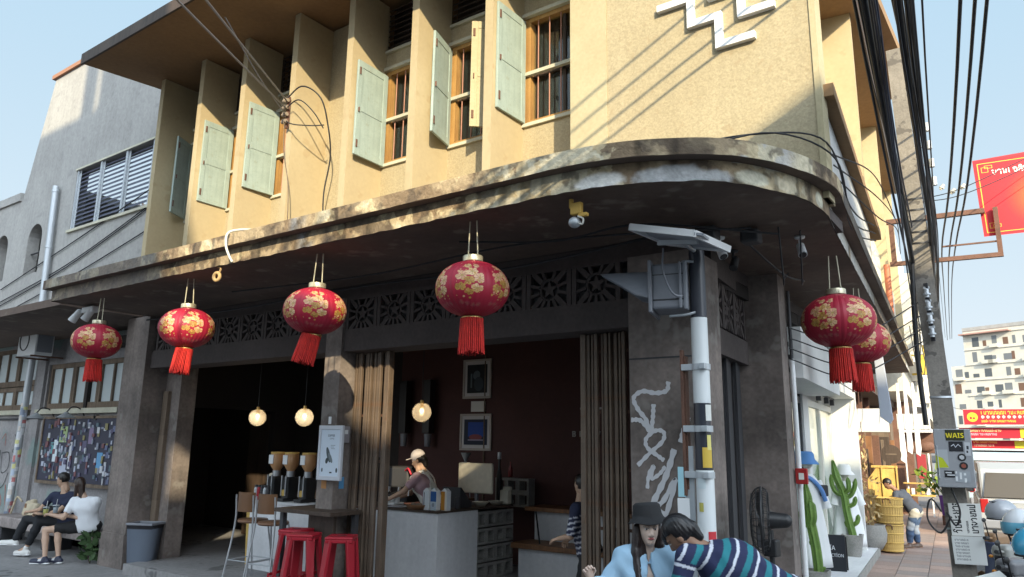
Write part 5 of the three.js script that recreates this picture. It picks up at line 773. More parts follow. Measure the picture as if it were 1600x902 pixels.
// J: joints in world metres; o: looks. Face and hands get grids of their own.
function person(label, J0, o) {
  const base = o.base, J = {}; for (const k in J0) J[k] = V(...J0[k]).sub(V(...base));
  const t = thing('person', label, 'person', base), S = o.s ?? 1, cell = o.cell ?? 0.014, skin = o.skin;
  const mid = (a, b, k = 0.5) => a.clone().lerp(b, k);
  const shM = mid(J.shL, J.shR), hpM = mid(J.hpL, J.hpR), up = shM.clone().sub(hpM).normalize(), across = J.shL.clone().sub(J.shR).normalize();
  const tw = (o.torso ?? 0.115) * S, waist = mid(hpM, shM, 0.32), chest = mid(hpM, shM, 0.74);
  const torso = (p, e = 0) => {
    let d = 1e9; const a = across;
    const w1 = o.hipw ?? 0.07, c1 = chest.clone().addScaledVector(a, 0.075 * S), c2 = chest.clone().addScaledVector(a, -0.075 * S), h1 = hpM.clone().addScaledVector(a, w1 * S), h2 = hpM.clone().addScaledVector(a, -w1 * S), wa = waist.clone().addScaledVector(a, 0.05 * S), wb = waist.clone().addScaledVector(a, -0.05 * S);
    d = smin(cap(p, c1, c2, tw + e, tw + e), cap(p, h1, h2, tw + e, tw + e), 0.03);
    d = smin(d, cap(p, wa, wb, tw * 0.88 + e, tw * 0.88 + e), 0.06);
    d = smin(d, cap(p, chest, waist, tw * 0.95 + e, tw * 0.85 + e), 0.06); d = smin(d, cap(p, waist, hpM, tw * 0.85 + e, tw * 0.95 + e), 0.06);
    d = smin(d, cap(p, mid(shM, J.shL, 0.85), mid(shM, J.shR, 0.85), 0.058 * S + e, 0.058 * S + e), 0.06); return d;
  };
  const limb = (p, a, b, r1, r2, e) => cap(p, a, b, r1 * S + e, r2 * S + e);
  const arm = (p, s, e = 0, k = 1) => { const sh = J['sh' + s], el = J['el' + s], wr = J['wr' + s]; let d = limb(p, sh, k < 0.5 ? mid(sh, el, k * 2) : el, 0.05, 0.04, e); if (k > 0.5) d = smin(d, limb(p, el, mid(el, wr, (k - 0.5) * 2), 0.04, 0.028, e), 0.02); return d; };
  const leg = (p, s, e = 0, k = 1) => { const hp = J['hp' + s], kn = J['kn' + s], an = J['an' + s]; let d = limb(p, hp, k < 0.5 ? mid(hp, kn, k * 2) : kn, 0.083, 0.055, e); if (k > 0.5) { const mm = mid(kn, an, Math.min(0.35, (k - 0.5) * 2)); d = smin(d, limb(p, kn, mm, 0.052, 0.054, e), 0.02); if (k > 0.7) d = smin(d, limb(p, mm, mid(kn, an, (k - 0.5) * 2), 0.054, 0.034, e), 0.02); } return d; };
  const all = Object.values(J), [lo, hi] = bounds(all, 0.24);
  const neckTop = J.head.clone().add(shM.clone().sub(J.head).multiplyScalar(0.42));
  const bodyF = (p) => { let d = torso(p, -0.012); d = smin(d, cap(p, neckTop, shM, 0.05 * S, 0.06 * S), 0.03); for (const s of ['L', 'R']) { d = smin(d, arm(p, s), 0.03); d = smin(d, leg(p, s), 0.035); d = smin(d, cap(p, J['an' + s], J['to' + s], 0.034 * S, 0.028 * S), 0.02); } return d; };
  const G = [nets(bodyF, lo, hi, cell, () => skin)];
  // head in its own frame
  const fz = V(...o.face).normalize(), fx = V().crossVectors(o.headUp ? V(...o.headUp) : V(0, 1, 0), fz).normalize(), fy = V().crossVectors(fz, fx), k = S * (o.hs ?? 1);
  const toH = (p) => { const q = p.clone().sub(J.head).multiplyScalar(1 / k); return V(q.dot(fx), q.dot(fy), q.dot(fz)); };
  const frH = (x, y, z) => J.head.clone().addScaledVector(fx, x * k).addScaledVector(fy, y * k).addScaledVector(fz, z * k);
  const capL = (q, a, b, r1, r2) => cap(q, V(...a), V(...b), r1, r2);
  const headF = (p) => {
    const q = toH(p); let d = ell(q.x, q.y - 0.03, q.z + 0.012, 0.074, 0.092, 0.094);
    d = smin(d, ell(q.x, q.y + 0.03, q.z - 0.022, 0.058, 0.078, 0.066), 0.03); d = smin(d, ell(q.x, q.y + 0.088, q.z - 0.056, 0.026, 0.024, 0.026), 0.025);
    d = smin(d, capL(q, [0, 0.004, 0.086], [0, -0.034, 0.1], 0.008, 0.012), 0.012); d = smin(d, capL(q, [-0.01, -0.038, 0.092], [0.01, -0.038, 0.092], 0.008, 0.008), 0.01);
    d = smin(d, capL(q, [-0.035, 0.022, 0.078], [0.035, 0.022, 0.078], 0.008, 0.008), 0.014); for (const s of [-1, 1]) { d = -smin(-d, ell(q.x - s * 0.031, q.y - 0.003, q.z - 0.095, 0.016, 0.01, 0.014), 0.012); d = smin(d, ell(q.x - s * 0.031, q.y - 0.003, q.z - 0.074, 0.0125, 0.0125, 0.0125), 0.003); d = smin(d, ell(q.x - s * 0.075, q.y + 0.004, q.z + 0.004, 0.01, 0.031, 0.019), 0.008); }
    d = smin(d, ell(q.x, q.y + 0.062, q.z - 0.083, 0.022, 0.008, 0.01), 0.006); d = smin(d, capL(q, [0, -0.07, -0.02], [0, -0.17, -0.03], 0.05, 0.052), 0.03); return d * k;
  };
  const skinC = (p) => { const q = toH(p); if (q.z > 0.05) { const ex = Math.abs(q.x) - 0.031; if (Math.hypot(ex / 0.015, (q.y - 0.004) / 0.0062) < 1) return Math.hypot(ex / 0.006, (q.y - 0.004) / 0.0062) < 1 ? [0.02, 0.012, 0.01] : [0.6, 0.56, 0.54]; if (Math.abs(ex) < 0.018 && Math.abs(q.y - 0.011) < 0.0022) return mul(skin, 0.22); if (Math.abs(ex) < 0.02 && Math.abs(q.y - 0.026 + ex * ex * 18) < 0.004) return mul(skin, 0.4); if (Math.hypot(q.x / 0.023, (q.y + 0.062) / 0.0085) < 1) return o.lips ?? mix(skin, [0.4, 0.1, 0.09], 0.5); } return skin; };
  { const c = frH(0, -0.03, 0), r = 0.165 * k; G.push(nets(headF, c.clone().addScalar(-r), c.clone().addScalar(r), o.headCell ?? 0.007, skinC)); }
  // hands: palm, four fingers in two bends, thumb from the side
  for (const s of ['L', 'R']) {
    const wr = J['wr' + s], el = J['el' + s], d = (J0['hd' + s] ? J['hd' + s].clone().sub(wr) : wr.clone().sub(el)).normalize(), n0 = V(...(o['palm' + s] ?? [0, -1, 0])), sd = V().crossVectors(d, n0).normalize().multiplyScalar(s === 'L' ? 1 : -1), n = V().crossVectors(sd, d).normalize(); if (n.dot(n0) < 0) n.negate();
    const K = 0.95 * S, curl = o['curl' + s] ?? 0.5, P = (a, b, c) => wr.clone().addScaledVector(d, a * K).addScaledVector(sd, b * K).addScaledVector(n, c * K), bones = [];
    for (let i = 0; i < 4; i++) { const b = (i - 1.5) * 0.0205, L = [0.062, 0.074, 0.07, 0.054][i], r0 = P(0.088 - Math.abs(i - 1.2) * 0.005, b, 0), a1 = curl * 0.9, a2 = curl * 2, m = r0.clone().addScaledVector(d, Math.cos(a1) * L * 0.55 * K).addScaledVector(n, Math.sin(a1) * L * 0.55 * K), e = m.clone().addScaledVector(d, Math.cos(a2) * L * 0.5 * K).addScaledVector(n, Math.sin(a2) * L * 0.5 * K); bones.push([r0, m, 0.0088, 0.0082], [m, e, 0.0082, 0.0066]); }
    const palm = [[P(0, 0, 0), P(0.085, -0.026, 0), 0.021, 0.013], [P(0, 0, 0), P(0.085, 0.026, 0), 0.021, 0.013], [P(0.02, 0, 0), P(0.088, 0, 0.002), 0.019, 0.013]], th = [[P(0.025, -0.02, 0.006), P(0.055, -0.048, 0.014), 0.014, 0.0105], [P(0.055, -0.048, 0.014), P(0.088, -0.046, 0.02 + curl * 0.02), 0.0105, 0.008]];
    const hf = (p) => { let q = 1e9; for (const [a, b, r1, r2] of palm) q = smin(q, cap(p, a, b, r1 * K, r2 * K), 0.012); for (const [a, b, r1, r2] of th) q = smin(q, cap(p, a, b, r1 * K, r2 * K), 0.006); for (const [a, b, r1, r2] of bones) q = smin(q, cap(p, a, b, r1 * K, r2 * K), 0.003); return q; };
    const [l2, h2] = bounds([...bones.flat().filter((x) => x.isVector3), wr, th[1][1]], 0.03); G.push(nets(hf, l2, h2, o.handCell ?? 0.006, () => skin));
  }
  part(t, 'body', G, VC(0.55));
  const cloth = (name, f, m, col, c = cell) => part(t, name, nets(f, lo, hi, c, col), m);
  const below = (p, c, dir, k) => p.clone().sub(c).dot(dir) - k; // positive past the cut
  if (o.shirt) {
    const sl = o.shirt.sleeve, e = o.shirt.loose ?? 0.016, hem = o.shirt.hem ?? 0.02;
    const wob = o.shirt.folds ?? 0.004;
    cloth('shirt', (p) => { let d = torso(p, e); for (const s of ['L', 'R']) { let a = arm(p, s, e * (0.9 + 0.4 * (o.shirt.puff ?? 0)), sl); const cut = sl <= 0.5 ? mid(J['sh' + s], J['el' + s], sl * 2) : mid(J['el' + s], J['wr' + s], (sl - 0.5) * 2), dir = (sl <= 0.5 ? J['el' + s].clone().sub(J['sh' + s]) : J['wr' + s].clone().sub(J['el' + s])).normalize(); a = Math.max(a, below(p, cut, dir, 0)); d = smin(d, a, 0.03); }
      d += wob * (Math.sin(p.x * 41 + p.y * 23 + 2 * Math.sin(p.z * 31)) + Math.sin(p.z * 47 - p.y * 37 + 1.5 * Math.sin(p.x * 29))) * 0.5;
      d = Math.max(d, below(p, hpM, up, -1) * 0 - p.clone().sub(hpM).dot(up) - hem); d = Math.max(d, -(cap(p, J.head, mid(J.head, shM, 0.8), 0.05, 0.066 * S))); if (o.shirt.cut) d = Math.max(d, o.shirt.cut(p, { shM, hpM, up, across })); return d; }, o.shirt.mat ?? VC(0.85), o.shirt.color(J, { shM, hpM, up, across, base: V(...base) }), o.shirt.cell ?? cell);
    if (o.shirt.collar) { const cp = []; for (const s of [-1, 1]) { const a = shM.clone().addScaledVector(across, s * 0.055).addScaledVector(up, 0.04), b = shM.clone().addScaledVector(fz, 0.095).addScaledVector(across, s * 0.015).addScaledVector(up, -0.02), c = shM.clone().addScaledVector(fz, 0.12).addScaledVector(across, s * 0.07).addScaledVector(up, -0.045); cp.push(bar(a, b, 0.034, 0.008, up), bar(a.clone().lerp(b, 0.6), c, 0.02, 0.006, up)); } part(t, 'collar', cp, o.shirt.collar); }
  }
  if (o.pants) { const kk = o.pants.len; cloth('trousers', (p) => { let d = Math.max(torso(p, 0.008), p.clone().sub(hpM).dot(up) - 0.09); for (const s of ['L', 'R']) { const cut = kk <= 0.5 ? mid(J['hp' + s], J['kn' + s], kk * 2) : mid(J['kn' + s], J['an' + s], (kk - 0.5) * 2), dir = (kk <= 0.5 ? J['kn' + s].clone().sub(J['hp' + s]) : J['an' + s].clone().sub(J['kn' + s])).normalize(); d = smin(d, Math.max(leg(p, s, o.pants.loose ?? 0.018, kk), below(p, cut, dir, 0)), 0.03); } return d + 0.003 * Math.sin(p.y * 60 + p.x * 30); }, VC(0.85), o.pants.color ?? (() => o.pants.c)); }
  if (o.shoes) for (const s of ['L', 'R']) { const an = J['an' + s], to = J['to' + s], hl = an.clone().addScaledVector(to.clone().sub(an).setY(0).normalize(), -0.05 * S); hl.y = to.y + 0.006; const dn = V(0, -0.03, 0); const [l2, h2] = bounds([an, to, hl], 0.1);
    const sole = (p) => Math.max(cap(p, hl.clone().add(dn), to.clone().add(dn), 0.043, 0.043), Math.abs(p.y - (to.y + (hl.y - to.y) * clamp(p.clone().sub(to).dot(hl.clone().sub(to)) / hl.clone().sub(to).lengthSq()) - 0.022)) - 0.014);
    const sh = part(t, 'shoe', nets((p) => smin(smin(cap(p, hl, to, 0.042, 0.036), cap(p, an, mid(hl, to, 0.35), 0.042, 0.044), 0.03), cap(p, mid(hl, to, 0.2), to, 0.044, 0.04), 0.02), l2, h2, 0.009, o.shoes.color(an, to, hl)), VC(0.5)); part(sh, 'sole', nets(sole, l2, h2, 0.008), o.shoes.sole ?? M.whitep); }
  if (o.hair) {
    const strands = (o.hair.long ?? []).map(([a, b, r1, r2]) => [frH(...a), frH(...b), r1 * k, r2 * k]), hp2 = [...strands.flat().filter((x) => x.isVector3), frH(0, 0.16, 0), frH(0, -0.1, -0.14), frH(0.1, 0, 0.1), frH(-0.1, 0, 0.1)], [l2, h2] = bounds(hp2, 0.05);
    const hairF = (p) => { const q = toH(p); let d = ell(q.x, q.y - 0.034, q.z + 0.018, 0.088, 0.102, 0.102) * k; const fr = o.hair.fringe ?? 0.05; const face = Math.max(q.y - fr, 0.012 - q.z) * k; d = Math.max(d, -face); d = Math.max(d, (-(o.hair.nape ?? 0.085) - q.y) * k); for (const [a, b, r1, r2] of strands) d = smin(d, cap(p, a, b, r1, r2), 0.02); return d + 0.0011 * Math.sin(q.x * 330 + q.y * 24) + 0.001 * Math.sin(q.z * 290 + q.y * 30); };
    part(t, 'hair', nets(hairF, l2, h2, o.hair.cell ?? 0.008), plain(...(o.hair.c ?? [0.014, 0.011, 0.01]), 0.38));
  }
  t.userData.frH = undefined; delete t.userData.frH;
  return { t, J, frH, toH, k, fx, fy, fz, shM, hpM, up, across };
}
const SK = [0.46, 0.29, 0.2], SK2 = [0.3, 0.17, 0.11];
const one = (c) => () => () => c;
const sneaker = (c1, c2) => (an, to, hl) => (p) => { const k = p.clone().sub(hl).dot(to.clone().sub(hl)) / to.clone().sub(hl).lengthSq(); return k > 0.3 && k < 0.52 && p.y > an.y - 0.035 ? c2 : c1; };
{ // woman in a black bucket hat and light blue shirt
  const gy = -0.13, x = -2.27, z = -4.82;
  const P = person('woman in black bucket hat and light blue shirt with long dark hair, looking sideways', {
    head: [x + 0.02, 1.4, z + 0.02], shL: [x + 0.105, 1.205, z - 0.09], shR: [x - 0.135, 1.2, z + 0.075], elL: [x + 0.2, 0.97, z - 0.07], elR: [x - 0.24, 0.99, z + 0.17], wrL: [x + 0.16, 0.85, z + 0.13], wrR: [x - 0.285, 1.075, z + 0.28], hdR: [x - 0.29, 1.15, z + 0.32],
    hpL: [x + 0.075, 0.74, z - 0.05], hpR: [x - 0.075, 0.74, z + 0.05], knL: [x + 0.07, 0.34, z + 0.0], knR: [x - 0.07, 0.34, z + 0.1], anL: [x + 0.07, gy + 0.08, z - 0.05], anR: [x - 0.08, gy + 0.08, z + 0.05], toL: [x + 0.15, gy + 0.035, z + 0.08], toR: [x - 0.01, gy + 0.035, z + 0.2] },
  { base: [x, gy, z], s: 0.93, skin: [0.7, 0.52, 0.43], lips: [0.5, 0.13, 0.13], cell: 0.012, headCell: 0.0038, handCell: 0.0035, face: [0.62, -0.02, 0.8], palmR: [0.6, 0.2, 0.7], curlR: 0.8, torso: 0.102,
    shirt: { sleeve: 0.86, loose: 0.032, hem: 0.12, folds: 0.008, mat: new THREE.MeshStandardMaterial({ vertexColors: true, roughness: 0.85 }), color: one([0.36, 0.55, 0.72]), collar: plain(0.38, 0.57, 0.74, 0.85),
      cut: (p, q) => { const f = V(0.62, 0, 0.8), r = p.clone().sub(q.shM), h = r.dot(q.up), s = r.dot(V(0.8, 0, -0.62)), w = 0.012 + 0.28 * Math.max(0, -0.05 - h); return Math.min(w - Math.abs(s + 0.0), r.dot(f) - 0.0) ; } },
    pants: { len: 0.97, c: [0.55, 0.46, 0.3] }, shoes: { color: sneaker([0.6, 0.6, 0.6], [0.6, 0.6, 0.6]) },
    hair: { c: [0.02, 0.011, 0.01], fringe: 0.04, cell: 0.006, long: [[[-0.082, 0, 0.0], [-0.1, -0.17, 0.02], 0.03, 0.034], [[-0.1, -0.17, 0.02], [-0.09, -0.4, 0.11], 0.036, 0.028], [[-0.05, -0.02, -0.04], [-0.06, -0.36, 0.04], 0.05, 0.04], [[0.07, 0, 0.0], [0.078, -0.12, -0.01], 0.03, 0.034], [[0.078, -0.12, -0.01], [0.09, -0.26, 0.0], 0.034, 0.02], [[0, -0.02, -0.08], [0, -0.25, -0.1], 0.07, 0.05]] } });
  // inner top seen in the open shirt
  part(P.t, 'top', nets((p) => { const q = p.clone().sub(P.shM); return Math.max(smin(cap(p, P.shM.clone().addScaledVector(P.up, -0.26), P.hpM, 0.115, 0.11), cap(p, P.shM.clone().addScaledVector(P.up, -0.2).addScaledVector(P.across, 0.06), P.shM.clone().addScaledVector(P.up, -0.2).addScaledVector(P.across, -0.06), 0.1, 0.1), 0.05) - 0.004, q.dot(P.up) + 0.16); }, P.hpM.clone().addScalar(-0.28), P.shM.clone().addScalar(0.28), 0.012, (p) => (p.clone().sub(P.shM).dot(P.up) > -0.24 ? [0.2, 0.16, 0.2] : [0.5, 0.4, 0.25])), VC(0.8));
  const hat = lathe([[0.001, 0.105], [0.075, 0.1], [0.092, 0.085], [0.1, 0.02], [0.106, -0.005], [0.138, -0.04], [0.135, -0.045], [0.1, -0.008], [0.092, 0.02]], 36), p = hat.attributes.position; for (let i = 0; i < p.count; i++) if (p.getY(i) < 0) p.setY(i, p.getY(i) + 0.008 * Math.sin(Math.atan2(p.getZ(i), p.getX(i)) * 3)); hat.computeVertexNormals();
  const hm = part(P.t, 'bucket_hat', hat, new THREE.MeshStandardMaterial({ color: rgb(0.018, 0.018, 0.02), roughness: 0.9, side: THREE.DoubleSide })); hm.position.copy(P.frH(0, 0.08, -0.024)); hm.scale.y = 0.9; hm.rotation.set(-0.04, 0.7, 0.1);
}
{ // man bending forward in a striped shirt
  const gy = -0.13, stripes = (J, q) => (p) => { const ax = q.shM.clone().addScaledVector(q.up, 0.05), L = p.clone().sub(ax), s = -L.dot(q.up); let k = s;
    for (const a of ['L', 'R']) { const sh = J['sh' + a], el = J['el' + a], d = el.clone().sub(sh), t = p.clone().sub(sh).dot(d) / d.lengthSq(), dist = p.clone().sub(sh).addScaledVector(d, -t).length(); if (t > 0.12 && dist < 0.085 && p.clone().sub(q.shM).dot(q.across) * (a === 'L' ? 1 : -1) > 0.12) k = t * d.length() + 0.08; }
    const m = ((k + 0.012) % 0.145 + 0.145) % 0.145; return m < 0.018 ? [0.62, 0.64, 0.72] : m > 0.072 && m < 0.112 ? [0.02, 0.2, 0.24] : [0.018, 0.024, 0.075]; };
  person('dark haired man bending forward in a navy, teal and white striped shirt', {
    head: [-1.990, 1.385, -4.710], shL: [-1.930, 1.265, -4.660], shR: [-1.705, 1.275, -4.980], elL: [-1.975, 0.970, -4.590], elR: [-1.895, 1.000, -4.980], wrL: [-2.075, 1.050, -4.810], wrR: [-2.065, 1.070, -4.910], hdL: [-2.105, 1.100, -4.870], hdR: [-2.115, 1.100, -4.890],
    hpL: [-1.525, 1.000, -5.010], hpR: [-1.405, 1.000, -5.190], knL: [-1.565, 0.460, -5.010], knR: [-1.445, 0.460, -5.190], anL: [-1.445, gy + 0.08, -5.030], anR: [-1.345, gy + 0.08, -5.230], toL: [-1.605, gy + 0.035, -4.960], toR: [-1.505, gy + 0.035, -5.150] },
  { base: [-1.6, gy, -5.0], s: 1, skin: SK2, cell: 0.012, headCell: 0.005, handCell: 0.0045, face: [-0.62, -0.62, 0.1], headUp: [-0.6, 0.75, 0.35], palmL: [0, 1, 0], palmR: [0, 1, 0], torso: 0.125,
    shirt: { sleeve: 0.44, loose: 0.018, hem: 0.06, folds: 0.004, cell: 0.0065, color: stripes }, pants: { len: 0.97, c: [0.03, 0.035, 0.05] }, shoes: { color: sneaker([0.05, 0.05, 0.05], [0.05, 0.05, 0.05]) },
    hair: { fringe: 0.055, cell: 0.006, nape: 0.1, c: [0.013, 0.011, 0.012], long: [[[0, 0.05, 0.075], [-0.02, 0.02, 0.1], 0.03, 0.02], [[0, -0.02, -0.085], [0, -0.09, -0.085], 0.05, 0.03]] } });
  const ph = thing('phone', 'dark phone held between the woman and the bending man', 'phone', [-2.17, 1.13, -4.84], 0.5); part(ph, 'phone_body', rb(0.075, 0.15, 0.009, 0.004), M.black); part(ph, 'screen', rb(0.068, 0.135, 0.002, 0.001, 0, 0, 0.005), plain(0.02, 0.02, 0.03, 0.1));
}
{ // customer half hidden by the folding gate
  person('person in a navy shirt with thin white stripes half hidden behind the folding gate', {
    head: [-4.010, 1.530, -6.950], shL: [-4.090, 1.300, -7.100], shR: [-3.970, 1.300, -6.780], elL: [-4.190, 1.030, -7.080], elR: [-4.010, 1.040, -6.720], wrL: [-4.150, 0.980, -6.900], wrR: [-4.170, 1.000, -6.750],
    hpL: [-3.970, 0.880, -7.050], hpR: [-3.890, 0.880, -6.880], knL: [-4.030, 0.500, -7.050], knR: [-3.970, 0.500, -6.860], anL: [-3.970, FL + 0.08, -7.050], anR: [-3.910, FL + 0.08, -6.860], toL: [-4.120, FL + 0.035, -7.030], toR: [-4.070, FL + 0.035, -6.820] },
  { base: [-3.8, FL, -6.95], s: 0.88, skin: SK, cell: 0.014, headCell: 0.006, handCell: 0.005, face: [-0.9, -0.15, -0.3], shirt: { sleeve: 0.5, loose: 0.02, hem: 0.05, color: (J, q) => (p) => (((p.clone().sub(q.hpM).dot(q.up) + 1) % 0.05) < 0.016 && p.clone().sub(q.hpM).dot(q.up) < 0.36 ? [0.55, 0.55, 0.6] : [0.016, 0.02, 0.05]) }, pants: { len: 0.97, c: [0.015, 0.015, 0.018] }, shoes: { color: sneaker([0.1, 0.1, 0.1], [0.1, 0.1, 0.1]) }, hair: { fringe: 0.05, nape: 0.09 } });
}
{ // barista
  const P = person('barista in a pale cap with white apron straps leaning over the counter', {
    head: [-7.280, 1.7, -8.0], shL: [-7.290, 1.47, -8.12], shR: [-7.140, 1.47, -7.83], elL: [-7.460, 1.24, -8.05], elR: [-7.260, 1.28, -7.7], wrL: [-7.580, 1.15, -7.8], wrR: [-7.460, 1.17, -7.6], hdL: [-7.660, 1.13, -7.72], hdR: [-7.560, 1.13, -7.56],
    hpL: [-7.010, 1.02, -8.15], hpR: [-6.910, 1.02, -7.98], knL: [-7.030, 0.58, -8.15], knR: [-6.960, 0.58, -7.98], anL: [-6.960, FL + 0.08, -8.15], anR: [-6.910, FL + 0.08, -7.98], toL: [-7.110, FL + 0.035, -8.1], toR: [-7.060, FL + 0.035, -7.92] },
  { base: [-6.96, FL, -8.05], s: 0.96, skin: SK, cell: 0.014, headCell: 0.006, handCell: 0.005, face: [-0.85, -0.3, 0.42], shirt: { sleeve: 0.36, loose: 0.018, color: one([0.42, 0.27, 0.3]) }, pants: { len: 0.97, c: [0.04, 0.05, 0.08] }, shoes: { color: sneaker([0.1, 0.1, 0.1], [0.1, 0.1, 0.1]) }, hair: { fringe: 0.04, nape: 0.09, long: [[[0, -0.02, -0.08], [0, -0.1, -0.09], 0.06, 0.04]] } });
  const cap2 = part(P.t, 'cap', [sph(0, 0, 0, 0.1, 0.92, 0.95, 1.05, 22, 12), rb(0.14, 0.012, 0.09, 0.006, 0, -0.01, 0.12)], plain(0.42, 0.38, 0.38, 0.8)); cap2.position.copy(P.frH(0, 0.062, -0.01)); cap2.quaternion.setFromRotationMatrix(new THREE.Matrix4().makeBasis(P.fx, P.fy, P.fz));
  part(P.t, 'apron', nets((p) => { const q = p.clone().sub(P.shM), s = q.dot(P.across), h = q.dot(P.up); const b = smin(cap(p, P.shM.clone().addScaledVector(P.up, -0.1).addScaledVector(P.across, 0.08), P.shM.clone().addScaledVector(P.up, -0.1).addScaledVector(P.across, -0.08), 0.155, 0.155), cap(p, P.shM, P.hpM, 0.148, 0.15), 0.05); const st = Math.min(Math.abs(Math.abs(s) - 0.095) - 0.035, Math.max(h + 0.16, Math.abs(s) - 0.15)); return Math.max(b, st, h - 0.06, -b - 0.02); }, P.hpM.clone().addScalar(-0.35), P.shM.clone().addScalar(0.35), 0.012), plain(0.75, 0.73, 0.68, 0.85));
}
{ // couple on the bench
  const wy = 0;
  person('man in a navy T-shirt and black trousers sitting on the stone bench', {
    head: [-13.580, 1.240, -6.100], shL: [-13.320, 0.990, -6.240], shR: [-13.680, 0.980, -6.020], elL: [-13.450, 0.740, -6.020], elR: [-13.800, 0.760, -5.900], wrL: [-13.750, 0.700, -5.860], wrR: [-14.020, 0.720, -5.840], hdL: [-13.850, 0.710, -5.840], hdR: [-14.120, 0.720, -5.820],
    hpL: [-13.500, 0.570, -6.320], hpR: [-13.660, 0.570, -6.200], knL: [-13.850, 0.570, -5.940], knR: [-14.060, 0.590, -5.820], anL: [-13.960, 0.150, -5.840], anR: [-14.120, 0.220, -5.700], toL: [-14.120, 0.060, -5.760], toR: [-14.320, 0.220, -5.600] },
  { base: [-13.4, wy, -6.2], s: 0.97, skin: SK, cell: 0.016, headCell: 0.007, handCell: 0.006, face: [-0.7, -0.3, 0.5], curlL: 0.8, curlR: 0.8, torso: 0.12, shirt: { sleeve: 0.33, loose: 0.016, color: one([0.015, 0.02, 0.05]) }, pants: { len: 0.95, c: [0.015, 0.016, 0.02] }, shoes: { color: sneaker([0.65, 0.64, 0.62], [0.65, 0.64, 0.62]) }, hair: { fringe: 0.062, nape: 0.05 } });
  person('long haired woman in white T-shirt and black shorts on the stone bench', {
    head: [-12.86, 1.2, -6.03], shL: [-12.55, 0.94, -6.2], shR: [-12.84, 0.94, -5.98], elL: [-12.72, 0.7, -6.02], elR: [-12.82, 0.7, -5.84], wrL: [-13.0, 0.72, -5.92], wrR: [-13.06, 0.74, -5.74], hdL: [-13.1, 0.74, -5.9], hdR: [-13.16, 0.75, -5.72],
    hpL: [-12.62, 0.56, -6.25], hpR: [-12.78, 0.56, -6.1], knL: [-12.98, 0.5, -5.85], knR: [-13.1, 0.5, -5.72], anL: [-12.86, 0.09, -5.86], anR: [-12.94, 0.09, -5.7], toL: [-13.04, 0.04, -5.78], toR: [-13.12, 0.04, -5.6] },
  { base: [-12.8, wy, -6.0], s: 0.92, skin: [0.5, 0.33, 0.24], cell: 0.015, headCell: 0.007, handCell: 0.006, face: [-0.9, -0.1, 0.1], curlL: 0.7, curlR: 0.7, shirt: { sleeve: 0.36, loose: 0.026, hem: 0.08, color: one([0.72, 0.74, 0.78]) }, pants: { len: 0.36, loose: 0.026, c: [0.014, 0.014, 0.016] }, shoes: { color: sneaker([0.02, 0.024, 0.05], [0.55, 0.55, 0.56]) }, hair: { c: [0.03, 0.015, 0.01], fringe: 0.06, long: [[[0, 0, -0.08], [0, -0.24, -0.09], 0.06, 0.045], [[0.05, -0.02, -0.03], [0.06, -0.26, 0.0], 0.04, 0.025], [[-0.05, -0.02, -0.03], [-0.06, -0.26, 0.0], 0.04, 0.025]] } });
  const cup = (label, x, y, z, m, m2) => { const c = thing('drink_cup', label, 'cup', [x, y, z]); part(c, 'cup', lathe([[0.001, 0], [0.033, 0], [0.046, 0.12], [0.042, 0.12], [0.03, 0.006], [0.001, 0.005]], 18), m); part(c, 'drink', lathe([[0.001, 0.008], [0.031, 0.008], [0.039, 0.09], [0.001, 0.091]], 18), m2); part(c, 'straw', rod([0, 0.05, 0], [0.02, 0.22, 0], 0.004), M.whitep); part(c, 'lid', lathe([[0.048, 0.118], [0.048, 0.128], [0.001, 0.132]], 18), M.galv); };
  cup('plastic cup of yellow drink with a straw between the couple', -13.36, 0.71, -5.8, M.glass, plain(0.5, 0.42, 0.12, 0.4)); cup('clear plastic cup in the woman\u2019s hand on the bench', -13.12, 0.75, -5.84, M.glass, plain(0.35, 0.36, 0.4, 0.4));
  const b = thing('black_cap', 'black cap resting on the seated man\u2019s knee', 'cap', [-13.62, 0.76, -5.96]); part(b, 'crown', sph(0, 0, 0, 0.09, 1, 0.8, 1), M.rubber); part(b, 'brim', rb(0.13, 0.012, 0.1, 0.005, 0.02, -0.02, 0.11), M.rubber);
}
{ // man stooping over the baskets
  const B = (u, y, v) => Bp(u, y, v);
  person('man in a dark T-shirt and patched jeans stooping over the tall baskets', {
    head: B(10.75, 1.25, 0.72), shL: B(10.65, 1.06, 0.86), shR: B(11.0, 1.08, 0.98), elL: B(10.55, 0.8, 0.82), elR: B(10.95, 0.8, 0.92), wrL: B(10.5, 0.62, 0.68), wrR: B(10.8, 0.6, 0.74), hpL: B(10.8, 0.72, 1.16), hpR: B(10.98, 0.72, 1.2), knL: B(10.82, 0.4, 1.05), knR: B(11.02, 0.4, 1.12), anL: B(10.85, 0.09, 1.02), anR: B(11.06, 0.09, 1.16), toL: B(10.72, 0.04, 0.92), toR: B(10.95, 0.04, 1.0) },
  { base: B(10.9, 0, 1.05), s: 0.86, skin: [0.25, 0.13, 0.08], cell: 0.016, headCell: 0.008, handCell: 0.007, face: [-0.8, -0.7, 0.3], headUp: [-0.5, 0.8, 0], torso: 0.115, shirt: { sleeve: 0.4, loose: 0.018, hem: 0.05, color: one([0.05, 0.06, 0.085]) }, pants: { len: 0.95, loose: 0.026, color: (p) => (p.y > 0.62 ? [0.4, 0.38, 0.33] : Math.sin(p.y * 17 + p.x * 14) + Math.sin(p.z * 23 + p.y * 9) > 0.5 ? [0.34, 0.38, 0.43] : [0.06, 0.1, 0.18]) }, shoes: { color: sneaker([0.1, 0.06, 0.04], [0.15, 0.1, 0.08]), sole: M.wood }, hair: { fringe: 0.05, nape: 0.06 } });
}
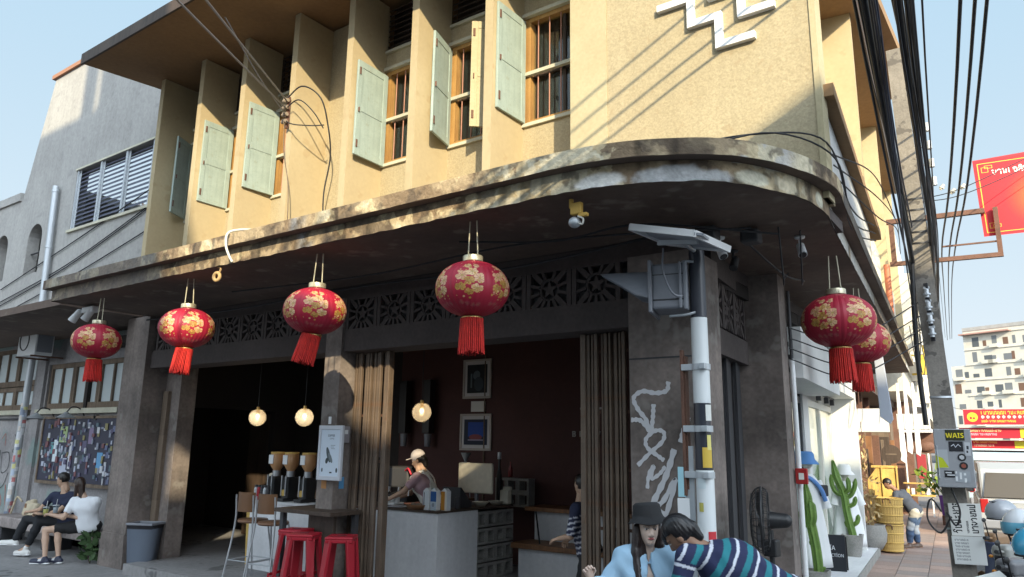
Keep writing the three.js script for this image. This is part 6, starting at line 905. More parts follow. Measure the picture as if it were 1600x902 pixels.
// ---------------------------------------------------------------- the side street: white shop
const bth = (n, l, c, u, y, v, g, turn = 0) => thing(n, l, c, Bp(u, y, v), TH + turn, g);
// a line of Thai-like letters drawn as pen strokes (the machine has no Thai font)
function thai(g, text, x, y, h, lw) {
  const K = { ง: [[0.05, 0.5, 0.3, 0.95, 0.6, 0.6, 0.6, 0.15], 'c.5.14'], า: [[0.05, 0.25, 0.25, 0.03, 0.5, 0.12, 0.55, 0.4, 0.55, 1]], น: [[0.2, 0.1, 0.2, 0.95, 0.45, 0.8, 0.6, 0.9, 0.6, 0.03], 'c.1.12'], เ: [[0.2, 0.03, 0.2, 0.85, 0.3, 0.95]], ฉ: [[0.35, 0.4, 0.15, 0.45, 0.1, 0.15, 0.4, 0, 0.65, 0.2, 0.65, 0.95, 0.3, 0.95, 0.25, 0.75]], ล: [[0.1, 0.25, 0.35, 0, 0.6, 0.15, 0.62, 1], [0.6, 0.5, 0.3, 0.45, 0.12, 0.7, 0.2, 0.98]], ม: [[0.2, 0.1, 0.2, 0.8, 0.1, 0.9, 0.2, 0.98, 0.6, 0.95, 0.6, 0.03], 'c.1.12'], บ: [[0.15, 0.08, 0.18, 0.97, 0.6, 0.97, 0.6, 0.03]], ป: [[0.15, 0.08, 0.18, 0.97, 0.6, 0.97, 0.6, -0.35]], ร: [[0.1, 0.25, 0.25, 0.05, 0.5, 0.22, 0.5, 0.9, 0.4, 0.97]], ย: [[0.15, 0.05, 0.15, 0.35, 0.3, 0.5, 0.12, 0.65, 0.18, 0.97, 0.6, 0.97, 0.6, 0.03]], ะ: [[0.2, 0.3, 0.3, 0.42, 0.5, 0.25], [0.2, 0.75, 0.3, 0.87, 0.5, 0.7]] };
  g.lineWidth = lw; g.lineCap = g.lineJoin = 'round';
  for (const ch of text) { if (ch === ' ') { x += h * 0.4; continue; } if (ch === 'ิ' || ch === 'ั') { g.beginPath(); g.arc(x - h * 0.4, y - h * 0.12, h * 0.2, Math.PI, 0); g.stroke(); continue; }
    for (const s of K[ch] ?? K.บ) { g.beginPath(); if (typeof s === 'string') { g.arc(x + h * 0.1, y + h * 0.12, h * 0.08, 0, 7); } else for (let i = 0; i < s.length; i += 2) g[i ? 'lineTo' : 'moveTo'](x + s[i] * h, y + s[i + 1] * h); g.stroke(); } x += h * 0.82; }
}
{
  const t = bth('white_shop', 'white clothes shop with glass front beside the café column', 'shop', 6, 0, 0), w = (n, g, m) => wpart(t, n, g, m);
  w('bulkhead', [bb(2.56, 5.9, 2.74, 3.34, -0.1, 0.5)], M.white); w('soffit', bb(5.91, 8.79, 2.86, 3.0, -0.1, 0.42), M.white); w('fascia', bb(5.91, 9.0, 3.001, 3.5, -0.1, 0.44), M.white);
  w('end_wall', bb(8.8, 9.0, 0.15, 3.0, -0.3, 0.42), M.white); w('shop_platform', [bb(2.52, 9.6, 0, 0.15, -0.12, 0.56)], M.counter);
  for (let i = 0; i < 12; i++) w('platform_edge_block', rb(0.03, 0.14, 0.56, 0.006).applyMatrix4(new THREE.Matrix4().makeRotationY(TH).setPosition(...Bp(2.82 + i * 0.58, 0.072, 0.577))), M.stonepot);
  w('shop_wall', bb(2.52, 2.9, 0.15, 2.74, -0.12, 0.02), M.white); w('shop_wall', bb(5.4, 5.9, 0.15, 2.86, -0.12, 0.03), M.white);
  w('vent', [bb(8.3, 8.62, 3.18, 3.3, 0.44, 0.446), bb(8.4, 8.55, 3.06, 3.12, 0.44, 0.446)], M.dark);
  for (const [a, b, m] of [[2.9, 5.4, M.dark], [5.9, 7.3, M.offwhite], [7.3, 8.8, M.offwhite]]) { const f = w('glass_door', [bb(a, a + 0.07, 0.15, 2.74, -0.06, 0), bb(b - 0.07, b, 0.15, 2.74, -0.06, 0), bb(a + 0.07, b - 0.07, 2.6, 2.7, -0.06, 0)], m); wpart(f, 'pane', bb(a + 0.07, b - 0.07, 0.15, 2.6, -0.035, -0.03), M.glass); }
  w('curtain', bb(2.95, 8.8, 0.15, 2.74, -0.11, -0.1), M.cream); w('track_light', [bb(6, 8.2, 2.8, 2.83, 0.1, 0.14), ...[6.4, 7.3, 8].map((u) => bb(u, u + 0.08, 2.7, 2.8, 0.08, 0.15))], M.dark);
  w('white_pipe', rod(Bp(2.47, 0.1, 0.4), Bp(2.47, 2.95, 0.4), 0.03, 0.03, 10), M.whitep); w('dark_pipe', rod(Bp(2.47, 2.95, 0.4), Bp(2.47, 3.75, 0.4), 0.02, 0.02, 8), M.dark);
}
{ // fire alarm box, fan
  const t = bth('alarm_box', 'small red box with a white sticker on the white shop corner', 'alarm', 2.44, 1.6, 0.44); part(t, 'box', rb(0.13, 0.17, 0.06, 0.012, 0, 0.04, 0.06), plain(0.35, 0.02, 0.02, 0.4)); part(t, 'sticker', rb(0.055, 0.07, 0.004, 0.001, 0, 0.04, 0.092), M.paper);
  const f = thing('pedestal_fan', 'black industrial pedestal fan seen from the side by the grey column', 'fan', Bp(0.4, 0, 0.48), -0.15);
  part(f, 'pole', [rod([0, 0, 0], [0, 0.75, 0], 0.032, 0.032, 14), rod([0, 0.75, 0], [0, 1.25, 0], 0.022, 0.022, 14), rb(0.07, 0.1, 0.07, 0.01, 0, 0.78, 0), rb(0.12, 0.14, 0.1, 0.015, 0.0, 1.1, 0)], M.black); part(f, 'base', lathe([[0.001, 0.05], [0.05, 0.05], [0.26, 0.02], [0.27, 0], [0.001, 0]], 24), M.black);
  const h = new THREE.Group(); h.name = 'fan_head'; f.add(h); h.position.set(-0.02, 1.33, 0); h.rotation.y = 0.42;
  part(h, 'motor', [rod([0.0, 0, 0], [0.14, 0, 0], 0.075, 0.06, 18), sph(0.14, 0, 0, 0.06)], M.black);
  const g = []; for (const [x, r] of [[-0.14, 0.1], [-0.14, 0.17], [-0.13, 0.22], [-0.09, 0.265], [-0.045, 0.275], [0, 0.25], [0.01, 0.16]]) g.push(new THREE.TorusGeometry(r, 0.004, 5, 40).rotateY(Math.PI / 2).translate(x, 0, 0));
  for (let i = 0; i < 26; i++) { const a = i / 26 * 6.283, c = Math.cos(a), s = Math.sin(a), q = (x, r) => [x, r * c, r * s]; g.push(tube([q(-0.145, 0.05), q(-0.14, 0.17), q(-0.09, 0.265), q(-0.045, 0.275), q(0, 0.25), q(0.012, 0.08)], 0.003, 14, 4)); }
  part(h, 'guard', g, M.black); part(h, 'guard_ring', new THREE.TorusGeometry(0.277, 0.011, 8, 44).rotateY(Math.PI / 2).translate(-0.05, 0, 0), M.black); part(h, 'badge', rod([-0.15, 0, 0], [-0.143, 0, 0], 0.05, 0.05, 18), M.greyp);
  for (let i = 0; i < 4; i++) part(h, 'blade', ext([[0.03, -0.03], [0.1, -0.09], [0.22, -0.08], [0.24, 0.0], [0.15, 0.05], [0.03, 0.03]], 0.004).rotateX(0.5).rotateY(Math.PI / 2).rotateX(i * Math.PI / 2).translate(-0.06, 0, 0), M.dark);
}
{ // mannequins
  const mk = (label, u, v, h, hat, S) => {
    const t = bth('mannequin', label, 'mannequin', u, 0.15, v, undefined, 0.7), m = plain(0.74, 0.75, 0.76, 0.85);
    const pr = [[0.001, 0.16], [0.27, 0.16], [0.26, 0.3], [0.22, 0.7], [0.175, 0.98], [0.18, 1.12], [0.165, 1.3], [0.1, 1.4], [0.05, 1.43], [0.001, 1.44]].map(([r, y]) => [r * S, y * h]), g = lathe(pr, 56), p = g.attributes.position;
    for (let i = 0; i < p.count; i++) { const x = p.getX(i), z = p.getZ(i), a = Math.atan2(z, x), k = 1 + 0.07 * Math.sin(a * 9 + 1.3 * Math.sin(a * 3)) * clamp((1.15 * h - p.getY(i)) / h); p.setXYZ(i, x * k, p.getY(i), z * k * 0.75); } g.computeVertexNormals();
    part(t, 'dress', g, m); for (const s of [-1, 1]) part(t, 'sleeve', [rod([s * 0.15 * S, 1.33 * h, 0], [s * 0.24 * S, 0.95 * h, 0.04], 0.055, 0.075, 14)], m);
    part(t, 'stand', [rod([0, 0, 0], [0, 0.2, 0], 0.02), lathe([[0.001, 0.02], [0.16, 0.02], [0.17, 0], [0.001, 0]], 20)], M.black); part(t, 'neck', rod([0, 1.42 * h, 0], [0, 1.52 * h, 0], 0.045, 0.04, 14), M.offwhite); part(t, 'head', sph(0, 1.6 * h, 0, 0.095, 0.85, 1.15, 1), M.offwhite);
    part(t, 'hat', lathe([[0.001, 0.13], [0.08, 0.125], [0.105, 0.09], [0.112, 0.02], [0.17, -0.05], [0.168, -0.055], [0.105, 0.012]], 30).translate(0, 1.62 * h, 0), new THREE.MeshStandardMaterial({ color: hat, roughness: 0.9, side: THREE.DoubleSide })); return t;
  };
  const a = mk('mannequin in a long white dress with blue bucket hat and scarf in the shop front', 5.2, 0.06, 1.0, rgb(0.1, 0.24, 0.52), 1);
  part(a, 'scarf', [tube([[-0.13, 1.42, -0.03], [-0.02, 1.36, 0.12], [0.1, 1.22, 0.16], [0.17, 1.06, 0.14]], 0.03, 20, 8)], plain(0.12, 0.26, 0.58, 0.8)); part(a, 'mask_bag', [rb(0.12, 0.16, 0.05, 0.02, 0.17, 1.2, 0.12)], M.black);
  mk('mannequin in a flared white dress and white hat at the far end of the shop', 8.15, 0.22, 0.86, rgb(0.75, 0.75, 0.74), 1.1);
}
{ // cacti, chalk sign
  const rib = (pts, r) => { const g = tube(pts, r, 22, 24), p = g.attributes.position, n = g.attributes.normal; const seg = 25; for (let i = 0; i < p.count; i++) { const k = i % seg, row = Math.floor(i / seg) / 22, a = k / 24 * Math.PI * 2, d = r * (0.26 * Math.cos(a * 6) - (row > 0.85 ? (row - 0.85) / 0.15 * 0.75 : 0)); p.setXYZ(i, p.getX(i) + n.getX(i) * d, p.getY(i) + n.getY(i) * d, p.getZ(i) + n.getZ(i) * d); } g.computeVertexNormals(); const e = pts[pts.length - 1]; return [g, sph(e[0], e[1] - r * 0.05, e[2], r * 0.35, 1, 1, 1, 10, 8)]; };
  const pot = (t, s) => part(t, 'pot', [new THREE.CylinderGeometry(0.2 * s, 0.14 * s, 0.3 * s, 4, 1, true).rotateY(Math.PI / 4).translate(0, 0.15 * s, 0), new THREE.CylinderGeometry(0.175 * s, 0.13 * s, 0.28 * s, 4, 1, true).rotateY(Math.PI / 4).translate(0, 0.16 * s, 0), rb(0.26 * s, 0.02, 0.26 * s, 0.004, 0, 0.24 * s, 0), ...[[1, 0], [-1, 0]].map(([q]) => rb(0.02, 0.02, 0.285 * s, 0.004, q * 0.133 * s, 0.3 * s, 0)), ...[1, -1].map((q) => rb(0.285 * s, 0.02, 0.02, 0.004, 0, 0.3 * s, q * 0.133 * s))], M.stonepot);
  let t = bth('potted_cactus', 'tall thin green cactus in a square concrete pot, nearest the grey column', 'cactus', 4.6, 0.02, 0.2); pot(t, 1.05);
  part(t, 'trunk', rib([[0.02, 0.25, 0], [0.0, 0.6, 0], [-0.05, 1.0, 0.01], [-0.08, 1.44, 0]], 0.055), M.cactus); part(t, 'branch', rib([[-0.05, 0.86, 0], [-0.14, 0.95, 0.02], [-0.17, 1.1, 0.02]], 0.028), M.cactus); part(t, 'branch', rib([[-0.06, 0.88, 0.0], [-0.02, 1.0, 0.04], [-0.03, 1.22, 0.04]], 0.055), M.cactus); part(t, 'branch', rib([[0.02, 0.3, 0], [0.07, 0.34, 0], [0.1, 0.37, 0]], 0.02), M.cactus); part(t, 'branch', rib([[-0.02, 0.62, 0], [-0.06, 0.66, 0], [-0.065, 0.7, 0]], 0.018), M.cactus);
  t = bth('potted_cactus', 'branching green cactus in a square concrete pot by the white dress', 'cactus', 7.9, 0.15, 0.3); pot(t, 1.15);
  part(t, 'trunk', rib([[0.02, 0.28, 0], [-0.06, 0.75, 0], [-0.08, 1.0, 0], [-0.18, 1.3, 0], [-0.23, 1.58, 0]], 0.055), M.cactus); for (const b of [[[-0.08, 0.95, 0], [0.02, 1.0, 0], [0.08, 1.1, 0], [0.12, 1.28, 0]], [[-0.07, 0.8, 0], [0.06, 0.86, 0], [0.1, 0.98, 0]], [[-0.1, 1.0, 0], [-0.2, 1.04, 0.02], [-0.26, 1.16, 0.02], [-0.27, 1.34, 0.02]], [[-0.1, 1.02, 0], [0.0, 1.1, 0.04], [0.0, 1.3, 0.04]], [[0.0, 0.45, 0], [-0.06, 0.5, 0], [-0.08, 0.58, 0]], [[0.01, 0.5, 0], [0.09, 0.56, 0], [0.12, 0.68, 0]]]) part(t, 'branch', rib(b, 0.034), M.cactus);
  const s = bth('chalk_sign', 'small black chalk board sign reading PIA COLLECTION on the shop step', 'sign', 6.0, 0.15, 0.2, undefined, 0.1);
  const sm = canvasMat(128, 160, (g) => { g.fillStyle = '#22262c'; g.fillRect(0, 0, 128, 160); g.fillStyle = '#dfe3e6'; g.font = '27px sans-serif'; g.textAlign = 'center'; g.fillText('P\u00cfA', 62, 68); g.font = '20px sans-serif'; g.fillText('COLLECT\u00cfON', 63, 98, 118); }, 0.85);
  part(s, 'board', rb(0.4, 0.52, 0.02, 0.005, 0, 0.26, 0).rotateX(-0.12), M.black); part(s, 'chalk_face', quad([-0.195, 0.005, 0.012], [0.195, 0.005, 0.012], [0.195, 0.515, 0.012], [-0.195, 0.515, 0.012]).rotateX(-0.12), sm); part(s, 'rear_board', rb(0.4, 0.5, 0.02, 0.005, 0.02, 0.25, 0).rotateX(0.2).translate(0, 0, -0.18), M.black);
}
{ // big pot with a dry plant, baskets, yellow board
  let t = bth('round_pot', 'round grey concrete pot holding a dry tan plant before the shop end', 'pot', 9.5, 0.1, 0.46), r = rng(21);
  part(t, 'pot', lathe([[0.001, 0], [0.16, 0], [0.25, 0.15], [0.27, 0.3], [0.24, 0.42], [0.25, 0.45], [0.22, 0.45], [0.21, 0.4], [0.001, 0.38]], 28), M.stonepot);
  const lm = [plain(0.42, 0.3, 0.13, 0.8), plain(0.3, 0.2, 0.09, 0.8), plain(0.5, 0.38, 0.2, 0.8)]; for (let i = 0; i < 16; i++) { const a = r() * 6.3, q = r() * 0.2, h = 0.7 + r() * 0.6; part(t, numbered('stem'), rod([q * 0.3 * Math.cos(a), 0.38, q * 0.3 * Math.sin(a)], [q * Math.cos(a) - 0.03, h, q * Math.sin(a)], 0.008, 0.005, 5), lm[1]); }
  const lf = ext([[0, 0], [0.025, 0.04], [0, 0.12], [-0.025, 0.04]], 0.002); for (let i = 0; i < 150; i++) { const m = part(t, numbered('dry_leaf'), lf, lm[i % 3]); const a = r() * 6.3, q = 0.04 + r() * 0.2; m.position.set(q * Math.cos(a) - 0.03, 0.48 + r() * 0.8, q * Math.sin(a)); m.rotation.set(r() * 6, r() * 6, r() * 6); }
  const basket = (label, u, y, v, r0, r1, h) => { const b = bth('wicker_basket', label, 'basket', u, y, v, 'tall wicker baskets stacked on the pavement'); const sl = bx(-0.019, 0.019, 0, h, -0.004, 0.004); for (let i = 0; i < 34; i++) { const a = i / 34 * 6.283, m = part(b, numbered('wicker_slat'), sl, M.basket); m.position.set(r0 * Math.cos(a), 0, r0 * Math.sin(a)); m.rotation.set(0, Math.PI / 2 - a, 0, 'YXZ'); m.rotation.x = Math.atan2(r1 - r0, h); } for (const [y2, k] of [[0.02, 0], [h * 0.33, 0.33], [h * 0.66, 0.66], [h - 0.015, 1]]) part(b, 'hoop', new THREE.TorusGeometry(r0 + (r1 - r0) * k + 0.006, 0.013, 6, 34).rotateX(Math.PI / 2).translate(0, y2, 0), M.gold); part(b, 'basket_floor', lathe([[0.001, 0.01], [r0, 0.01], [r0, 0.03], [0.001, 0.03]], 24), M.basket); part(b, 'handle', tube([[-0.06, h - 0.09, r1 + 0.005], [-0.05, h - 0.02, r1 + 0.02], [0.05, h - 0.02, r1 + 0.02], [0.06, h - 0.09, r1 + 0.005]], 0.009, 14), M.rust); return b; };
  basket('lower tall wicker basket of the stack the stooping man handles', 9.9, 0.05, 0.75, 0.2, 0.235, 0.5); basket('upper tall wicker basket of the stack the stooping man handles', 9.9, 0.56, 0.75, 0.23, 0.26, 0.47);
  t = bth('yellow_panel', 'large yellow wooden panel frame standing behind the stooping man', 'panel', 11.3, 0, 0.62); part(t, 'panel', ext([[-0.3, 0.45], [0.26, 0.45], [0.26, 1.55], [-0.12, 1.55], [-0.3, 1.3]], 0.05, 0.008), M.gold); part(t, 'panel_frame', [bar([-0.02, 0.3, 0.07], [-0.02, 1.6, 0.07], 0.05, 0.03, V(1, 0, 0)), bar([0.26, 0.2, 0.07], [0.26, 1.6, 0.07], 0.05, 0.03, V(1, 0, 0)), rb(0.5, 0.05, 0.05, 0.008, 0.03, 1.58, 0.06)], M.gold); part(t, 'leg', [bar([-0.25, 0, 0.02], [-0.25, 0.5, 0.02], 0.05, 0.05, V(1, 0, 0)), bar([0.24, 0, 0.02], [0.24, 0.5, 0.02], 0.05, 0.05, V(1, 0, 0))], M.rust);
  t = bth('corn_garland', 'hanging bunch of dry yellow leaves on the shop end corner', 'garland', 9.15, 1.45, 0.46); for (let i = 0; i < 40; i++) { const m = part(t, numbered('dry_leaf'), lf, lm[i % 3]); m.position.set((r() - 0.5) * 0.12, r() * 0.85, (r() - 0.5) * 0.1); m.rotation.set(r() * 2 - 1, r() * 6, 2.6 + r()); } part(t, 'cord', rod([0, 0, 0], [0, 1, 0], 0.006), M.rust);
}
{ // farther shops along the pavement
  let t = bth('brown_shop', 'dim brown open shop front with hanging goods behind the baskets', 'shop', 14, 0, 0.2), w = (n, g, m) => wpart(t, n, g, m);
  w('shop_wall', [bb(9.3, 20, 0, 3.4, -1.2, -0.9), bb(19.8, 20, 0, 3.4, -0.9, 0.9)], M.rust); w('shop_ceiling', bb(9.1, 20, 3.2, 3.4, -0.9, 0.5), M.darkwood); for (const u of [10.2, 12.4, 14.2]) w('post', bb(u, u + 0.12, 0, 3.2, 0.1, 0.22), M.rust);
  for (let i = 0; i < 12; i++) w('hanging_plank', rb(0.16 + rr(0, 0.14), 0.7 + rr(0, 0.8), 0.05, 0.01).applyMatrix4(new THREE.Matrix4().makeRotationY(TH).setPosition(...Bp(12.2 + i * 0.17, 1.5 + rr(0, 0.3), -0.5 + i * 0.1))), [M.rust, M.oldwood, M.darkwood, M.wood][i % 4]);
  t = bth('box_sign', 'blank white box sign hung above the baskets, bright in the sun', 'sign', 10, 2.28, 0.58); part(t, 'sign_panel', rb(0.62, 0.46, 0.16, 0.012, 0.0, 0.22, 0), M.white); part(t, 'hanger', [rod([-0.2, 0.44, 0], [-0.2, 0.95, 0], 0.012), rod([0.2, 0.44, 0], [0.2, 0.95, 0], 0.012)], M.rust);
  t = bth('hanging_banner', 'pale blue grey hanging panel seen at a slant under the side canopy', 'banner', 6.5, 2.4, 1.1); part(t, 'cloth', ext([[-0.1, 0.04], [0.02, -0.06], [0.06, 0.0], [-0.02, 1.15], [-0.12, 1.15]], 0.03, 0.01), plain(0.4, 0.43, 0.5, 0.7)); part(t, 'hanger', [rod([-0.06, 1.15, 0.01], [-0.06, 1.5, 0.01], 0.01)], M.rust);
  t = bth('round_sign', 'dark round wooden sign hanging before the brown shop', 'sign', 12.6, 1.62, 0.72); part(t, 'disc', new THREE.CylinderGeometry(0.21, 0.21, 0.04, 28).rotateX(Math.PI / 2).translate(0, 0.21, 0), M.darkwood); part(t, 'chain', rod([0, 0.4, 0], [0, 1.4, 0], 0.008), M.rust); part(t, 'letters', rb(0.22, 0.03, 0.006, 0.002, 0, 0.21, 0.024), M.oldwood);
  for (const [i, u, v, y, l] of [[0, 13, 0.95, 1.7, 'left white folded awning strap hanging by the brown shop'], [1, 14, 1.06, 1.9, 'middle white folded awning strap hanging by the brown shop'], [2, 15, 1.2, 1.85, 'right white folded awning strap hanging by the brown shop']]) { t = bth('awning_strap', l, 'strap', u, y, v); part(t, 'strap', ext([[-0.05, 0], [0.03, -0.06], [0.06, 0.1], [0.02, 1.75], [-0.02, 1.75]], 0.03, 0.01), M.whitep); }
  t = bth('white_awning', 'white corrugated awning over the pavement left of the concrete pole', 'awning', 17, 2.5, 1.1); for (let i = 0; i < 14; i++) part(t, 'awning_strip', rb(0.056, 0.42, 0.02, 0.008, -0.4 + i * 0.058, 0.2, (i % 2) * 0.012), M.white); part(t, 'valance', rb(0.82, 0.1, 0.5, 0.01, 0, -0.05, -0.27), M.whitep);
  t = bth('brown_curtain', 'dark reddish brown hanging sheet beneath the white awning', 'curtain', 17.5, 1.85, 1.1); part(t, 'cloth', [rb(0.85, 0.62, 0.06, 0.02, 0, 0.3, 0), sph(0.2, 0.18, 0.05, 0.18, 1.3, 0.8, 0.5)], M.rust);
  t = bth('yellow_planter_box', 'small purple planter on a brown base with green leaves by the pavement edge', 'planter', 16.6, 0, 1.68); part(t, 'planter', new THREE.CylinderGeometry(0.23, 0.17, 0.5, 4).rotateY(Math.PI / 4).translate(0, 0.52, 0), plain(0.17, 0.07, 0.36, 0.5)); part(t, 'base', rb(0.26, 0.26, 0.26, 0.02, 0, 0.13, 0), M.rust);
  const r = rng(31), lf = ext([[0, 0], [0.05, 0.06], [0.03, 0.16], [0, 0.22], [-0.03, 0.16], [-0.05, 0.06]], 0.002), gm = [plain(0.09, 0.16, 0.025, 0.5), plain(0.2, 0.26, 0.04, 0.5)]; for (let i = 0; i < 90; i++) { const m = part(t, numbered('leaf'), lf, gm[i % 2]); m.position.set(-0.25 + (r() - 0.5) * 0.8, 0.8 + r() * 0.6, (r() - 0.5) * 0.5); m.rotation.set(r() * 3, r() * 6, r() * 3); } part(t, 'stem', [rod([0, 0.7, 0], [-0.2, 1.1, 0], 0.012), rod([0, 0.7, 0], [-0.4, 1.3, 0.1], 0.01), rod([0, 0.7, 0], [0.1, 1.3, 0], 0.01)], M.cactus); t.name = 'planter';
  t = bth('goods_stall', 'far pavement stall with small yellow and white goods and a red cloth', 'stall', 19, 0, 1.1); part(t, 'frame', [bx(-0.4, -0.36, 0, 1.9, 0, 0.04), bx(0.2, 0.24, 0, 1.9, 0, 0.04), bx(-0.4, 0.24, 1.9, 1.94, 0, 0.04)], M.whitep); part(t, 'shelf_board', [bx(-0.5, 0.3, 0.6, 0.64, -0.2, 0.2), bx(-0.5, 0.3, 0.95, 0.98, -0.2, 0.2)], M.gold); part(t, 'red_cloth', rb(0.25, 0.7, 0.05, 0.02, 0.02, 1.45, 0), plain(0.3, 0.03, 0.04, 0.8)); for (let i = 0; i < 6; i++) part(t, 'box', rb(0.09, 0.14 + (i % 3) * 0.04, 0.1, 0.01, -0.4 + i * 0.13, 0.73, 0), [M.gold, M.whitep, M.brass][i % 3]);
  // taller buildings of the row
  const bl = (name, label, u0, u1, v, h, m, rows, m2) => { const b = bth(name, label, 'building', (u0 + u1) / 2, 0, 0), q = (n, g, mm) => wpart(b, n, g, mm); q('wall', bb(u0, u1, 3.45, h, -8, v), m); q('ground_wall', bb(u0 + 3, u1, 0, 3.449, -8, v - 0.6), M.oldwood); for (let k = 0; k < rows; k++) { q('ledge', bb(u0 - 0.05, u1, 4.2 + k * 2.6, 4.35 + k * 2.6, v, v + 0.35), m2); for (let i = 0; i < Math.floor((u1 - u0) / 1.8); i++) { const u = u0 + 0.5 + i * 1.8, f = q('window', bb(u, u + 1.1, 4.75 + k * 2.6, 6.2 + k * 2.6, v, v + 0.05), m2); wpart(f, 'pane', bb(u + 0.08, u + 1.02, 4.83 + k * 2.6, 6.12 + k * 2.6, v + 0.051, v + 0.055), plain(0.06, 0.07, 0.08, 0.15)); } q('fin', bb(u0, u0 + 0.15, 4.4 + k * 2.6, 6.6 + k * 2.6, v, v + 0.5), m); } return b; };
  bl('cream_shophouse', 'cream shophouse next along the side street with ledges and fins', 15.6, 24, 1.0, 8.6, M.cream, 1, M.white); bl('white_shophouse', 'white shophouse farther along the side street past the cream one', 24.2, 36, 1.1, 7.2, M.white, 1, M.cream); bl('far_shophouse', 'last low pale shophouse down the side street', 36.2, 60, 1.2, 6.0, M.cream, 0, M.white);
  for (const [u, y, c, l] of [[19, 4.6, [0.6, 0.42, 0.05], 'yellow'], [22, 3.9, [0.62, 0.6, 0.56], 'white'], [26, 4.3, [0.6, 0.58, 0.5], 'cream']]) { const s = bth('projecting_sign', l + ' projecting shop sign high on the far row of shophouses', 'sign', u, y, 1.4); part(s, 'sign_panel', rb(0.6, 0.9, 0.12, 0.02), plain(...c, 0.6)); part(s, 'bracket', rod([-0.6, 0.3, 0], [0, 0.3, 0], 0.02), M.rust); }
}
{ // steel sign frame with the red banner
  const u = 9.4, t = bth('sign_frame', 'rusty steel sign frame reaching out over the street behind the pole', 'sign frame', u, 5.5, 1.26), w = (n, g) => wpart(t, n, g, M.rust);
  w('rail', bar(Bp(u, 6.36, 1.2), Bp(u, 6.36, 2.86), 0.09, 0.09)); w('rail', bar(Bp(u, 5.5, 1.2), Bp(u, 5.49, 3.06), 0.08, 0.08)); w('post', bar(Bp(u, 5.46, 1.28), Bp(u, 6.4, 1.28), 0.08, 0.08)); w('post', bar(Bp(u, 5.45, 3.03), Bp(u, 6.4, 3.03), 0.08, 0.08)); w('rail', bar(Bp(u, 5.75, 2.1), Bp(u, 5.75, 3.0), 0.03, 0.03));
  const cm = canvasMat(384, 400, (g, W, H) => {
    const gr = g.createRadialGradient(270, 220, 20, 270, 220, 260); gr.addColorStop(0, '#f2b52e'); gr.addColorStop(0.3, '#e2542a'); gr.addColorStop(0.62, '#c71f2b'); gr.addColorStop(1, '#b51727'); g.fillStyle = gr; g.fillRect(0, 0, W, H);
    g.strokeStyle = '#e0b73f'; g.lineWidth = 4; g.strokeRect(16, 18, W, H - 36); g.lineWidth = 3; for (const y of [40, H - 66]) { g.strokeRect(30, y, 26, 26); g.strokeRect(44, y + (y < 100 ? -8 : 8), 30, 14); }
    g.strokeStyle = '#f6efe2'; thai(g, 'งานเฉลิมฉลองบ', 72, 58, 25, 4.5);
    g.fillStyle = '#f0c23a'; g.beginPath(); g.ellipse(262, 250, 80, 110, 0, 0, 7); g.fill(); g.fillStyle = '#7d1f26'; g.beginPath(); g.moveTo(190, 330); g.quadraticCurveTo(190, 200, 262, 195); g.quadraticCurveTo(335, 200, 335, 330); g.fill(); g.fillStyle = '#d8b878'; g.beginPath(); g.ellipse(262, 160, 26, 36, 0, 0, 7); g.fill(); g.fillStyle = '#6a1b1e'; g.fillRect(238, 112, 50, 26); g.fillStyle = '#caa14c'; g.fillRect(222, 245, 40, 70); g.fillStyle = '#e8cf7a'; g.beginPath(); g.ellipse(262, 350, 90, 22, 0, 0, 7); g.fill();
  }, 0.6);
  const b = bth('red_banner', 'large red banner with gold border and a seated figure hung on the steel frame', 'banner', u, 5.88, 2.83);
  part(b, 'cloth', bx(-0.02, 1.5, 0, 1.52, -0.09, -0.085).rotateZ(0.03), plain(0.4, 0.03, 0.04, 0.7)); part(b, 'print', quad([-0.02, 0, -0.083], [1.5, 0, -0.083], [1.46, 1.5, -0.083], [-0.06, 1.5, -0.083]), cm);
}
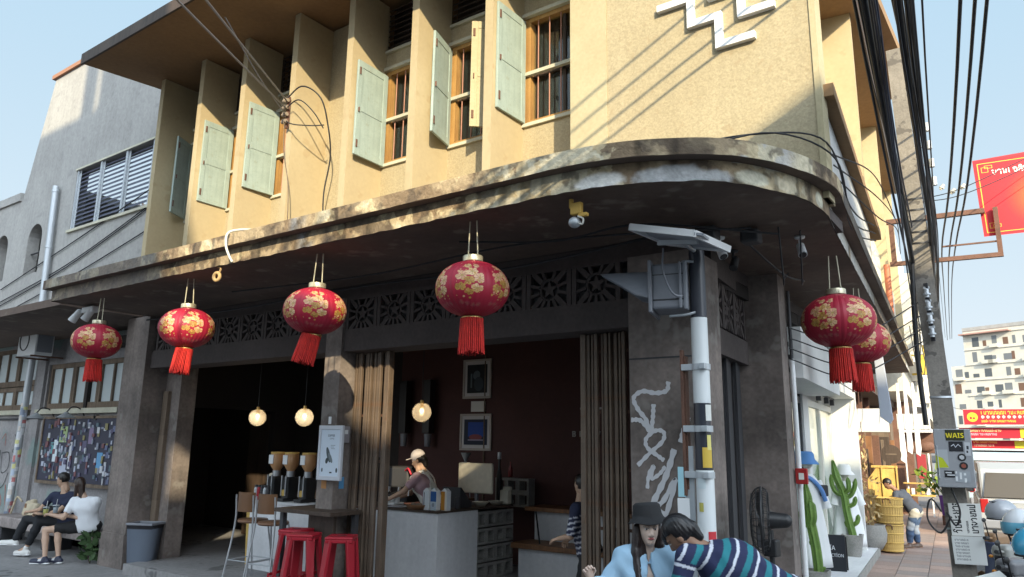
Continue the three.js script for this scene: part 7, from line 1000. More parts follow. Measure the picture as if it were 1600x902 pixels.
// ---------------------------------------------------------------- concrete pole, its boxes and the overhead cables
{
  const a = Bp(4.6, -0.1, 1.92), b = Bp(4.2, 7.35, 1.71), t = thing('utility_pole', 'leaning square concrete utility pole carrying the cable bundles', 'pole', a), d = V(...b).sub(V(...a));
  const g = new THREE.CylinderGeometry(0.125, 0.195, d.length(), 4, 12).rotateY(Math.PI / 4 + TH); g.applyQuaternion(new THREE.Quaternion().setFromUnitVectors(V(0, 1, 0), d.clone().normalize())).translate(d.x / 2, d.y / 2, d.z / 2); const q = g.toNonIndexed(); q.computeVertexNormals(); part(t, 'shaft', q, M.polecon);
  const on = (h, x = 0, z = 0) => { const k = (h + 0.1) / 7.45; return V(d.x * k + x, d.y * k, d.z * k + z); };
  for (const h of [3.35, 3.52, 3.69, 3.86]) { const p = on(h, 0.02, 0.2); part(t, 'insulator', [rod([p.x, p.y, p.z], [p.x, p.y + 0.11, p.z], 0.028, 0.028, 10), rod([p.x, p.y + 0.03, p.z], [p.x, p.y + 0.05, p.z], 0.045, 0.045, 12), rb(0.07, 0.03, 0.03, 0.004, p.x, p.y + 0.13, p.z - 0.03)], M.galv); }
  { const p = on(4.02, 0.02, 0.17); part(t, 'rack', [bar(on(3.3, 0.02, 0.15), on(4.05, 0.02, 0.17), 0.05, 0.02)], M.dark); }
  for (const h of [5.4, 5.65, 5.9, 6.15]) { const p = on(h, 0.17, 0.06); part(t, 'insulator', [rod([p.x - 0.1, p.y, p.z], [p.x + 0.12, p.y, p.z], 0.012), rod([p.x + 0.1, p.y - 0.05, p.z], [p.x + 0.1, p.y + 0.06, p.z], 0.035, 0.035, 12)], M.galv); }
  for (const h of [1.0, 2.6, 4.6, 4.75, 4.9, 5.05, 5.2]) { const p = on(h), r = 0.202 - (h + 0.1) / 7.45 * 0.07; part(t, 'pole_strap', new THREE.CylinderGeometry(r, r + 0.002, 0.025, 4, 1, true).rotateY(Math.PI / 4 + TH).translate(p.x, p.y, p.z), h > 4 && h < 5.3 ? M.cable : M.galv); }
  part(t, 'pole_cable', tube([on(2.25, -0.19, 0.14), on(2.9, -0.19, 0.14), on(3.6, -0.16, 0.15), on(4.4, -0.1, 0.16)], 0.03, 24, 8), M.black); part(t, 'pole_cable', tube([on(1.2, -0.14, 0.2), on(1.35, -0.24, 0.2), on(1.1, -0.3, 0.22), on(0.95, -0.18, 0.24), on(1.15, -0.04, 0.24)], 0.012, 30, 6), M.black); part(t, 'pole_cable', tube([on(1.5, 0.0, 0.24), on(1.2, 0.06, 0.26), on(1.05, 0.0, 0.26), on(1.2, -0.08, 0.25)], 0.012, 30, 6), M.black);
  const m = bth('meter_box', 'grey metal meter box with WAIS and other stickers strapped to the concrete pole', 'box', 4.28, 1.5, 1.92); part(m, 'casing', rb(0.4, 0.7, 0.2, 0.012, 0, 0.35, 0), plain(0.3, 0.31, 0.33, 0.5));
  const sk = (w, h, x, y, draw, n = 'sticker') => part(m, n, quad([x - w / 2, y - h / 2, 0.1035], [x + w / 2, y - h / 2, 0.1035], [x + w / 2, y + h / 2, 0.1035], [x - w / 2, y + h / 2, 0.1035]), canvasMat(128, Math.round(128 * h / w), draw, 0.6));
  sk(0.2, 0.13, 0.03, 0.625, (g, W, H) => { g.fillStyle = '#2c2e14'; g.fillRect(0, 0, W, H); g.fillStyle = '#e3d22a'; g.font = 'bold 52px sans-serif'; g.textAlign = 'center'; g.fillText('WAIS', W / 2, H * 0.75, 124); });
  sk(0.15, 0.12, 0.03, 0.49, (g, W, H) => { g.fillStyle = '#1c1e24'; g.fillRect(0, 0, W, H); g.strokeStyle = '#b8bcc4'; g.lineWidth = 7; g.beginPath(); g.moveTo(20, 50); g.lineTo(45, 30); g.lineTo(60, 60); g.lineTo(85, 30); g.lineTo(108, 55); g.stroke(); });
  sk(0.13, 0.22, -0.13, 0.34, (g, W, H) => { g.fillStyle = '#a9aeb2'; g.fillRect(0, 0, W, H); g.fillStyle = '#b6c024'; g.beginPath(); g.moveTo(0, 70); g.lineTo(70, 100); g.lineTo(128, 210); g.lineTo(0, 216); g.fill(); });
  for (const [x, y, c] of [[0.08, 0.36, '#b9bcc0'], [0.09, 0.26, '#8c4a3c']]) { part(m, 'round_sticker', new THREE.CylinderGeometry(0.045, 0.045, 0.003, 24).rotateX(Math.PI / 2).translate(x, y, 0.1025), M.black); part(m, 'round_sticker_mark', new THREE.CylinderGeometry(0.028, 0.028, 0.003, 6).rotateX(Math.PI / 2).translate(x, y, 0.1045), new THREE.MeshStandardMaterial({ color: c, roughness: 0.6 })); }
  sk(0.12, 0.08, -0.06, 0.16, (g, W, H) => { g.fillStyle = '#1a1b1e'; g.fillRect(0, 0, W, H); g.fillStyle = '#c9ccd0'; g.fillRect(12, 18, 70, 16); g.fillRect(30, 48, 84, 16); }); sk(0.16, 0.13, 0.07, 0.13, (g, W, H) => { g.fillStyle = '#9aa0a6'; g.fillRect(0, 0, W, H); g.fillStyle = '#d5d8da'; for (let i = 0; i < 9; i++) g.fillRect((i * 37) % 110, (i * 53) % 90, 18, 22); }); sk(0.06, 0.16, 0.15, 0.46, (g, W, H) => { g.fillStyle = '#babdc2'; g.fillRect(0, 0, W, H); g.fillStyle = '#33363b'; g.fillRect(40, 90, 50, 90); g.fillRect(30, 210, 40, 60); });
  part(m, 'lock_post', rb(0.012, 0.4, 0.01, 0.003, -0.175, 0.3, 0.105), M.galv);
  const poster = (label, y, h, draw, n) => { const s = bth('paper_notice', label, 'notice', 4.42, y, 1.98, undefined, 0); s.rotation.z = 0.03; part(s, 'paper', bx(-0.17, 0.17, 0, h, 0.055, 0.058), M.paper); part(s, 'print', quad([-0.168, 0.002, 0.0595], [0.168, 0.002, 0.0595], [0.168, h - 0.002, 0.0595], [-0.168, h - 0.002, 0.0595]), canvasMat(170, Math.round(170 * h / 0.34), draw, 0.9)); };
  poster('white notice with large vertical black writing on the concrete pole', 0.93, 0.38, (g, W, H) => { g.fillStyle = '#dcdcd8'; g.fillRect(0, 0, W, H); g.save(); g.translate(0, H); g.rotate(-Math.PI / 2); g.strokeStyle = '#1c1c1e'; thai(g, 'รับปะยาง', 14, 22, 34, 6); thai(g, 'รบนางยมบล', 14, 84, 10, 2); thai(g, 'บางรยนปะล', 14, 112, 30, 6); g.restore(); });
  poster('white notice with small faded print below the large one on the concrete pole', 0.6, 0.325, (g, W, H) => { g.fillStyle = '#d2d4d2'; g.fillRect(0, 0, W, H); g.strokeStyle = '#5b5f64'; for (let i = 0; i < 7; i++) thai(g, ['บางรยนปะล', 'งานเมลบยร', 'รับปะยางบน'][i % 3], 14, 16 + i * 19, 10, 1.6); });
}
{ // cables: ends in side-street metres [u, y, v]
  const cab = (label, pts, r, m = M.cable, group) => { const P = pts.map((p) => V(...Bp(...p))), t = thing('overhead_cable', label, 'cable', P[0].toArray(), 0, group), g = tube(P.map((p) => p.clone().sub(P[0])), r, 40, 6); part(t, 'cable', g, m); return t; };
  const L = 'black cable of the dense overhead bundle running along the side street past the pole', G = 'cables of the overhead bundle along the side street', r = rng(61);
  const heavy = [[1.635, 5.25, 4.35, 1.69, 0.026], [1.86, 5.25, 4.6, 1.93, 0.024], [1.57, 5.24, 4.2, 1.65, 0.012], [1.95, 5.3, 4.8, 1.96, 0.014]];
  for (const [v, y0, y1, v1, rad] of heavy) cab(L, [[-6, y0 + 0.75, v + 0.02], [-1, y0, v], [1.6, (y0 + y1) / 2 - 0.1, (v + v1) / 2], [4.1, y1, v1], [9, y1 + 0.1, v1 - 0.05], [18, y1 + 0.7, v1 - 0.05], [40, y1 + 1, v1]], rad, M.cable, G);
  for (let i = 0; i < 24; i++) { const right = i % 2, v = (right ? 1.8 : 1.56) + r() * 0.17, y0 = 5.05 + r() * 0.4, y1 = 4.25 + r() * 0.75, v1 = (right ? 1.89 : 1.6) + r() * 0.12; cab(L, [[-6, y0 + 0.6 + r() * 0.5, v], [-1, y0, v], [1.6, (y0 + y1) / 2 - r() * 0.3, (v + v1) / 2 + (r() - 0.5) * 0.05], [4.1, y1, v1], [9, y1 + (r() - 0.4) * 0.4, v1 - 0.04], [18, y1 + 0.5 + r() * 0.4, v1], [40, y1 + 1, v1]], 0.004 + r() * 0.006, r() < 0.4 ? M.cableBlue : M.cable, G); }
  const sg = 'single cables over the side street kerb'; [[2.26, 2.06, 5.45], [2.36, 2.2, 5.5], [2.44, 2.3, 5.52], [2.02, 1.96, 5.6]].forEach(([v, v1, y], i) => cab(['thin', 'middle', 'right', 'fine'][i] === 'fine' ? 'finest single cable just right of the pole top against the sky' : ['left of three thick single cables against the sky', 'middle of three thick single cables against the sky', 'right of three thick single cables against the sky'][i], [[-6, y + 0.5, v + 0.1], [-1, y - 0.25, v], [4, y - 0.25, (v + v1) / 2 + 0.02], [9, y + 0.25, v1 + 0.05], [22, y + 1.9, v1 + 0.15], [45, y + 3, v1 + 0.3]], i === 3 ? 0.008 : 0.014, M.cable, sg));
  // power lines on the pole's upper insulators, higher than the bundle
  [[5.34, 1.72, 6.5, 'lowest'], [5.59, 1.8, 6.72, 'second'], [5.84, 1.86, 6.98, 'third'], [6.09, 1.92, 7.25, 'top']].forEach(([y, v, y0, n]) => cab(n + ' of four power lines tied to the upper insulators of the concrete pole', [[-9, y0 + 1.0, v], [-1.5, y0, v], [4.26, y + 0.05, 1.98], [20, y + 1.2, 1.95], [45, y + 2, 2]], 0.015));
  // cable drops hanging beside the pole and across to the buildings
  for (let i = 0; i < 7; i++) { const v = 1.62 + i * 0.05, u = 6 + i * 0.5; cab('slack thin cable dangling in loops left of the concrete pole', [[u, 5.4, v], [u + 0.1, 4.4 - r(), v + 0.03], [u, 3.0 + r() * 0.5, v - 0.03], [u + 0.2, 3.8, v - 0.1]], 0.007, M.cable, 'slack cables by the pole'); }
  [[3.95, 'top'], [3.76, 'second'], [3.58, 'third'], [3.42, 'lowest']].forEach(([y, n], i) => { cab(n + ' of four cables crossing from the café canopy to the pole insulators', [[2.36, 3.1 - i * 0.12 + 0.2, 0.4], [3.0, 3.2 - i * 0.14, 0.9], [4.45, y - 0.06, 1.78]], 0.008, M.cable); });
  { const t = bth('insulator_rack', 'dark rack of four insulators on the white shop corner', 'insulators', 2.56, 2.75, 0.34); part(t, 'rack', rod([0, 0, 0.03], [-0.05, 0.62, 0.03], 0.012), M.dark); for (let i = 0; i < 4; i++) part(t, 'insulator', [rod([-0.06 - i * 0.012, 0.08 + i * 0.15, 0.05], [0.05 - i * 0.012, 0.08 + i * 0.15, 0.05], 0.03, 0.03, 12), rod([-0.02 - i * 0.012, 0.08 + i * 0.15, 0.05], [0.0 - i * 0.012, 0.08 + i * 0.15, 0.05], 0.045, 0.045, 12)], M.black); }
  [[5.5, 0.0], [5.3, 0.1], [5.1, 0.06]].forEach(([y, k], i) => cab(['upper', 'middle', 'lower'][i] + ' cable strung from the side ledge to the sign frame', [[0.1, 4.45 - i * 0.1, 1.24], [2.4, 5.0 - i * 0.25, 1.42], [5.5, 5.3 + k - i * 0.1, 1.5], [9.4, 6.3 - i * 0.3, 1.4]], 0.007, M.cable));
  // wires hanging round the canopy corner
  { const P = [[[-2.1, 4.22, -5.1], [-1.62, 4.4, -5.6], [-1.25, 4.5, -6.22]], [[-1.95, 4.2, -5.15], [-1.5, 4.42, -5.7], [-1.2, 4.38, -6.3]], [[-1.75, 4.2, -5.4], [-1.45, 4.28, -5.9], [-1.22, 4.15, -6.4]]]; P.forEach((p, i) => { const t = thing('corner_wire', ['upper', 'middle', 'lower'][i] + ' dark wire crossing the plain wall corner above the canopy', 'wire', p[0]); part(t, 'wire', tube([...p, Bp(1.2, 4.3 - i * 0.12, 1.25), Bp(3.5, 4.7 - i * 0.1, 1.32)].map((q) => V(...q).sub(V(...p[0]))), 0.008, 40, 5), M.cable); }); }
  // three wires from the upper left to the insulators on the fin
  const I = [-8.52, 6.7, ZF + 0.08]; [[[-3.6, 7.02, 1.2], 0.12, 0.012], [[-4.1, 6.86, 1.2], 0, 0.012], [[-4.9, 6.62, 1.0], -0.1, 0.007]].forEach(([s, dy, rad], i) => { const e = V(I[0], I[1] + dy, I[2]), p0 = V(-9.5 - i * 0.5, 0, 0); const fr = [V(-5.55, 6.05, -2.7), V(-5.9, 6.0, -2.75), V(-7.0, 6.6, -4.2)][i]; const t = thing('fin_wire', ['upper thick', 'lower thick', 'thin pale'][i] + ' wire coming down from the upper left to the insulators on the fin', 'wire', e.toArray()); const far = fr.clone().sub(e).multiplyScalar(i === 2 ? 1 : 1.9); const mid2 = far.clone().multiplyScalar(0.5); mid2.y -= 0.06; part(t, 'wire', tube([V(0, 0, 0), mid2, far], rad, 30, 6), plain(0.2, 0.2, 0.22, 0.5)); });
  const t = thing('insulator_cluster', 'cluster of old wire insulators fixed on the front of a fin', 'insulators', I); for (let i = 0; i < 4; i++) part(t, 'insulator', [rod([-0.05, 0.12 - i * 0.11, 0.02], [0.05, 0.12 - i * 0.11, 0.02], 0.028, 0.028, 12), rod([-0.012, 0.12 - i * 0.11, 0.02], [0.012, 0.12 - i * 0.11, 0.02], 0.042, 0.042, 12)], plain(0.3, 0.24, 0.18, 0.5)); part(t, 'bracket', bar([0, -0.3, -0.03], [0, 0.2, -0.03], 0.05, 0.03, V(1, 0, 0)), M.rust);
  part(t, 'loop_wire', tube([[0.02, 0.15, 0.02], [0.35, 0.25, 0.02], [0.62, 0.05, -0.1], [0.6, -0.35, -0.3], [0.5, -0.7, -0.45], [0.35, -1.25, -0.5], [0.35, -1.9, -0.55]], 0.011, 50, 6), M.cable); part(t, 'loop_wire', tube([[0.02, 0.0, 0.02], [0.3, 0.05, 0.02], [0.5, -0.15, -0.1], [0.55, -0.35, -0.25]], 0.009, 30, 6), M.cable); part(t, 'loop_wire', tube([[0.02, -0.2, 0.02], [0.2, -0.3, 0.02], [0.45, -0.32, -0.15], [0.56, -0.3, -0.25]], 0.009, 30, 6), M.cable); part(t, 'drop_wire', tube([[0, -0.2, 0.02], [0.05, -0.7, 0.02], [0.2, -1.2, 0.02], [0.28, -1.9, 0.03]], 0.007, 30, 5), M.oldwood);
  const ins = bth('line_insulators', 'pale cluster of insulators on the cables in the sky right of the pole', 'insulators', 7.5, 6.2, 2.25); part(ins, 'insulator', [[-0.1, 0.1], [0.05, 0.0], [0.2, 0.06]].map(([x, y]) => [rod([x, y, 0], [x + 0.06, y + 0.08, 0], 0.025), rod([x + 0.02, y + 0.02, 0], [x + 0.03, y + 0.04, 0], 0.04)]), M.offwhite);
  cab('upper of two cables crossing the sky to the right of the pole', [[7.4, 6.15, 1.86], [7.4, 6.2, 2.3], [9, 7.4, 4.2]], 0.008); cab('lower of two cables crossing the sky to the right of the pole', [[7.4, 6.1, 1.86], [7.4, 6.1, 2.3], [9, 7.2, 4.2]], 0.008);
}
{ // far apartment block
  const A = V(-10.2, 0, -130), Bq = V(12, 0, -120), d = Bq.clone().sub(A).normalize(), ang = Math.atan2(-d.z, d.x), t = thing('apartment_block', 'large white apartment block with many windows far down the street', 'building', A.toArray(), ang), L = 31;
  const w = M.cream.clone(); w.color.setRGB(0.82, 0.84, 0.88); part(t, 'wall', [bx(2.2, L, 0, 19.4, -12, 0), bx(0, 2.199, 0, 14.3, -12, -0.02)], w); part(t, 'roof_edge', [bx(2.0, 9, 18.75, 18.95, -1, 0.9)], plain(0.42, 0.24, 0.2, 0.8), 'red roof strip'); part(t, 'parapet', bx(2.2, L, 19.4, 19.9, -0.5, 0.1), M.grey);
  const gm = [plain(0.09, 0.1, 0.11, 0.3), plain(0.16, 0.17, 0.18, 0.3), plain(0.16, 0.09, 0.06, 0.5)], r = rng(91);
  for (let f = 0; f < 8; f++) for (let c = 0; c < 22; c++) { const x = 0.5 + c * 1.4 + (r() - 0.5) * 0.5, y = 1.2 + f * 2.25; if (y > 13.5 && x < 2.5) continue; const ww = 0.4 + r() * 0.7, h = 0.5 + r() * 1.0; if (r() < 0.12) continue; const m = part(t, numbered('window'), bx(x, x + ww, y, y + h, -0.05, 0.02), gm[Math.floor(r() * 3)]); if (r() < 0.35) part(t, numbered('balcony'), bx(x - 0.2, x + ww + 0.3, y - 0.35, y + 0.15, 0.021, 0.6), w); }
  for (let f = 1; f < 9; f++) part(t, 'floor_ledge', bx(2.2, L, 0.75 + f * 2.25, 0.87 + f * 2.25, 0.001, 0.14), w);
}
{ // banners and shops across the street
  const red = (label, u, y, v0, v1, h, draw) => { const t = bth('street_banner', label, 'banner', u, y, v0), W = v1 - v0; part(t, 'cloth', bx(0, W, 0, h, -0.01, 0), plain(0.42, 0.03, 0.04, 0.7)); part(t, 'print', quad([0, 0, 0.004], [W, 0, 0.004], [W, h, 0.004], [0, h, 0.004]), canvasMat(512, Math.round(512 * h / W), draw, 0.7)); part(t, 'cord', [rod([0, h, 0], [-0.8, h + 0.2, 0], 0.01), rod([W, h, 0], [W + 3, h + 0.2, 0], 0.01)], M.cable); };
  red('uppermost red street banner with a gold emblem and two lines of lettering', 30, 2.98, 2.5, 5.6, 0.62, (g, W, H) => { g.fillStyle = '#b51224'; g.fillRect(0, 0, W, H); g.fillStyle = '#e3ab2c'; g.beginPath(); g.arc(52, H / 2, 32, 0, 7); g.fill(); g.fillStyle = '#b51224'; g.fillRect(36, H / 2 - 2, 12, 16); g.fillRect(54, H / 2 + 2, 12, 12); g.strokeStyle = '#e8b62f'; thai(g, 'เบานอนยมเากะลบนางยมรบนปล', 102, 12, 21, 4); g.strokeStyle = '#ece3d4'; g.lineWidth = 2.5; for (let i = 0; i < 13; i++) { const x = 104 + i * 30; g.strokeRect(x + 2, 44, 13, 13); g.beginPath(); g.moveTo(x + 8, 40); g.lineTo(x + 8, 62); g.moveTo(x, 50); g.lineTo(x + 18, 50); g.stroke(); } g.strokeStyle = '#e8b62f'; thai(g, 'บบปะ งานเมลบยรางนบบ', 102, 72, 13, 3); });
  red('second red street banner with a yellow panel at its right', 30.4, 2.44, 2.3, 5.6, 0.42, (g, W, H) => { g.fillStyle = '#a8112a'; g.fillRect(0, 0, W, H); g.strokeStyle = '#e2c98a'; thai(g, 'งานเมลบยรางนบบปะยาง', 14, 10, 14, 3); g.strokeStyle = '#e3a5b0'; thai(g, 'เบานอนยมเากะลบนางย', 14, 34, 13, 3); g.fillStyle = '#d9c22c'; g.fillRect(330, 4, 182, H - 8); });
  red('lowest red street banner with two yellow panels', 31, 2.02, 2.7, 5.6, 0.34, (g, W, H) => { g.fillStyle = '#b01426'; g.fillRect(0, 0, W, H); g.strokeStyle = '#e2a24a'; thai(g, 'งานเมลบยรางนบบ', 14, 8, 13, 3); g.strokeStyle = '#e6c9a5'; thai(g, 'เบานอนยมเากะล', 14, 32, 12, 3); g.fillStyle = '#cdbf2e'; g.fillRect(270, 5, 150, H - 10); });
  const t = bth('low_shop', 'low white shop with red and yellow signs behind the parked cars', 'shop', 44, 0, 2.9), q = (n, g, m) => wpart(t, n, g, m); q('wall', bb(44, 54, 0, 2.5, 2.6, 30), M.white); q('awning', bb(43, 43.9, 1.95, 2.35, 2.9, 6.2), plain(0.55, 0.6, 0.66, 0.7)); q('sign_panel', bb(43.4, 43.5, 1.35, 1.85, 3.3, 5.6), plain(0.5, 0.12, 0.06, 0.7)); q('yellow_sign', bb(43.3, 43.38, 1.45, 1.75, 4.3, 5.2), plain(0.6, 0.45, 0.05, 0.7)); q('dark_front', bb(43.92, 43.98, 0, 1.9, 3, 9), M.dark); q('blue_sign', bb(43.1, 43.2, 1.3, 2.3, 6.6, 7.8), plain(0.4, 0.52, 0.66, 0.7));
  for (let i = 0; i < 5; i++) { const b2 = bth('street_house', ['pale', 'cream', 'grey white', 'light', 'far cream'][i] + ' low house in the row across the side street', 'building', 20 + i * 14, 0, 10.4); wpart(b2, 'wall', bb(14 + i * 14, 27.8 + i * 14, 0, 3 + (i % 3) * 0.6, 10.2, 18), i % 2 ? M.cream : M.white); }
}
// ---------------------------------------------------------------- vehicles
function carThing(label, u, v, o) {
  const t = bth(o.name ?? 'parked_car', label, 'car', u, -0.126, v, undefined, 0), W = o.w ?? 1.76, m = plain(...o.c, 0.25, 0.2, {}); // rear at z = 0 facing the viewer, length along -z
  const side = (pts, w, mm, n, b = 0.03) => part(t, n, ext(pts, w - 2 * b, b).rotateY(Math.PI / 2).translate(-w / 2 + b, 0, 0), mm); // x of the profile runs along -z
  side([[0.05, 0.3], [0.0, 0.55], [0.04, 0.98], [3.2, 1.0], [4.25, 0.9], [4.4, 0.55], [4.35, 0.3]], W, m, 'body');
  side([[0.06, 0.99], [0.3, 1.62], [0.55, 1.74], [2.2, 1.74], [2.5, 1.68], [3.2, 1.0]], W - 0.12, m, 'cabin', 0.06);
  part(t, 'rear_window', [ext([[-W * 0.43, 0], [W * 0.43, 0], [W * 0.38, 0.56], [-W * 0.38, 0.56]], 0.012, 0.004).rotateX(-0.365).translate(0, 1.05, 0.013)], plain(0.07, 0.055, 0.035, 0.06)); part(t, 'window_sticker', rb(0.2, 0.06, 0.004, 0.001, W * 0.22, 0.06, 0.02).rotateX(-0.365).translate(0, 1.09, 0.013), plain(0.6, 0.36, 0.06, 0.5));
  for (const s of [-1, 1]) { part(t, 'side_window', bx(s * (W / 2 - 0.062), s * (W / 2 - 0.055), 1.1, 1.58, -2.5, -0.6), plain(0.04, 0.042, 0.045, 0.08)); part(t, 'tail_light', rb(0.16, 0.3, 0.05, 0.02, s * (W / 2 - 0.12), 0.86, 0.0), plain(0.35, 0.02, 0.02, 0.2)); part(t, 'mirror', rb(0.18, 0.14, 0.09, 0.03, s * (W / 2 + 0.08), 1.1, -2.85), m); for (const z of [-0.85, -3.45]) { const wh = part(t, 'wheel', new THREE.TorusGeometry(0.25, 0.085, 10, 26).rotateY(Math.PI / 2).translate(s * (W / 2 - 0.1), 0.335, z), M.rubber); wpart; part(wh, 'rim', new THREE.CylinderGeometry(0.2, 0.2, 0.14, 20).rotateZ(Math.PI / 2).translate(s * (W / 2 - 0.1), 0.335, z), M.steel); } }
  part(t, 'bumper', rb(W - 0.06, 0.2, 0.12, 0.04, 0, 0.48, 0.02), M.greyp); part(t, 'number_plate', rb(0.34, 0.12, 0.012, 0.004, 0, 0.72, 0.02), M.paper); part(t, 'roof_rail', [rod([-W / 2 + 0.16, 1.78, -0.6], [-W / 2 + 0.16, 1.78, -2.2], 0.018), rod([W / 2 - 0.16, 1.78, -0.6], [W / 2 - 0.16, 1.78, -2.2], 0.018)], M.chrome); return t;
}
carThing('silver white car with wide rear window parked beyond the motorbikes', 13.6, 3.2, { c: [0.4, 0.41, 0.42] });
carThing('pale blue van roof showing behind the silver car', 21, 3.2, { c: [0.42, 0.52, 0.58], w: 1.9, name: 'parked_van' }).scale.set(1, 1.12, 1);
function scooter(label, u, v, turn, c, c2) {
  const t = bth('motorbike', label, 'motorbike', u, -0.126, v, undefined, turn), m = plain(...c, 0.25), m2 = plain(...c2, 0.35), E = (p, w, mm, n) => part(t, n, ext(p, w - 0.03, 0.015).translate(0, 0, -w / 2 + 0.015), mm);
  for (const [x, n] of [[0.62, 'front'], [-0.6, 'rear']]) { const w = part(t, 'wheel', new THREE.TorusGeometry(0.235, 0.048, 10, 30).translate(x, 0.285, 0), M.rubber); const sp = [new THREE.TorusGeometry(0.19, 0.014, 6, 28).translate(x, 0.285, 0), rod([x, 0.285, -0.05], [x, 0.285, 0.05], 0.04, 0.04, 12)]; for (let i = 0; i < 10; i++) { const a = i * 0.628; sp.push(rod([x, 0.285, 0], [x + 0.19 * Math.cos(a), 0.285 + 0.19 * Math.sin(a), 0], 0.006, 0.006, 4)); } part(w, 'rim', sp, M.steel); }
  E([[-0.85, 0.55], [-0.95, 0.78], [-0.2, 0.74], [0.0, 0.45], [-0.1, 0.32], [-0.55, 0.42]], 0.24, m, 'rear_fairing'); E([[-0.05, 0.3], [0.22, 0.3], [0.5, 0.62], [0.46, 0.98], [0.36, 0.98], [0.36, 0.62], [0.12, 0.42], [-0.05, 0.42]], 0.3, m, 'leg_shield'); E([[0.3, 0.5], [0.62, 0.62], [0.88, 0.48], [0.86, 0.42], [0.62, 0.55], [0.4, 0.42]], 0.14, m2, 'front_mudguard'); E([[-0.92, 0.78], [-0.86, 0.86], [-0.5, 0.86], [-0.15, 0.78], [-0.2, 0.74]], 0.25, M.rubber, 'seat');
  part(t, 'front_fork', [rod([0.44, 0.9, 0.07], [0.62, 0.285, 0.07], 0.022), rod([0.44, 0.9, -0.07], [0.62, 0.285, -0.07], 0.022)], M.steel); part(t, 'handlebar', [tube([[0.3, 1.06, -0.34], [0.38, 1.04, -0.15], [0.4, 1.02, 0], [0.38, 1.04, 0.15], [0.3, 1.06, 0.34]], 0.016, 20), rb(0.2, 0.16, 0.26, 0.05, 0.43, 1.02, 0)], m2); for (const s of [-1, 1]) { part(t, 'handgrip', rod([0.34, 1.05, s * 0.25], [0.29, 1.06, s * 0.37], 0.021), M.rubber); part(t, 'mirror', [rod([0.36, 1.05, s * 0.2], [0.32, 1.25, s * 0.3], 0.007), sph(0.32, 1.26, s * 0.31, 0.036, 0.25, 0.7, 1)], M.black); part(t, 'indicator', sph(0.52, 0.98, s * 0.13, 0.022, 1, 0.8, 1), plain(0.55, 0.22, 0.03, 0.2)); }
  part(t, 'headlight', sph(0.53, 1.02, 0, 0.075, 0.6, 0.9, 1.1), plain(0.6, 0.62, 0.62, 0.08)); part(t, 'exhaust', [rod([-0.1, 0.28, 0.15], [-0.3, 0.3, 0.16], 0.02), rod([-0.3, 0.3, 0.16], [-0.85, 0.4, 0.17], 0.05, 0.055, 14)], M.steel); part(t, 'engine', rb(0.35, 0.2, 0.2, 0.05, -0.08, 0.28, 0), M.dark); part(t, 'tail_light', sph(-0.95, 0.72, 0, 0.045, 0.5, 0.7, 1.5), plain(0.35, 0.02, 0.02, 0.2)); part(t, 'tail_rack', tube([[-0.7, 0.88, 0.12], [-0.98, 0.9, 0.1], [-1.02, 0.9, 0], [-0.98, 0.9, -0.1], [-0.7, 0.88, -0.12]], 0.011, 20), M.chrome); return t;
}
scooter('nearest black motorbike at the kerb, under the cyan helmet', 0.55, 2.62, 2.5, [0.02, 0.02, 0.022], [0.1, 0.1, 0.1]); scooter('black and white motorbike second from the front, under the white helmet', 1.75, 2.62, 2.45, [0.02, 0.02, 0.024], [0.16, 0.16, 0.17]); scooter('third motorbike with dark fairing and yellow indicator behind the pole', 2.95, 2.65, 2.5, [0.025, 0.025, 0.03], [0.3, 0.3, 0.28]);
scooter('farthest motorbike by the pole, beneath the grey helmet', 4.3, 2.6, 2.45, [0.1, 0.12, 0.2], [0.3, 0.18, 0.1]);
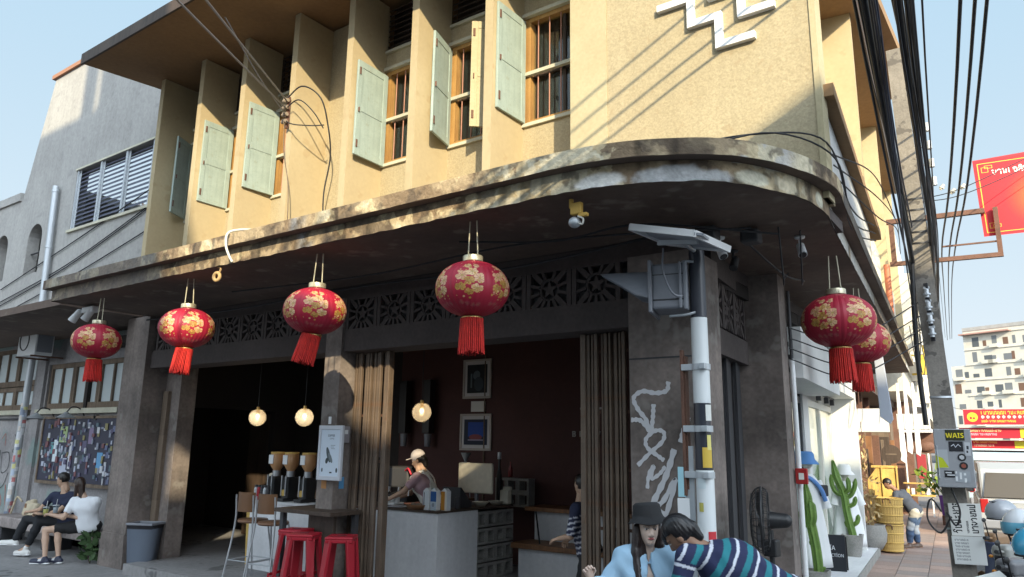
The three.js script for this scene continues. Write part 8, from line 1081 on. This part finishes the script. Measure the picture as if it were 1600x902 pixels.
function helmet(label, u, y, v, c, turn, vis) {
  const t = bth('helmet', label, 'helmet', u, y, v, undefined, turn), g = new THREE.SphereGeometry(0.14, 30, 20, 0, 6.2832, 0, 2.05).scale(1.12, 1, 0.94); part(t, 'shell', [g, new THREE.SphereGeometry(0.128, 30, 18, 0, 6.2832, 0, 2.05).scale(1.12, 1, 0.94)], new THREE.MeshPhysicalMaterial({ color: rgb(...c), roughness: 0.25, clearcoat: 0.8, clearcoatRoughness: 0.1, side: THREE.DoubleSide })); part(t, 'rim', new THREE.TorusGeometry(0.126, 0.008, 6, 36).rotateX(Math.PI / 2).scale(1.12, 1, 0.94).translate(0, -0.064, 0), M.rubber);
  part(t, 'visor', new THREE.SphereGeometry(0.15, 24, 10, 2.2, 1.9, 1.35, 0.62).scale(1.12, 1, 0.94), new THREE.MeshStandardMaterial({ color: rgb(...vis), roughness: 0.12, side: THREE.DoubleSide })); part(t, 'strap', tube([[0.02, -0.05, 0.12], [0.03, -0.17, 0.05], [0.03, -0.17, -0.05], [0.02, -0.05, -0.12]], 0.008, 16), M.rubber); part(t, 'vent', [rb(0.05, 0.015, 0.02, 0.005, -0.07, 0.11, 0.05), rb(0.05, 0.015, 0.02, 0.005, -0.07, 0.11, -0.05)], M.black); return t;
}
helmet('cyan blue helmet hung on the nearest motorbike', 0.3, 1.27, 2.36, [0.06, 0.36, 0.55], 0.6, [0.08, 0.38, 0.55]); helmet('white helmet with light blue visor on the second motorbike', 1.15, 1.34, 2.34, [0.7, 0.71, 0.73], -2.2, [0.16, 0.45, 0.6]); helmet('grey helmet with dark hole on the farthest motorbike', 3.2, 1.3, 2.3, [0.36, 0.37, 0.4], 0.2, [0.06, 0.06, 0.07]); helmet('white helmet with a red ring emblem at the right picture edge', 1.0, 1.36, 2.5, [0.72, 0.72, 0.72], 0.9, [0.5, 0.5, 0.5]); helmet('lowest white helmet at the right picture edge below the cyan one', -0.35, 1.02, 2.36, [0.72, 0.72, 0.74], 0.2, [0.3, 0.3, 0.32]);
{ const t = thing('paper_sheet', 'white printed sheet lying on a motorbike at the foot of the pole', 'paper', Bp(0.3, 0.95, 2.05), TH + 0.5); t.rotation.x = 0.5; part(t, 'paper', rb(0.34, 0.006, 0.3, 0.002), M.paper); part(t, 'print', [rb(0.06, 0.004, 0.06, 0.02, -0.05, 0.005, -0.06), rb(0.2, 0.002, 0.02, 0.001, 0.02, 0.004, 0.06)], plain(0.2, 0.3, 0.6, 0.8)); }
{ const t = thing('potted_twig_tree', 'thin leafless tree top showing above the far left parapet', 'tree', [-27, 0, -14]); const r = rng(17), g = []; const br = (a, d, L, n) => { const b = a.clone().addScaledVector(d, L); g.push(rod(a, b, 0.012 * n * n + 0.006, 0.01 * (n - 1) * (n - 1) + 0.005, 5)); if (n > 1) for (let i = 0; i < 3; i++) br(b, d.clone().add(V(r() - 0.5, r() * 0.5, r() - 0.5)).normalize(), L * 0.72, n - 1); }; part(t, 'trunk', rod([0, 0, 0], [0, 6.5, 0], 0.18, 0.1, 8), M.darkwood); br(V(0, 6.5, 0), V(0, 1, 0), 1.5, 5); part(t, 'crown', g, M.darkwood); t.name = 'bare_tree'; }
renderer.render(scene, camera);
